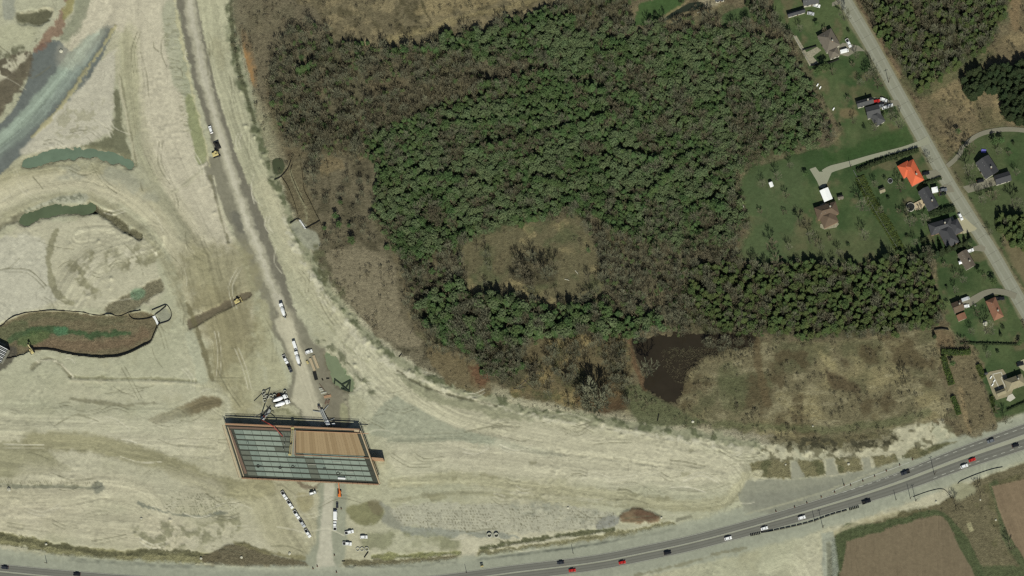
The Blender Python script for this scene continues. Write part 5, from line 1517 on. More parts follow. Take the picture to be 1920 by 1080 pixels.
inframe = lambda e: 6 < e[0] < 1914 and 6 < e[1] < 1074
for kd in ('pine', 'olive', 'bare', 'spruce', 'bud', 'bush'):
    es = [e for e in pts_trees if e[2] == kd]
    es.sort(key=lambda e: (-1 if inframe(e) else 0, -e[4]))
    nm, lb, ct, gr = LAB[kd]
    for e in es[:300]:
        if kd in ('pine', 'olive', 'bare', 'bud'):
            wh = where(e[0], e[1])
            big = 'larger' if e[4] > {'pine': .8, 'olive': .85, 'bare': .75, 'bud': .6}[kd] else 'smaller'
            ad = {'pine': 'rounded pine' if e[3] > 4 else ('broad pine' if e[3] > 2 else 'pointed pine'), 'olive': 'olive pine', 'bare': 'grey leafless tree' if e[3] < 4 else 'brown leafless tree', 'bud': 'budding tree'}[kd]
            place_tree(nm, kd, e[3], e[0], e[1], e[4], big + ' ' + ad + ' ' + wh, ct, ad + 's ' + wh)
        elif kd == 'spruce':
            wh = min([(1830, 150, 'at the western head of the planted block'), (1850, 175, 'on the lower west side of the planted block'), (1890, 135, 'along the upper edge of the planted block'), (1890, 170, 'in the middle of the planted block'), (1900, 215, 'at the southern foot of the planted block')], key=lambda l: (l[0] - e[0]) ** 2 + (l[1] - e[1]) ** 2)[2]
            big = 'larger' if e[4] > .85 else 'smaller'
            place_tree(nm, 'block', e[3], e[0], e[1], e[4], big + ' dark spruce ' + wh, ct, 'spruces ' + wh)
        else:
            place_tree(nm, kd, e[3], e[0], e[1], e[4], lb, ct, gr)
    if es[300:]:
        gn_mass(MASS.get(kd, kd + '_wood'), es[300:], [(kd, i) for i in range(len(K[kd]))], 'rest of the %s seen as one mass of crowns' % {'pine': 'green pine wood', 'olive': 'olive pine stand', 'bare': 'leafless grey wood', 'bud': 'budding trees', 'spruce': 'spruce block'}.get(kd, 'wood'))

# scrub in the meadows and under the wood
scrub = []
fveg = ((CLS == MEADOW) | (CLS == FLOOR)).astype(np.float32)
fdens = fbm(GX, GY, 30, 3, 9)


def ch_scrub(px, py):
    if py > 830: return ('shrub', rt.randrange(3), rt.uniform(.15, .4)) if (py < 1000 and px > 1700 and rt.random() < .2) else None
    d = sample(fdens, px, py); inf = sample(fF, px, py) > .5
    if sample(fC, px, py) > .4: return ('shrub', rt.randrange(3), rt.uniform(.2, .5)) if rt.random() < .15 else None
    if inf and sample(fG, px, py) > .4 and rt.random() < .6: return ('bush', rt.choice((2, 3, 3)), rt.uniform(.7, 1.2))
    if inf:
        if rt.random() < .5: return ('shrub', rt.randrange(3), rt.uniform(.6, 1.2))
        return ('bush', rt.randrange(2), rt.uniform(.4, .9)) if (sample(fG, px, py) > .4 and rt.random() < .3) else None
    if d > .15 and rt.random() < .75: return ('shrub', rt.randrange(3), rt.uniform(.25, .8))
    if rt.random() < .2: return ('shrub', rt.randrange(3), rt.uniform(.15, .45))
    return None


scatter(fveg, 9.5, ch_scrub, .5, bag=scrub)
gn_mass('scrub', scrub, [('shrub', 0), ('shrub', 1), ('shrub', 2), ('bush', 0), ('bush', 1), ('bush', 2), ('bush', 3)], 'low leafless scrub and brush over the meadows and the forest floor')
# reeds in the pond
reeds = [(rt.uniform(1240, 1330), rt.uniform(655, 720), 'shrub', 0, rt.uniform(.1, .3)) for _ in range(900)]
reeds = [e for e in reeds if (e[1] - 655) < (e[0] - 1215) * 1.2 and e[0] < 1330 - (e[1] - 655) * .6]
reeds += [(rt.uniform(1255, 1400), rt.uniform(650, 672), 'shrub', 1, rt.uniform(.12, .35)) for _ in range(420)]
gn_mass('reeds', reeds, [('shrub', 0), ('shrub', 1)], 'dead brown reeds standing in the dark pond')

# single trees one can point to: px, py (foot), kind, variant, scale, name, label
SINGLES = [
    (1118, 760, 'big', 0, 1.0, 'bare_tree', 'tall spreading leafless tree at the meadow edge just west of the dark pond'),
    (1218, 700, 'bare', 1, 1.5, 'bare_tree', 'pale leafless tree on the west bank of the dark pond'),
    (1208, 640, 'bare', 2, .95, 'bare_tree', 'leafless tree at the northwest corner of the dark pond'),
    (1362, 640, 'bare', 3, .75, 'bare_tree', 'small pale leafless tree at the north shore of the dark pond'),
    (1165, 685, 'bare', 4, 1.2, 'bare_tree', 'brown leafless tree beside the red bank west of the pond'),
    (1697, 716, 'bare', 4, .75, 'bare_tree', 'lone leafless tree in the middle of the brown meadow'),
    (1660, 487, 'spruce', 0, 1.05, 'spruce_tree', 'dark pointed spruce alone on the lawn north of the olive stand'),
    (1510, 330, 'pine', 3, .55, 'round_evergreen', 'small round dark evergreen west of the drive turning circle'),
    (1834, 512, 'pine', 4, .62, 'round_evergreen', 'round evergreen behind the small house with the shed'),
    (1862, 532, 'pine', 4, .75, 'round_evergreen', 'round evergreen on the lawn beside the road, south of the small house'),
    (1545, 133, 'pine', 3, 1.0, 'spreading_pine', 'wide dark pine at the south end of the patio garden'),
    (1532, 138, 'pine', 4, .8, 'spreading_pine', 'dark pine touching the patio edge at its west corner'),
    (1795, 250, 'pine', 3, .6, 'pine_tree', 'small grey pine in the brown meadow east of the road'),
    (1786, 258, 'bare', 5, .7, 'bare_tree', 'thorny leafless tree beside the small grey pine in the eastern meadow'),
    (1850, 625, 'bare', 1, 1.1, 'bare_tree', 'wide leafless garden tree south of the brick red roof'),
    (1876, 629, 'spruce', 1, .4, 'spruce_tree', 'tiny spruce on the open lawn south of the brick red roof'),
    (1910, 645, 'pine', 4, .55, 'round_evergreen', 'round evergreen at the east end of the long garden hedge'),
    (1784, 684, 'pine', 3, .65, 'pine_tree', 'small pine inside the corner of the tall hedge'),
    (1752, 632, 'spruce', 2, .5, 'spruce_tree', 'small spruce at the corner of the fenced brown garden'),
    (1530, 460, 'bare', 5, .6, 'bare_tree', 'leafless orchard tree southwest of the brown roofed house'),
    (1500, 425, 'bare', 4, .75, 'bare_tree', 'leafless orchard tree west of the brown roofed house'),
    (1517, 452, 'bare', 2, .75, 'bare_tree', 'pale leafless orchard tree on the southwest lawn'),
    (1572, 478, 'bare', 3, .6, 'bare_tree', 'small leafless tree at the south end of the orchard lawn'),
    (1617, 395, 'bare', 1, .95, 'bare_tree', 'leafless tree between the brown roofed house and the tall hedge row'),
    (1620, 448, 'bare', 0, .7, 'bare_tree', 'leafless tree on the lawn beside the hedge row'),
    (1456, 338, 'bare', 0, .6, 'bare_tree', 'leafless tree north of the little white shed'),
    (1474, 372, 'bare', 5, .5, 'bare_tree', 'small leafless tree southeast of the little white shed'),
    (1448, 465, 'bare', 4, .85, 'bare_tree', 'leafless tree at the western edge of the orchard lawn'),
    (1456, 500, 'bare', 5, .9, 'bare_tree', 'leafless tree at the top edge of the olive stand'),
    (1706, 425, 'bare', 3, .8, 'bare_tree', 'leafless tree behind the complex grey roof'),
    (1732, 420, 'bare', 1, .7, 'bare_tree', 'leafless tree close to the west wall of the complex grey roof'),
    (1732, 452, 'spruce', 0, .7, 'spruce_tree', 'dark spruce west of the complex grey roof'),
    (1688, 360, 'bare', 4, .7, 'bare_tree', 'leafless tree between the orange roof and the garden shed'),
    (1645, 165, 'bare', 5, .8, 'bare_tree', 'leafless tree beside the road north of the crowded driveway'),
    (1625, 152, 'bare', 3, .7, 'bare_tree', 'pale leafless tree on the bank of the residential road'),
    (1632, 140, 'bare', 2, .75, 'bare_tree', 'leafless roadside tree opposite the eastern wood'),
    (1670, 225, 'bare', 0, .7, 'bare_tree', 'leafless tree east of the dark grey twin roof'),
    (1685, 240, 'bare', 1, .75, 'bare_tree', 'leafless roadside tree south of the crowded driveway'),
    (1530, 48, 'pine', 4, .55, 'round_evergreen', 'small evergreen in the garden below the long shed'),
    (1583, 38, 'bare', 2, .8, 'bare_tree', 'leafless tree by the road at the top driveway'),
    (1818, 290, 'bare', 4, .8, 'bare_tree', 'leafless tree in the loop of the eastern driveway'),
    (1815, 330, 'bare', 1, .9, 'bare_tree', 'leafless tree west of the long grey eastern roof'),
    (1812, 282, 'pine', 3, .6, 'pine_tree', 'dark evergreen at the fork of the eastern driveway'),
    (1862, 270, 'pine', 4, .75, 'pine_tree', 'dark evergreen north of the long grey eastern roof'),
    (1876, 268, 'pine', 3, .7, 'pine_tree', 'dark evergreen by the blue garden sheet'),
    (1862, 375, 'bare', 5, .8, 'bare_tree', 'leafless tree south of the eastern driveway'),
    (1900, 390, 'bare', 3, 1.0, 'bare_tree', 'broad leafless tree on the brown eastern lawn'),
    (1840, 380, 'bare', 0, .6, 'bare_tree', 'small leafless tree beside the eastern road ditch'),
    (1792, 950, 'bare', 5, .75, 'bare_tree', 'leafless hedgerow tree between the two tilled fields'),
    (1838, 925, 'bare', 4, .6, 'bare_tree', 'leafless hedgerow tree at the corner of the eastern field'),
    (1893, 1030, 'bare', 5, .7, 'bare_tree', 'thorny leafless bush in the strip between the fields'),
    (1690, 745, 'shrub', 1, .9, 'thorn_bush', 'thorn bush southeast of the lone meadow tree'),
    (1865, 772, 'bare', 4, .6, 'bare_tree', 'leafless tree by the pale patio corner'),
    (1885, 792, 'bare', 1, .6, 'bare_tree', 'leafless tree at the southern garden fence by the highway'),
    (590, 345, 'bare', 2, 1.0, 'bare_tree', 'leafless tree above the small fenced pond'),
    (600, 310, 'bare', 0, 1.0, 'bare_tree', 'tall leafless tree standing in the northern brown clearing'),
    (575, 265, 'bare', 5, 1.3, 'bare_tree', 'big dark branched tree at the south end of the leafless wood'),
    (625, 268, 'bare', 4, 1.2, 'bare_tree', 'big dark branched tree at the tip of the leafless wood'),
    (708, 348, 'spruce', 0, .6, 'spruce_tree', 'small dark spruce beside the wood path'),
    (640, 382, 'pine', 3, .5, 'pine_tree', 'lone small pine in the brown scrub meadow'),
    (632, 408, 'pine', 4, .65, 'pine_tree', 'dark pine at the west side of the scrub meadow'),
    (638, 425, 'pine', 3, .7, 'pine_tree', 'southern pine of the pair in the scrub meadow'),
    (656, 425, 'pine', 4, .5, 'pine_tree', 'small pine east of the pair in the scrub meadow'),
    (662, 455, 'pine', 3, .85, 'pine_tree', 'broad dark pine above the pale meadow'),
    (610, 430, 'pine', 4, .5, 'pine_tree', 'little dark evergreen by the silt fence'),
    (985, 520, 'bare', 4, 1.15, 'bare_tree', 'leafless tree on the west side of the clump inside the clearing'),
    (1008, 512, 'bare', 5, 1.05, 'bare_tree', 'leafless tree in the centre of the clump inside the clearing'),
    (1025, 525, 'bare', 3, .95, 'bare_tree', 'leafless tree on the east side of the clump inside the clearing'),
    (990, 540, 'bare', 5, .95, 'bare_tree', 'leafless tree at the south end of the clump inside the clearing'),
    (972, 500, 'bare', 5, .8, 'bare_tree', 'leafless tree at the northwest of the clump inside the clearing'),
    (998, 490, 'bare', 0, .8, 'bare_tree', 'leafless tree at the north of the clump inside the clearing'),
    (1040, 505, 'bare', 4, .8, 'bare_tree', 'leafless tree at the northeast of the clump inside the clearing'),
    (1104, 470, 'bud', 0, .6, 'budding_tree', 'yellow green budding tree at the east edge of the clearing'),
]
for px, py, kd, var, sc, nm, lb in SINGLES:
    if kd == 'bare' and sc < 1.1: sc *= 1.25
    place_tree(nm, kd, var, px, py, sc, lb, 'tree' if kd != 'shrub' else 'bush')
GSH = [(1500, 60), (1545, 60), (1590, 60), (1605, 110), (1598, 125), (1560, 140), (1612, 160), (1590, 190), (1655, 215), (1670, 210), (1600, 232), (1620, 240), (1640, 245), (1575, 245), (1650, 235), (1480, 315), (1470, 400), (1490, 400), (1430, 350), (1425, 400), (1480, 470), (1540, 470),
       (1555, 450), (1590, 460), (1640, 350), (1650, 400), (1665, 372), (1700, 400), (1715, 415), (1680, 300), (1740, 305), (1685, 400), (1700, 445), (1715, 460), (1770, 500), (1790, 520), (1805, 530), (1845, 520), (1775, 540), (1790, 550), (1830, 590), (1880, 615), (1820, 625), (1800, 640), (1870, 660), (1850, 670), (1830, 720),
       (1805, 270), (1870, 290), (1890, 290), (1905, 330), (1820, 350), (1850, 365), (1870, 395), (1885, 420), (1830, 360), (1900, 270), (1855, 440), (1880, 460), (1905, 360)]
for i, (x, y) in enumerate(GSH):
    side = 'west' if y > 340 + (x - 1780) * 1.68 else 'east'
    kd_ = ('bare', 'shrub', 'bush')[i % 3] if i % 5 else 'bare'
    lbk = {'bare': 'small leafless tree in the gardens ', 'shrub': 'low twiggy shrub in the gardens ', 'bush': 'dark green shrub in the gardens '}[kd_] + side + ' of the residential road' + (', north of the gravel drive' if (side == 'west' and y < 280) else (', south of the gravel drive' if side == 'west' else ''))
    place_tree('garden_tree' if kd_ == 'bare' else 'garden_shrub', kd_, i % {'bare': 6, 'shrub': 3, 'bush': 2}[kd_], x, y, {'bare': .62, 'shrub': 1.1, 'bush': .75}[kd_], lbk, 'tree' if kd_ == 'bare' else 'shrub', lbk)
# rows of separate evergreens with a shared look
for i, (x, y) in enumerate([(905, 560), (916, 556), (927, 560), (938, 555), (950, 560), (962, 557), (895, 568), (1070, 575), (1084, 570), (1108, 590), (1112, 578)]):
    place_tree('pine_tree', 'spruce' if i % 2 else 'pine', i % 3, x, y + 8, 1.05, 'dark tall pine in the row along the south side of the clearing', 'tree', 'pines along the south side of the clearing')
for x, y in [(1725, 483), (1735, 480), (1745, 476), (1715, 492), (1705, 498), (1755, 480), (1765, 475), (1778, 470)]:
    place_tree('spruce_tree', 'spruce', rt.randrange(3), x, y, .85, 'dark spruce in the row between the lawn hedge and the complex grey roof', 'tree', 'spruces in the row south of the complex grey roof')
for x, y in [(1790, 466), (1800, 462), (1810, 458), (1818, 452)]:
    place_tree('spruce_tree', 'spruce', rt.randrange(3), x, y, .6, 'small dark evergreen below the south wall of the complex grey roof', 'tree', 'small evergreens below the complex grey roof')
for x, y in [(1410, 18), (1416, 30), (1424, 42), (1432, 28), (1402, 8), (1420, 12), (1438, 46)]:
    place_tree('spruce_tree', 'spruce', rt.randrange(3), x, y, .75, 'dark spruce in the clump beside the top garden', 'tree', 'spruces in the top garden clump')
for x, y in [(1229, 29), (1219, 34), (1217, 42), (1276, 4)]:
    place_tree('evergreen_bush', 'bush', 0, x, y, .9, 'tiny dark bush on the bright lawn beside the garden pond', 'bush', 'bushes by the garden pond')

# hedges
def hedge(pts, width, h, label, dens=1.0, mtl='hedge', group=None):
    P = smooth_pts(pts, 4)
    r_ = random.Random(int(pts[0][0]))
    cx, cy = G(*P[0]); z0 = zat(*P[0])
    t = empty('hedge', (cx, cy, z0), 0, label, 'hedge', group)
    V = []; F = []; L = 0
    hb = MB()
    for i in range(len(P) - 1):
        a = np.array(G(*P[i])); b = np.array(G(*P[i + 1])); d = b - a; l = np.linalg.norm(d)
        if l < 1e-3: continue
        d /= l; s = np.array([-d[1], d[0]]); W = width * S / 2
        n = int(l * width * S * 5.5 * dens) + 4
        for k in range(n):
            u = r_.random() * l; v = r_.uniform(-1, 1)
            top = h * (1 - .25 * abs(v) ** 2) + .35 * math.sin(u * 2.3 + i) * .4
            z = top * r_.uniform(.55, 1.0)
            if abs(v) > .7: z = top * r_.uniform(.1, .9)
            c = np.array([*(a + d * u + s * v * W - np.array([cx, cy])), z])
            star(V, F, r_, c, .55 * r_.uniform(.6, 1.1), 5, .8)
        m = (a + b) / 2 - np.array([cx, cy])
        hb.box((m[0], m[1], 0), (l * 1.0, W * 1.3, h * .72), math.atan2(d[1], d[0]), 0, .8)
    link(bpy.data.objects.new('foliage', tri_mesh_from(V, F, 'hedge_foliage', M[mtl])), t)
    hb.build('branch_core', M['pine_dark'], t)
    return t


hedge([(1606, 322), (1640, 308), (1680, 294), (1722, 282)], 8, 3.0, 'long clipped hedge south of the driveway to the white garage', mtl='pine_dark')
hedge([(1612, 332), (1626, 362), (1645, 396), (1668, 430), (1690, 474)], 19, 1.2, 'wide olive hedge row running down between the two lawns', 1.0)
hedge([(1742, 403), (1762, 398), (1790, 392)], 13, 3.2, 'thick hedge north of the complex grey roof', 1, 'pine_dark')
hedge([(1730, 345), (1748, 340), (1765, 334)], 6, 1.6, 'low hedge south of the orange roof', 1, 'pine_dark')
hedge([(1764, 660), (1790, 662), (1820, 660)], 12, 3.0, 'hedge forming the north side of the brown garden')
hedge([(1768, 668), (1774, 690), (1780, 708), (1784, 722)], 12, 2.6, 'hedge running south from the corner of the brown garden')
hedge([(1786, 744), (1792, 760), (1798, 778)], 10, 2.6, 'short separate hedge at the meadow edge below the garden')
hedge([(1834, 684), (1840, 700), (1845, 708)], 11, 2.6, 'short hedge between the brown garden and the pool')
hedge([(1858, 744), (1862, 760), (1866, 774)], 7, 1.8, 'narrow hedge south of the pale patio')
hedge([(1800, 644), (1840, 645), (1880, 646), (1912, 647)], 3.5, 1.8, 'thin dark hedge between the two southern lawns', 1, 'pine_dark')
hedge([(1888, 770), (1905, 762), (1924, 754)], 3.5, 1.8, 'thin dark hedge south of the pale house', 1, 'pine_dark')
hedge([(1820, 468), (1806, 462)], 6, 1.6, 'short round hedge at the drive of the small brown roof', 1, 'pine_dark')

# ------------------------------------------------------------------ materials for made things
def plain(name, r, g, b, rough=.7, var=.08, sc=1.5, **k):
    return mat(name, C(r, g, b), rough, var, sc, **k)


M['paintcol'] = mat('vehicle_paint', (1, 1, 1), 0.35, 0.05, 0.8, spec=0.5, coat=0.3, usecol=True)
M['glass'] = mat('dark_glass', (0.012, 0.014, 0.018), 0.12, 0.1, 1, spec=0.6)
M['tyre'] = mat('tyre_rubber', (0.02, 0.02, 0.02), 0.85, 0.1, 3)
M['lamp'] = mat('lamp_lens', (0.55, 0.55, 0.5), 0.3, 0.05, 3)
M['tail'] = mat('tail_lens', (0.35, 0.02, 0.015), 0.3, 0.05, 3)
M['dark'] = plain('dark_metal', 52, 50, 46, .6)
M['bed'] = plain('truck_bed_liner', 40, 40, 38, .8)
M['steel'] = plain('galvanised_steel', 170, 172, 168, .45)
M['white'] = mat('white_painted_metal', (.74, .74, .72), .45, .05, 1)
M['yellow'] = mat('machine_yellow', C(212, 196, 136), .5, .12, 1.5)
M['orange'] = mat('machine_orange', C(222, 120, 50), .5, .12, 1.5)
M['red'] = mat('red_hose', C(190, 70, 52), .6, .1, 1.5)
M['conc'] = plain('precast_concrete', 190, 188, 172, .85, .1, 2)
M['concd'] = plain('weathered_concrete', 150, 148, 134, .85, .12, 2)
M['panel'] = mat('coated_deck_panel', C(152, 163, 148), .6, .13, .45)
M['panel2'] = mat('darker_deck_panel', C(136, 148, 135), .6, .13, .45)  # a darker tone of the deck panel
M['paneld'] = mat('darkest_deck_panel', C(112, 116, 102), .7, .12, .8)  # darkest panel tone, for bands across the deck
M['girder'] = mat('weathered_girder', C(74, 76, 66), .8, .15, 1)
M['ply'] = mat('form_plywood', C(172, 148, 112), .8, .04, .6, rnd=.04)
M['ply2'] = mat('form_plywood_dark', C(160, 136, 101), .8, .04, .6, rnd=.04)
M['timber'] = mat('pale_timber', C(200, 181, 148), .8, .1, 1.5)
M['rustwood'] = mat('rust_stained_formwork', C(184, 148, 116), .8, .15, 1.5)
M['rebar'] = mat('rusty_rebar', C(126, 104, 88), .85, .2, 2)
M['siltf'] = mat('black_silt_fence', C(34, 32, 28), .9, .1, 2)
M['pole'] = mat('weathered_pole', C(84, 74, 60), .9, .15, 2)
M['stone'] = mat('pale_stone', C(196, 192, 172), .9, .15, 1, rnd=.12)
M['poolw'] = mat('pool_cover', C(62, 68, 84), .35, .08, .5)
M['brick'] = mat('wall_brick', C(150, 120, 98), .85, .15, 2)
M['siding'] = mat('pale_siding', C(205, 200, 184), .7, .06, 2)
M['deckw'] = mat('deck_boards', C(176, 152, 118), .8, .12, 1.5)
M['patio'] = mat('patio_paving', C(156, 150, 128), .85, .35, .9)


def shingle(name, col, var=.12):
    m, nt, b = new_mat(name); L = nt.links
    tc = nt.nodes.new('ShaderNodeTexCoord')
    n = noise_node(nt, .5, 5, .65, tc.outputs['Object']); n2 = noise_node(nt, 4, 3, .6, tc.outputs['Object'])
    ad = nt.nodes.new('ShaderNodeMath'); ad.operation = 'ADD'; L.new(n.outputs['Fac'], ad.inputs[0]); L.new(n2.outputs['Fac'], ad.inputs[1])
    mr = nt.nodes.new('ShaderNodeMapRange'); mr.inputs['From Min'].default_value = .7; mr.inputs['From Max'].default_value = 1.3; mr.inputs['To Min'].default_value = 1 - var; mr.inputs['To Max'].default_value = 1 + var
    L.new(ad.outputs[0], mr.inputs['Value'])
    h = nt.nodes.new('ShaderNodeHueSaturation'); h.inputs['Color'].default_value = (*[float(c) for c in col], 1); L.new(mr.outputs['Result'], h.inputs['Value'])
    L.new(h.outputs['Color'], b.inputs['Base Color']); b.inputs['Roughness'].default_value = .85; b.inputs['Specular IOR Level'].default_value = .2
    return m


M['r_grey'] = shingle('grey_shingles', C(86, 86, 86)); M['r_dark'] = shingle('charcoal_shingles', C(78, 78, 80)); M['r_brown'] = shingle('brown_shingles', C(108, 92, 76))
M['r_tan'] = shingle('grey_brown_shingles', C(118, 110, 98)); M['r_orange'] = shingle('orange_metal_roof', C(224, 112, 76), .08); M['r_red'] = shingle('brick_red_shingles', C(146, 106, 84))
M['r_white'] = shingle('white_membrane_roof', (.82, .82, .80), .02); M['r_beige'] = shingle('beige_shingles', C(154, 145, 118), .16); M['r_taupe'] = shingle('taupe_shingles', C(110, 100, 88))


# ------------------------------------------------------------------ houses
def roof_module(parent, w, l, h, rise, cx, cy, rz, kind, rm, wm, nm='roof', eave=.45, wallname='wall', windows=True):
    """one wing: walls, pitched roof with thickness, openings. l runs along local x"""
    ca, sa = math.cos(rz), math.sin(rz)

    def T(x, y, z): return (cx + x * ca - y * sa, cy + x * sa + y * ca, z)
    wl, ww = l / 2 - eave, w / 2 - eave
    mb = MB(); mb.prism([T(-wl, -ww, 0)[:2], T(wl, -ww, 0)[:2], T(wl, ww, 0)[:2], T(-wl, ww, 0)[:2]], -.4, h)
    if kind == 'gable':
        for sx in (-1, 1):
            a, b, c = T(sx * wl, -ww, h), T(sx * wl, ww, h), T(sx * wl, 0, h + rise * .93)
            mb.face([a, b, c] if sx > 0 else [b, a, c])
    wall = mb.build(wallname, wm, parent)
    hl, hw = l / 2, w / 2
    e = .18
    mb = MB()
    A = [T(-hl, -hw, h), T(hl, -hw, h), T(hl, hw, h), T(-hl, hw, h)]
    if kind == 'flat':
        mb.prism([p[:2] for p in A], h, h + .3)
    else:
        ins = hw if kind == 'hip' else 0
        ins = min(ins, hl * .95)
        R0, R1 = T(-hl + ins, 0, h + rise), T(hl - ins, 0, h + rise)
        up = lambda p: (p[0], p[1], p[2] + e)
        B = [up(p) for p in A]; r0, r1 = up(R0), up(R1)
        mb.face([B[0], B[1], r1, r0]); mb.face([B[2], B[3], r0, r1]); mb.face([B[1], B[2], r1]); mb.face([B[3], B[0], r0])
        mb.face(A[::-1])
        for i in range(4): mb.face([A[i], A[(i + 1) % 4], B[(i + 1) % 4], B[i]])
    rf = mb.build(nm, rm, parent)
    if kind != 'flat':
        cb = MB(); cb.beam(T(-hl + ins + .1, 0, h + rise + e), T(hl - ins - .1, 0, h + rise + e), .35, .12)
        cb.build('ridge_cap', rm, rf)
    if windows:
        for sy in (-1, 1):
            nw = max(2, int(l / 4))
            for i in range(nw):
                x = -wl + (i + .5) * 2 * wl / nw
                fb = MB(); c = T(x, sy * (ww + .03), 1.0); fb.box(c, (1.5, .09, 1.3), rz)
                fr = fb.build('window', M['siding'], parent)
                gb = MB(); c = T(x, sy * (ww + .09), 1.1); gb.box(c, (1.25, .05, 1.1), rz); gb.build('pane', M['glass'], fr)
    return T


def house(name, label, mods, rm, wm='siding', cat='house', chim=True, vents=2, group=None):
    """mods: (px, py, L px, W px, angle down, kind, wall height, rise) traced at the eaves"""
    p0 = mods[0]
    hx, hy = G(p0[0], p0[1], p0[6])
    z0 = max(zat(m[0], m[1]) for m in mods)
    t = empty(name, (hx, hy, z0), 0, label, cat, group)
    first = None
    for i, (px, py, L, W, ang, kind, h, rise) in enumerate(mods):
        x, y = G(px, py, h)
        rz = -math.radians(ang)
        T = roof_module(t, W * S, L * S, h - .003 * i, rise + .05 * (i == 0), x - hx, y - hy, rz, kind, M[rm[i]] if isinstance(rm, list) else M[rm], M[wm])
        if first is None: first = (T, L * S, W * S, h, rise)
    T, L, W, h, rise = first
    if chim:
        mb = MB(); c = T(L * .18, W * .12, h + rise * .4); mb.box(c, (.8, .8, rise * .6 + 1.0), 0); ch = mb.build('chimney', M['brick'], t)
        mb = MB(); mb.box((c[0], c[1], c[2] + rise * .6 + 1.0), (.95, .95, .12), 0); mb.build('chimney_cap', M['conc'], ch)
    for k in range(vents):
        mb = MB(); c = T(-L * (.1 + .18 * k), -W * .15, h + rise * .55); mb.tube(c, (c[0], c[1], c[2] + .7), .14, .14, 8); mb.build('roof_vent', M['steel'], t)
    mb = MB(); c = T(L * .05, -W / 2 + .38, 0); mb.box(c, (1.0, .08, 2.05), 0); mb.build('door', M['r_brown'], t)
    return t


house('house', 'grey brown hip roofed house beside the walled patio garden at the top right', [(1554, 76, 36, 30, 60, 'hip', 3.2, 2.4), (1563, 99, 20, 18, -20, 'hip', 3.0, 1.4)], 'r_tan')
house('house', 'dark house with its rear roof nearest the crowded driveway, northern half of the pair', [(1622, 192, 32, 12, -16, 'gable', 3.0, 1.2), (1637, 209, 26, 22, -14, 'gable', 3.2, 1.8), (1645, 221, 26, 20, 58, 'hip', 3.2, 1.7)], 'r_grey')
house('house', 'house partly outside the top edge with pale grey roof above the long shed', [(1520, 1, 30, 16, -10, 'gable', 3.2, 2.0)], 'r_grey')
house('house', 'house with bright orange metal roof', [(1711, 324, 44, 26, 62, 'hip', 3.4, 2.4), (1698, 318, 26, 22, 62, 'hip', 3.2, 1.8)], 'r_orange', 'brick')
house('house', 'brown roofed house with patio standing alone in the big lawn', [(1550, 395, 42, 24, -17, 'hip', 3.4, 2.2), (1553, 409, 28, 30, 65, 'hip', 3.3, 2.0)], 'r_brown', 'brick')
house('garage', 'garage with a plain white roof north of the brown roofed house', [(1549, 365, 23, 17, 67, 'gable', 3.0, .5)], 'r_white', cat='garage', chim=False, vents=0)
house('house', 'long charcoal gable roof beside the round pool', [(1741, 373, 42, 22, 61, 'gable', 3.2, 2.0), (1753, 356, 12, 10, -12, 'flat', 2.8, 0)], ['r_dark', 'r_white'])
house('house', 'complex charcoal roofed house with three joined wings by the white parked car', [(1764, 425, 44, 22, -16, 'hip', 3.2, 2.0), (1778, 442, 40, 26, 62, 'hip', 3.4, 2.4), (1792, 426, 26, 20, 62, 'hip', 3.2, 1.8)], 'r_dark', 'brick')
house('house', 'small taupe roofed house with white shed at its west side', [(1812, 487, 34, 20, 60, 'gable', 3.1, 1.6)], 'r_taupe')
house('house', 'long slate grey house east of the road with a lower southern wing', [(1851, 313, 36, 29, 57, 'gable', 3.4, 2.2), (1880, 334, 30, 18, -17, 'gable', 3.1, 1.5)], 'r_dark')
house('house', 'brown house with a narrow rear deck at the end of the curved driveway', [(1796, 575, 20, 20, -22, 'gable', 3.2, 1.6), (1803, 594, 12, 17, 68, 'gable', 3.0, 1.0)], ['r_brown', 'r_red'])
house('house', 'brick red roofed house beside the curved driveway', [(1865, 579, 40, 20, 66, 'hip', 3.2, 2.0)], 'r_red', 'brick')
house('house', 'pale beige roofed house next to the dark swimming pool at the right edge', [(1903, 717, 36, 22, -20, 'hip', 3.4, 2.0), (1877, 736, 18, 10, -22, 'gable', 2.8, .9)], 'r_beige')
house('long_shed', 'long low dark shed at the top of the upper gardens', [(1493, 24, 34, 8, -16, 'gable', 2.4, .9)], 'r_dark', cat='shed', chim=False, vents=0)
house('shed', 'white garden shed west of the big lawn', [(1446, 346, 9, 7, 70, 'gable', 2.2, .5)], 'r_white', cat='shed', chim=False, vents=0)
house('shed', 'small grey garden shed right of the white roofed garage', [(1576, 370, 11, 7, -12, 'gable', 2.2, .7)], 'r_tan', cat='shed', chim=False, vents=0)
house('shed', 'pale garden shed southwest of the orange roof', [(1654, 357, 11, 8, -20, 'gable', 2.3, .7)], 'r_beige', cat='shed', chim=False, vents=0)
house('shed', 'white shed against the small taupe roofed house', [(1801, 492, 7, 6, -20, 'gable', 2.2, .4)], 'r_white', cat='shed', chim=False, vents=0)
house('shed', 'dark garden shed at the patio corner by the dark swimming pool', [(1849, 700, 6, 5, -20, 'gable', 2.2, .4)], 'r_dark', cat='shed', chim=False, vents=0)
house('barn', 'building at the very top edge beside the garden pond', [(1349, -4, 18, 12, -10, 'gable', 3, 1)], 'r_grey', cat='shed', chim=False, vents=0)


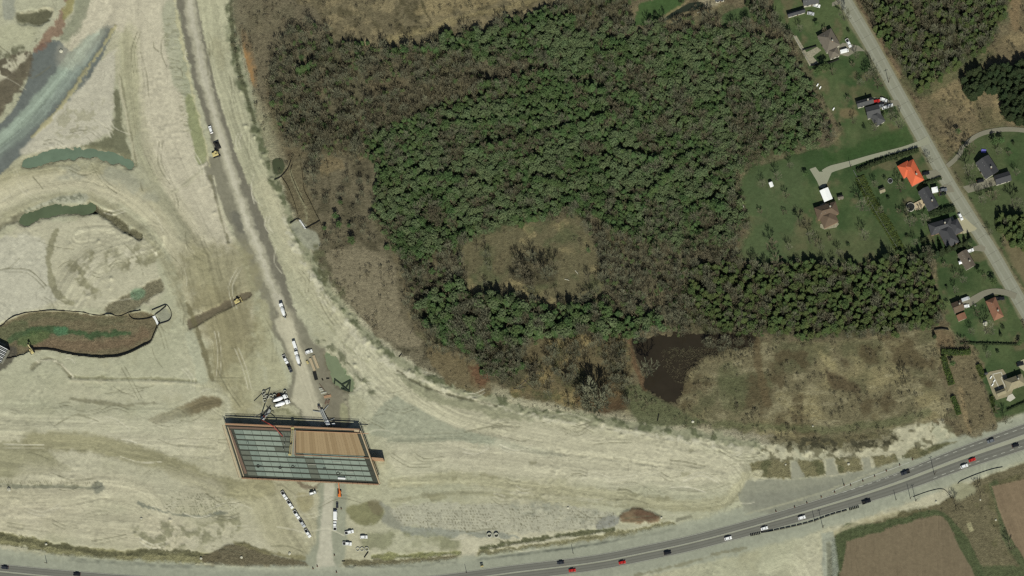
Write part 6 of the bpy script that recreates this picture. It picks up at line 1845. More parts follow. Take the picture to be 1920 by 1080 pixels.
def slab(name, pts, z, m, label, cat, parent=None, thick=.35):
    x0, y0 = G(*pts[0])
    zz = max(zat(x, y) for x, y in pts)
    q = [(a - x0, b - y0) for a, b in (G(x, y, z) for x, y in pts)]
    ar = sum(q[i][0] * q[(i + 1) % len(q)][1] - q[(i + 1) % len(q)][0] * q[i][1] for i in range(len(q)))
    if ar < 0: q = q[::-1]
    mb = MB(); mb.prism(q, -thick + z, z)
    o = mb.build(name, m, parent); o.location = (x0, y0, zz)
    return tag(o, label, cat) if label else o


slab('patio', [(1488, 70), (1493, 66), (1512, 98), (1532, 88), (1540, 94), (1524, 106), (1535, 118), (1518, 124), (1505, 100)], .12, M['patio'], 'paved patio ground around the walled garden at the top right', 'patio')
slab('patio', [(1537, 384), (1548, 378), (1551, 384), (1540, 392)], .3, M['patio'], 'small patio north of the brown roofed house', 'patio')
slab('patio', [(1538, 420), (1568, 412), (1573, 420), (1568, 426), (1546, 430), (1538, 426)], .3, M['patio'], 'pale terrace at the south wall of the brown roofed house', 'patio')
slab('deck', [(1712, 382), (1728, 374), (1734, 384), (1728, 392), (1716, 394)], .8, M['timber'], 'pale wooden deck between the round pool and the charcoal gable roof', 'deck')
slab('patio', [(1848, 702), (1856, 697), (1880, 692), (1886, 700), (1890, 712), (1900, 730), (1895, 742), (1868, 750), (1860, 735)], .15, M['r_beige'], 'beige pool terrace at the right edge', 'patio')
slab('patio', [(1890, 742), (1898, 738), (1904, 746), (1894, 753), (1887, 750)], .3, M['siding'], 'white paved corner south of the pool terrace', 'patio')
slab('driveway_pad', [(1906, 680), (1918, 674), (1926, 672), (1926, 700), (1912, 690)], .12, M['concrete'], 'concrete parking pad north of the pale beige roof', 'parking pad')
slab('pool_pad', [(1780, 408), (1786, 405), (1790, 412), (1784, 415)], .12, M['concrete'], 'concrete step pad by the complex charcoal roof', 'parking pad')
# swimming pool
t = empty('swimming_pool', (*G(1872, 715), zat(1872, 715) + .16), 0, 'swimming pool with dark blue water and stepped outline', 'pool')
mb = MB(); q = [G(x, y) for x, y in [(1861, 702), (1877, 698), (1880, 706), (1877, 709), (1885, 725), (1874, 729)]][::-1]; gx, gy = G(1872, 715)
mb.prism([(a - gx, b - gy) for a, b in q], -.05, .03); mb.build('water', M['poolw'], t)
mb = MB()
for i in range(len(q)):
    a, b = q[i], q[(i + 1) % len(q)]; mb.beam((a[0] - gx, a[1] - gy, .05), (b[0] - gx, b[1] - gy, .05), .5, .1)
mb.build('coping', M['siding'], t)
# round above-ground pool
t = empty('round_pool', (*G(1707, 389), zat(1707, 389)), 0, 'round above ground pool with dark cover beside the deck', 'pool')
mb = MB(); mb.ring((0, 0, 0), 2.7, 2.5, 1.2, 28); mb.build('pool_wall', M['siding'], t)
mb = MB(); mb.tube((0, 0, .2), (0, 0, 1.02), 2.5, 2.5, 28); mb.build('pool_cover', M['bed'], t)
t = empty('trampoline', (*G(1669, 340), zat(1669, 340)), 0, 'dark round trampoline on the lawn west of the orange roof', 'trampoline')
mb = MB(); mb.ring((0, 0, .8), 1.6, 1.35, .1, 24); mb.build('frame', M['steel'], t)
mb = MB(); mb.tube((0, 0, .84), (0, 0, .86), 1.35, 1.35, 24); mb.build('mat', M['bed'], t)
for i in range(4):
    mb = MB(); a = i * math.pi / 2; mb.tube((1.5 * math.cos(a), 1.5 * math.sin(a), -.1), (1.5 * math.cos(a), 1.5 * math.sin(a), .8), .04, .04, 6); mb.build('leg', M['steel'], t)


def wall_run(name, pts, h, th, m, label, cat='wall', postm=None, dens=8.0, base=0):
    """low wall or fence along pts: boards between separate posts"""
    gx, gy = G(*pts[0]); t = empty(name, (gx, gy, 0), 0, label, cat)
    P = smooth_pts(pts, 4) if len(pts) > 2 else np.array(pts, float)
    mb = MB(); acc = 0
    for a, b in zip(P[:-1], P[1:]):
        A_, B_ = G(*a), G(*b); za, zb = zat(*a) + base, zat(*b) + base
        mb.beam((A_[0] - gx, A_[1] - gy, za + h / 2), (B_[0] - gx, B_[1] - gy, zb + h / 2), th, h)
    mb.build('fabric' if 'silt' in name else 'panel', m, t)
    if postm:
        L = np.r_[0, np.cumsum(np.hypot(*np.diff(P, axis=0).T))]
        k = 0
        while k * dens < L[-1] and k < 60:
            x = np.interp(k * dens, L, P[:, 0]); y = np.interp(k * dens, L, P[:, 1]); A_ = G(x, y)
            pb = MB(); pb.box((A_[0] - gx, A_[1] - gy, zat(x, y) + base - .2), (.1, .1, h + .45)); pb.build('post', postm, t); k += 1
    return t


wall_run('garden_wall', [(1488, 68), (1496, 82), (1504, 95)], 1.4, .25, M['siding'], 'white garden wall along the west side of the patio garden', 'wall', M['siding'], 9)
wall_run('garden_wall', [(1504, 95), (1531, 87)], 1.2, .2, M['bed'], 'dark garden wall across the patio garden', 'wall', M['bed'], 9)
wall_run('garden_fence', [(1504, 97), (1520, 123)], 1.5, .12, M['siding'], 'white fence at the lower west side of the patio garden', 'fence', M['siding'], 9)
wall_run('garden_fence', [(1520, 124), (1550, 120), (1573, 112)], 1.6, .12, M['bed'], 'dark fence at the south side of the patio garden', 'fence', M['bed'], 9)
wall_run('garden_fence', [(1752, 619), (1765, 617), (1779, 619)], 1.5, .12, M['bed'], 'dark fence at the top of the brown garden plot', 'fence', M['bed'], 9)
wall_run('wire_fence', [(1600, 320), (1640, 395), (1690, 478)], 1.1, .05, M['steel'], 'thin wire fence along the west side of the wide hedge row', 'fence', M['pole'], 12)
# silt fences
SF = [([(-40, 625), (0, 611), (12, 601), (30, 592), (55, 585), (100, 582), (150, 585), (175, 590), (190, 591), (205, 589), (222, 592), (240, 586), (264, 582)], 'black silt fence along the north rim of the brown sediment basin'),
      ([(62, 657), (80, 654), (110, 657), (140, 665), (180, 670), (215, 669), (240, 663), (270, 648), (282, 638), (288, 625), (293, 612), (297, 607)], 'black silt fence along the south rim of the brown sediment basin'),
      ([(285, 582), (300, 576), (312, 572), (320, 582), (322, 592), (316, 602), (297, 608)], 'black silt fence loop around the small concrete basin'),
      ([(240, 588), (248, 597), (265, 598), (284, 594), (300, 584), (312, 574)], 'short black silt fence inside the basin inlet'),
      ([(515, 338), (527, 331), (540, 315), (547, 297)], 'black silt fence below the small round pond'),
      ([(563, 306), (567, 325), (570, 355), (580, 375), (592, 400), (600, 415), (605, 430), (607, 445)], 'long black silt fence around the east side of the small sediment pond'),
      ([(548, 308), (545, 322), (553, 345), (562, 365), (570, 380)], 'thin black silt fence inside the small sediment pond'),
      ([(528, 332), (540, 350), (552, 380), (558, 402)], 'thin black silt fence on the west side of the small sediment pond'),
      ([(545, 420), (560, 411), (571, 428), (585, 422), (600, 414)], 'black silt fence at the south end of the small sediment pond')]
for pts, lb in SF:
    wall_run('silt_fence', pts, .85, .13, M['siltf'], lb, 'fence', M['pole'], 9)
slab('concrete_sill', [(560, 412), (563, 412), (572, 426), (574, 429), (570, 428)], .5, M['white'], 'white concrete sill at the south end of the small sediment pond', 'sill')
slab('concrete_sill', [(285, 593), (290, 591), (297, 606), (294, 609), (290, 600)], .5, M['white'], 'white concrete sill at the mouth of the sediment basin', 'sill')

# ------------------------------------------------------------------ vehicles
def finish(o, col=None):
    if col is not None: o.color = (*col, 1)
    return o


def wheel(parent, x, y, r=.34, w=.24):
    mb = MB(); mb.tube((x, y - w / 2, r), (x, y + w / 2, r), r, r, 14); wh = mb.build('wheel', M['tyre'], parent)
    mb = MB(); s = 1 if y > 0 else -1; mb.tube((x, y + s * w / 2, r), (x, y + s * (w / 2 + .02), r), r * .55, r * .5, 10); mb.build('hubcap', M['steel'], wh)


def make_vehicle(kind):
    """x forward; body and roof use the object colour"""
    t = empty('car', (0, 0, 0))
    P_ = M['paintcol']
    if kind in ('car', 'suv'):
        L, W = (4.6, 1.82) if kind == 'car' else (4.8, 1.92); hb = .82 if kind == 'car' else 1.0
        mb = MB(); mb.box((0, 0, .28), (L, W, hb - .28), taper=.94); b = mb.build('body', P_, t, bevel=.12)
        cabl, cx = (2.5, -.25) if kind == 'car' else (3.1, -.45)
        mb = MB(); mb.box((cx, 0, hb - .02), (cabl, W * .9, .5), taper=.78); mb.build('glasshouse', M['glass'], t)
        mb = MB(); mb.box((cx, 0, hb + .46), (cabl * .74, W * .76, .07)); mb.build('roof', P_, t, bevel=.03)
    elif kind == 'pickup':
        L, W = 5.7, 1.98
        mb = MB(); mb.box((1.55, 0, .4), (2.6, W, .62), taper=.96); mb.build('body', P_, t, bevel=.1)
        mb = MB(); mb.box((.35, 0, 1.0), (2.2, W * .92, .62), taper=.82); mb.build('glasshouse', M['glass'], t)
        mb = MB(); mb.box((.3, 0, 1.6), (1.7, W * .78, .07)); mb.build('roof', P_, t, bevel=.03)
        mb = MB(); mb.box((-.1, 0, .4), (1.9, W, .6)); mb.build('door_panel', P_, t, bevel=.05)
        mb = MB(); mb.box((-1.85, 0, .55), (1.95, W, .1))
        for s in (-1, 1): mb.box((-1.85, s * (W / 2 - .06), .6), (1.95, .12, .5))
        mb.box((-2.8, 0, .6), (.1, W, .5)); mb.build('truck_bed', P_, t)
        mb = MB(); mb.box((-1.83, 0, .66), (1.8, W - .26, .04)); mb.build('bed_liner', M['bed'], t)
    elif kind == 'van':
        L, W = 5.6, 2.0
        mb = MB(); mb.box((-.4, 0, .4), (4.7, W, 1.75), taper=.93); mb.build('body', P_, t, bevel=.12)
        mb = MB(); mb.box((2.25, 0, .4), (1.0, W * .96, .65), taper=.9); mb.build('bonnet', P_, t, bevel=.1)
        mb = MB(); mb.box((1.95, 0, 1.05), (.5, W * .88, .8), taper=.7, shift=(-.18, 0)); mb.build('windscreen', M['glass'], t)
    hx = L / 2
    for s in (-1, 1):
        for x in (L * .31, -L * .31): wheel(t, x, s * (W / 2 - .1))
        mb = MB(); mb.box((hx - .12, s * W * .34, .62), (.2, .32, .14)); mb.build('headlight', M['lamp'], t)
        mb = MB(); mb.box((-hx + .08, s * W * .38, .66), (.1, .26, .16)); mb.build('tail_light', M['tail'], t)
        mb = MB(); mb.box((.75, s * (W / 2 + .06), 1.0), (.16, .2, .13)); mb.build('mirror', P_, t)
    return t


def make_mixer():
    """concrete mixer truck with a tapered white drum"""
    t = empty('mixer_truck', (0, 0, 0))
    mb = MB(); mb.box((3.5, 0, .55), (2.0, 2.35, 2.1), taper=.93); mb.build('cab', M['paintcol'], t, bevel=.12)
    mb = MB(); mb.box((4.53, 0, 1.6), (.08, 2.05, .85)); mb.build('windscreen', M['glass'], t)
    mb = MB(); mb.box((4.75, 0, .5), (.9, 1.9, 1.0), taper=.9); mb.build('bonnet', M['paintcol'], t, bevel=.1)
    mb = MB(); mb.box((-.8, 0, .7), (8.2, .95, .35)); mb.build('chassis', M['dark'], t)
    mb = MB(); pr = [(2.2, .55), (1.7, .95), (.6, 1.22), (-.8, 1.22), (-2.6, .95), (-4.2, .55)]
    for (x0, r0), (x1, r1) in zip(pr[:-1], pr[1:]):
        mb.tube((x0, 0, 2.1 + (2.2 - x0) * .1), (x1, 0, 2.1 + (2.2 - x1) * .1), r0, r1, 18, cap=False)
    mb.tube((2.25, 0, 2.1), (2.2, 0, 2.1), .5, .55, 18); dr = mb.build('mixer_drum', M['paintcol'], t, smooth=True)
    mb = MB(); mb.ring((0, 0, 0), .6, .45, .5, 14); hp = mb.build('hopper', M['dark'], t); hp.location = (-4.4, 0, 2.9)
    mb = MB(); mb.beam((-4.6, 0, 2.6), (-5.3, 0, 1.5), .5, .12); mb.build('chute', M['steel'], t)
    for x in (4.0, -1.9, -3.1):
        for s in (-1, 1): wheel(t, x, s * 1.05, .52, .35)
    return t


def make_pump():
    """concrete pump truck: cab, bed, folded base and outriggers (the boom is placed apart)"""
    t = empty('pump_truck', (0, 0, 0))
    mb = MB(); mb.box((4.2, 0, .6), (2.1, 2.4, 2.2), taper=.95); mb.build('cab', M['paintcol'], t, bevel=.12)
    mb = MB(); mb.box((5.27, 0, 1.6), (.06, 2.1, .9)); mb.build('windscreen', M['glass'], t)
    mb = MB(); mb.box((-.8, 0, .7), (8.4, 1.0, .4)); mb.build('chassis', M['dark'], t)
    mb = MB(); mb.box((-.5, 0, 1.15), (6.8, 2.1, .5)); mb.box((-3.6, 0, 1.2), (1.2, 1.6, .9), taper=1.2); mb.build('pump_bed', M['steel'], t)
    mb = MB(); mb.tube((2.3, 0, 1.6), (2.3, 0, 3.0), .6, .5, 12); mb.build('turret', M['red'], t)
    for s in (-1, 1):
        for x, f in ((2.2, 1), (-3.6, -1)):
            mb = MB(); mb.beam((x, s * .9, 1.3), (x + f * .8, s * 3.4, 1.1), .35, .35); mb.tube((x + f * .8, s * 3.4, .05), (x + f * .8, s * 3.4, 1.2), .14, .14, 8); mb.build('outrigger', M['dark'], t)
    for x in (4.1, -1.7, -2.9):
        for s in (-1, 1): wheel(t, x, s * 1.05, .52, .35)
    return t


def copy_tree(o, parent=None):
    c = o.copy(); coll.objects.link(c); c.parent = parent
    for k in list(o.children): copy_tree(k, c)
    return c


PROTO = {}


def vehicle(kind, px, py, ang, col, name, label, cat, group=None, sc=1.0, z=None):
    """ang: heading in degrees, counter-clockwise from the photo's right"""
    if kind not in PROTO:
        t = {'mixer': make_mixer, 'pump': make_pump}.get(kind, lambda: make_vehicle(kind))(); PROTO[kind] = t
    else:
        t = copy_tree(PROTO[kind])
    t.name = name
    x, y = G(px, py, .8)
    t.location = (x, y, (zat(px, py) if z is None else z) + .05); t.rotation_euler = (0, 0, math.radians(ang)); t.scale = (sc,) * 3
    tag(t, label, cat, group)
    st = [t]
    while st:
        o = st.pop(); st += list(o.children)
        if o.type == 'MESH': o.color = (*col, 1)
    return t


WH, SI, DK, BK, RD, BL, GYc = (.78, .78, .77), (.45, .46, .47), (.03, .033, .04), (.012, .012, .014), (.42, .02, .015), (.04, .07, .16), (.14, .15, .16)
HWY = [('car', 8, 0, DK, 'dark car in the far left of the highway, westernmost in its upper lane'), ('car', 143, 0, BK, 'black car on the lower left of the highway ahead of the far left dark car'), ('suv', 71, 1, DK, 'dark vehicle in the lower carriageway at the bottom left corner'),
       ('car', 1052, 0, DK, 'dark blue car westbound beside the red car at the bottom centre'), ('car', 1072, 1, RD, 'red car in the lower lane at the bottom centre of the highway'), ('car', 1165, 1, RD, 'red car following the dark car east of the gravel entrance'),
       ('suv', 1250, 1, BK, 'black sport utility car eastbound between the red car and the first white car'), ('suv', 1363, 1, WH, 'white car eastbound, leftmost of the three pale cars by the long barrier'), ('car', 1431, 1, WH, 'white car eastbound beside the barrier end marker'),
       ('suv', 1501, 1, WH, 'white car eastbound just left of the dark pickup'), ('pickup', 1620, 1, BK, 'black pickup eastbound by the roadside barrier end'), ('pickup', 1702, 0, DK, 'dark pickup westbound below the green verge patches'),
       ('suv', 1803, 1, WH, 'white car eastbound just behind the red car on the right'), ('car', 1820, 1.5, RD, 'red car in the left lane on the right part of the highway'), ('suv', 1862, 0, GYc, 'dark grey car westbound in the upper right'), ('car', 1901, 1.6, BK, 'black car eastbound at the right edge')]
for kd, t_, ln, col, lb in HWY:
    off = {0: 8.5 if t_ < 1600 else 13, 1: -8.5 if t_ < 1600 else -15, 1.5: -9, 1.6: -10}[ln]
    x, y, a = hw_at(t_, off)
    vehicle(kd, x, y, math.degrees(a) + (180 if ln == 0 else 0), col, 'pickup_truck' if kd == 'pickup' else 'car', lb, 'pickup' if kd == 'pickup' else 'car', 'vehicles driving on the highway', 1.0, 0.03)
# site vehicles
vehicle('suv', 395, 243, 108, WH, 'parked_car', 'white car alone on the dark gravel haul road', 'car')
for i, (x, y, c, lb) in enumerate([(533, 929, WH, 'white pickup at the top end of the slanted parked row'), (544, 946, WH, 'white pickup second from the top in the slanted parked row'), (556, 965, WH, 'white pickup in the middle of the slanted parked row'),
                                   (566.5, 981, SI, 'silver pickup second from the bottom in the slanted parked row'), (577, 1000, WH, 'white pickup at the bottom end of the slanted parked row')]):
    vehicle('pickup', x, y, -57, c, 'pickup_truck', lb, 'pickup', 'pickups parked in the slanted row')
vehicle('pickup', 535, 674, -63, WH, 'pickup_truck', 'white pickup on the west side of the yard behind the dark pickup', 'pickup')
vehicle('pickup', 543, 690, -66, DK, 'pickup_truck', 'dark pickup on the west side of the yard', 'pickup')
vehicle('van', 553, 648, -72, WH, 'van', 'white long van on the pale yard track north of the mixer truck', 'van')
vehicle('suv', 579, 659.5, 18, WH, 'parked_car', 'white car parked crosswise above the timber stacks', 'car')
vehicle('mixer', 531, 583, 108, WH, 'mixer_truck', 'white mixer truck driving alone on the gravel road north of the yard', 'mixer truck')
vehicle('mixer', 559, 673, 106, WH, 'mixer_truck', 'white mixer truck in the middle of the pale yard track', 'mixer truck')
vehicle('mixer', 525, 748.5, 23, WH, 'mixer_truck', 'white mixer truck at the pump, northern one of the slanted pair', 'mixer truck')
vehicle('mixer', 529, 758, 20, WH, 'mixer_truck', 'white mixer truck at the pump, southern one of the slanted pair', 'mixer truck')
vehicle('van', 629, 966, 90, WH, 'box_van', 'long white van on the east side of the southern access track', 'van', None, 1.15)
vehicle('pickup', 628, 986, 90, WH, 'pickup_truck', 'white pickup behind the long white van on the southern access track', 'pickup')
vehicle('car', 632, 947, 90, DK, 'parked_car', 'small dark car in front of the long white van', 'car', None, .8)
vehicle('pickup', 655, 998, 14, WH, 'pickup_truck', 'white pickup, upper left of the three cars right of the access track', 'pickup')
vehicle('pickup', 651, 1019.5, -4, WH, 'pickup_truck', 'white pickup nearest the three pale manhole rings', 'pickup')
vehicle('suv', 682, 1007, 2, WH, 'parked_car', 'white car standing alone east of the two white pickups', 'car')
# cars at the houses
vehicle('van', 1583, 96, 15, WH, 'van', 'white van on the drive of the patio garden house', 'van')
vehicle('pickup', 1591, 81, -62, WH, 'pickup_truck', 'white pickup parked aslant above the white van', 'pickup')
for x, y, a, c, k, lb in [(1657, 187, -20, WH, 'suv', 'white car at the top of the crowded driveway'), (1650, 199, 12, GYc, 'suv', 'grey car at the bottom left of the crowded driveway'), (1660, 201, 15, WH, 'car', 'white car in the bottom row of the crowded driveway'),
                      (1668, 198, 15, WH, 'car', 'white car at the road end of the crowded driveway'), (1643, 190, 12, RD, 'suv', 'red car deepest in the crowded driveway'), (1652, 194, 12, BK, 'car', 'black car in the middle of the crowded driveway'),
                      (1736, 325, 12, BK, 'suv', 'black car beside the orange roof'), (1769, 356, 10, GYc, 'suv', 'grey car beside the white flat roof on the drive'), (1768, 363, 12, BK, 'car', 'black car by the round shrub on the front lawn drive'),
                      (1801, 406, -62, WH, 'suv', 'white car on the concrete drive of the complex charcoal roof'), (1819, 470, 20, WH, 'suv', 'white car on the drive of the small taupe roof'), (1838, 339, 15, BK, 'suv', 'black car on the drive of the slate grey house'),
                      (1875, 560, 5, BK, 'pickup', 'black pickup beside the brick red roof'), (1810, 561, 20, SI, 'van', 'pale van at the end of the curved driveway'), (1811, 574, 10, WH, 'car', 'white car just below the pale van by the brown house'),
                      (1913, 683, 15, BK, 'suv', 'black car on the concrete pad at the right edge'), (1531, 10, -15, WH, 'suv', 'white car at the top house driveway'), (1520, 25, -10, SI, 'car', 'silver car beside the long low shed')]:
    vehicle(k, x, y, a, c, 'pickup_truck' if k == 'pickup' else ('van' if k == 'van' else 'parked_car'), lb, 'pickup' if k == 'pickup' else ('van' if k == 'van' else 'car'))

# ------------------------------------------------------------------ bridge deck under construction
BZ = 6.2
gx0, gy0 = G(560, 850, BZ)


def BP(px, py, z=BZ):
    x, y = G(px, py, z); return (x - gx0, y - gy0, z)


def bil(s, t):
    TL, TR, BR, BL_ = (422, 797), (674, 808), (710, 907), (453, 895)
    a = (TL[0] + (TR[0] - TL[0]) * s, TL[1] + (TR[1] - TL[1]) * s); b = (BL_[0] + (BR[0] - BL_[0]) * s, BL_[1] + (BR[1] - BL_[1]) * s)
    return (a[0] + (b[0] - a[0]) * t, a[1] + (b[1] - a[1]) * t)


def s_at(px, t):
    a, b = bil(0, t), bil(1, t); return (px - a[0]) / (b[0] - a[0])


bridge = empty('bridge_deck', (gx0, gy0, 0), 0, 'unfinished skewed bridge deck with girders, pale green panels and brown plywood forms', 'bridge')


def quad_prism(pts, z0, z1, name, m, parent, kind=None):
    q = [BP(x, y, z1)[:2] for x, y in pts]
    ar = sum(q[i][0] * q[(i + 1) % len(q)][1] - q[(i + 1) % len(q)][0] * q[i][1] for i in range(len(q)))
    if ar < 0: q = q[::-1]
    mb = MB(); mb.prism(q, z0, z1)
    return mb.build(name, m, parent)


quad_prism([bil(0, 0), bil(1, 0), bil(1, 1), bil(0, 1)], BZ - 1.5, BZ - .45, 'deck_base', M['girder'], bridge)
for t_ in (0.06, .5, .94):
    pass
for s_, nm in ((0.0, 'abutment'), (1.0, 'abutment')):
    a, b = bil(s_, 0), bil(s_, 1)
    f = 5 if s_ == 0 else -5
    quad_prism([(a[0], a[1]), (a[0] + f, a[1]), (b[0] + f, b[1]), (b[0], b[1])], -.5, BZ - 1.5, nm, M['concd'], bridge)
a, b = bil(.44, 0), bil(.44, 1)
for k in range(6):
    f = (k + .5) / 6; c = BP(a[0] + (b[0] - a[0]) * f, a[1] + (b[1] - a[1]) * f, 3); mb = MB(); mb.tube((c[0], c[1], -.3), (c[0], c[1], BZ - 1.5), .6, .6, 14); mb.build('pier_column', M['concd'], bridge)
ROWS = 9
ts = [0.07 + i * (0.965 - 0.07) / ROWS for i in range(ROWS + 1)]
for r in range(ROWS + 1):
    t_ = ts[r]; w_ = .011
    quad_prism([bil(.02, t_ - w_), bil(.985, t_ - w_), bil(.985, t_ + w_), bil(.02, t_ + w_)], BZ - 1.4, BZ - .30, 'girder', M['girder'], bridge)
rb = random.Random(3)
for r in range(ROWS):
    t0, t1 = ts[r] + .014, ts[r + 1] - .014
    right = s_at(546, (t0 + t1) / 2) if r < 4 else .965
    s = .055
    k = 0
    while s < right - .005:
        e = min(s + .066, right)
        px = bil((s + e) / 2, t0)[0]
        if r < 4:
            mk = 'paneld' if px > 522 - r * 0 else ('panel2' if px < 462 + 4 * r else 'panel')
            if px > 522: mk = 'paneld'
        else:
            lim = 566 + (r - 4) * 5
            mk = 'paneld' if (lim - 6 < px < lim + 10) or px > 688 + (r - 6) * 5 or s < .06 else ('panel2' if (lim + 18 < px < lim + 40 or px < 468 + 3 * r or lim - 30 < px < lim) else 'panel')
        quad_prism([bil(s, t0), bil(e - .0022, t0), bil(e - .0022, t1), bil(s, t1)], BZ - .34, BZ - .12 + rb.uniform(-.015, .015), 'deck_panel', M[mk], bridge)
        s = e; k += 1
# brown plywood deck
tp0, tp1 = .045, ts[4] + .005
s0, s1 = lambda t: s_at(553 + 0 * t, t), .985
n = 24
for i in range(n):
    f0, f1 = i / n, (i + 1) / n - .0010
    pts = []
    for t_, f in ((tp0, f0), (tp0, f1), (tp1, f1), (tp1, f0)):
        a = s_at(555, t_); pts.append(bil(a + (.975 - a) * f, t_))
    quad_prism(pts, BZ - .12, BZ + .12 + rb.uniform(-.02, .02), 'plywood_strip', M['ply2' if i in (0, 2, 5, 6, 11, 13, 14, 18, 21) else 'ply'], bridge)
for (a, b) in (((555, 808), (691, 813)), ((553, 808), (553, 852)), ((553, 853), (692, 859))):
    A_, B_ = BP(*a, BZ + .3), BP(*b, BZ + .3); mb = MB(); mb.beam(A_, B_, .35, .3); mb.build('form_edge', M['rustwood'], bridge)
quad_prism([(547, 806), (555, 806), (552, 852), (543, 852)], BZ - .12, BZ + .05, 'fresh_concrete', M['concd'], bridge)
# timber and rail edges
for (a, b, off) in ((bil(0, 0), bil(1, 0), (0, -1.5)), (bil(0, 1), bil(1, 1), (0, 1.0)), (bil(0, 0), bil(0, 1), (-2.5, 0)), (bil(1, 0), bil(1, 1), (1.5, 0))):
    A_, B_ = BP(a[0] + off[0], a[1] + off[1], BZ + .1), BP(b[0] + off[0], b[1] + off[1], BZ + .1)
    mb = MB(); mb.beam(A_, B_, .7, .3); wk = mb.build('edge_walkway', M['timber'] if off[0] else M['rustwood'], bridge)
    mb = MB(); A2 = BP(a[0] + off[0] * 2.2, a[1] + off[1] * 2.4, BZ + 1.0); B2 = BP(b[0] + off[0] * 2.2, b[1] + off[1] * 2.4, BZ + 1.0); mb.beam(A2, B2, .12, .12); A2 = (A2[0], A2[1], BZ + .5); B2 = (B2[0], B2[1], BZ + .5); mb.beam(A2, B2, .1, .1)
    mb.build('guard_rail', M['rustwood'], bridge)
    nn = (14 if off[1] < 0 else 26) if off[1] else 12
    for k in range(nn + 1):
        f = k / nn; x = A2[0] + (B2[0] - A2[0]) * f; y = A2[1] + (B2[1] - A2[1]) * f
        mb = MB(); mb.box((x, y, BZ - .2), (.12, .12, 1.3)); mb.build('rail_post', M['rebar'], bridge)
# second pale rail strip inside the left edge
mb = MB(); mb.beam(BP(427, 800, BZ + .1), BP(457, 893, BZ + .1), .5, .2); mb.build('edge_plank', M['timber'], bridge)
mb = MB(); mb.beam(BP(430, 806, BZ - .05), BP(461, 888, BZ - .05), 1.6, .1); mb.build('rebar_strip', M['rebar'], bridge)
mb = MB(); mb.beam(BP(430, 801.5, BZ - .05), BP(545, 806, BZ - .05), 1.2, .1); mb.build('rebar_strip', M['rebar'], bridge)
quad_prism([(692, 857), (718, 859), (718, 862), (694, 861)], -.3, BZ - .4, 'wing_wall', M['rustwood'], bridge)
# corner block
quad_prism([(664, 805), (673, 806), (673, 810), (664, 809)], BZ, BZ + .4, 'end_block', M['timber'], bridge)
# screed machine across the pour
sc_ = empty('screed_machine', (gx0, gy0, BZ), 0, 'yellow screed machine spanning the concrete pour on the bridge deck', 'screed machine')


def truss(a, b, w, m, parent, name='truss', n=8):
    a, b = Vector(a), Vector(b); d = (b - a).normalized(); s = d.cross(Vector((0, 0, 1))).normalized() * w / 2
    mb = MB(); mb.beam(a + s, b + s, .16, .16); mb.beam(a - s, b - s, .16, .16)
    for i in range(n):
        p = a + (b - a) * (i / n); q = a + (b - a) * ((i + 1) / n)
        mb.beam(p + s, q - s, .09, .09); mb.beam(q - s, q + s, .09, .09)
    return mb.build(name, m, parent)


p = lambda x, y, z: tuple(np.array(BP(x, y, BZ + z)) - np.array([0, 0, BZ]))
truss(p(549, 803, 1.2), p(544, 853, 1.2), 1.3, M['yellow'], sc_, 'truss_beam', 14)
for x, y in ((549, 803), (544, 853)):
    mb = MB(); c = p(x, y, .1); mb.box(c, (1.8, .8, 1.0)); mb.build('end_carriage', M['yellow'], sc_)
mb = MB(); c = p(546, 832, .5); mb.box(c, (1.4, .9, .8)); mb.build('finishing_head', M['dark'], sc_)
# loose things on the deck
for i, (x, y, s, lb) in enumerate([(484, 874, 3.0, 'coiled dark hose on the lower left of the bridge deck'), (525, 877, 2.6, 'dark hose coil on the bridge deck left of the brown rebar patch'), (549, 875, 2.6, 'dark hose coil in the middle of the bridge deck'), (634, 888, 3.2, 'dark round hose heap on the lower right of the bridge deck'), (608, 878, 1.8, 'small dark hose coil right of the brown rebar patch')]):
    c = BP(x, y, BZ); o = MB(); o.ring((0, 0, 0), s * .34, s * .22, .25, 14); o.beam((s * .3, 0, .1), (s * .7, s * .2, .1), .15, .15); ob = o.build('hose_coil', M['dark']); ob.location = (c[0] + gx0, c[1] + gy0, BZ - .1); tag(ob, lb, 'hose')
for i, (x, y, L_, a, lb) in enumerate([(631, 866, 5, 3, 'thin pale rod on the bridge deck below the plywood'), (657, 885, 4, 2, 'thin pale rod near the lower right of the bridge deck'), (585, 871, 5, 2, 'pale rod bundle in the middle of the bridge deck')]):
    c = BP(x, y, BZ); o = MB(); o.beam((-L_ / 2, 0, 0), (L_ / 2, 0, 0), .25, .15); ob = o.build('rod_bundle', M['conc']); ob.location = (c[0] + gx0, c[1] + gy0, BZ + .0); ob.rotation_euler = (0, 0, -math.radians(a)); tag(ob, lb, 'rods')
c = BP(641, 897.5, BZ); o = MB(); o.box((0, 0, 0), (4.6, 1.0, .8)); o.box((1.8, 0, .8), (.6, .8, .3)); ob = o.build('tool_box', M['white']); ob.location = (c[0] + gx0, c[1] + gy0, BZ); ob.rotation_euler = (0, 0, -.05); tag(ob, 'long white tool box at the lower edge of the bridge deck', 'tool box')
mb = MB(); a = BP(655, 907, 0); b = BP(658, 896, BZ); mb.beam((a[0] - b[0], a[1] - b[1], 0), (0, 0, BZ + .3), .8, .2); ob = mb.build('access_ladder', M['steel']); ob.location = (b[0] + gx0, b[1] + gy0, 0); tag(ob, 'steel access ladder at the lower right edge of the bridge deck', 'ladder')
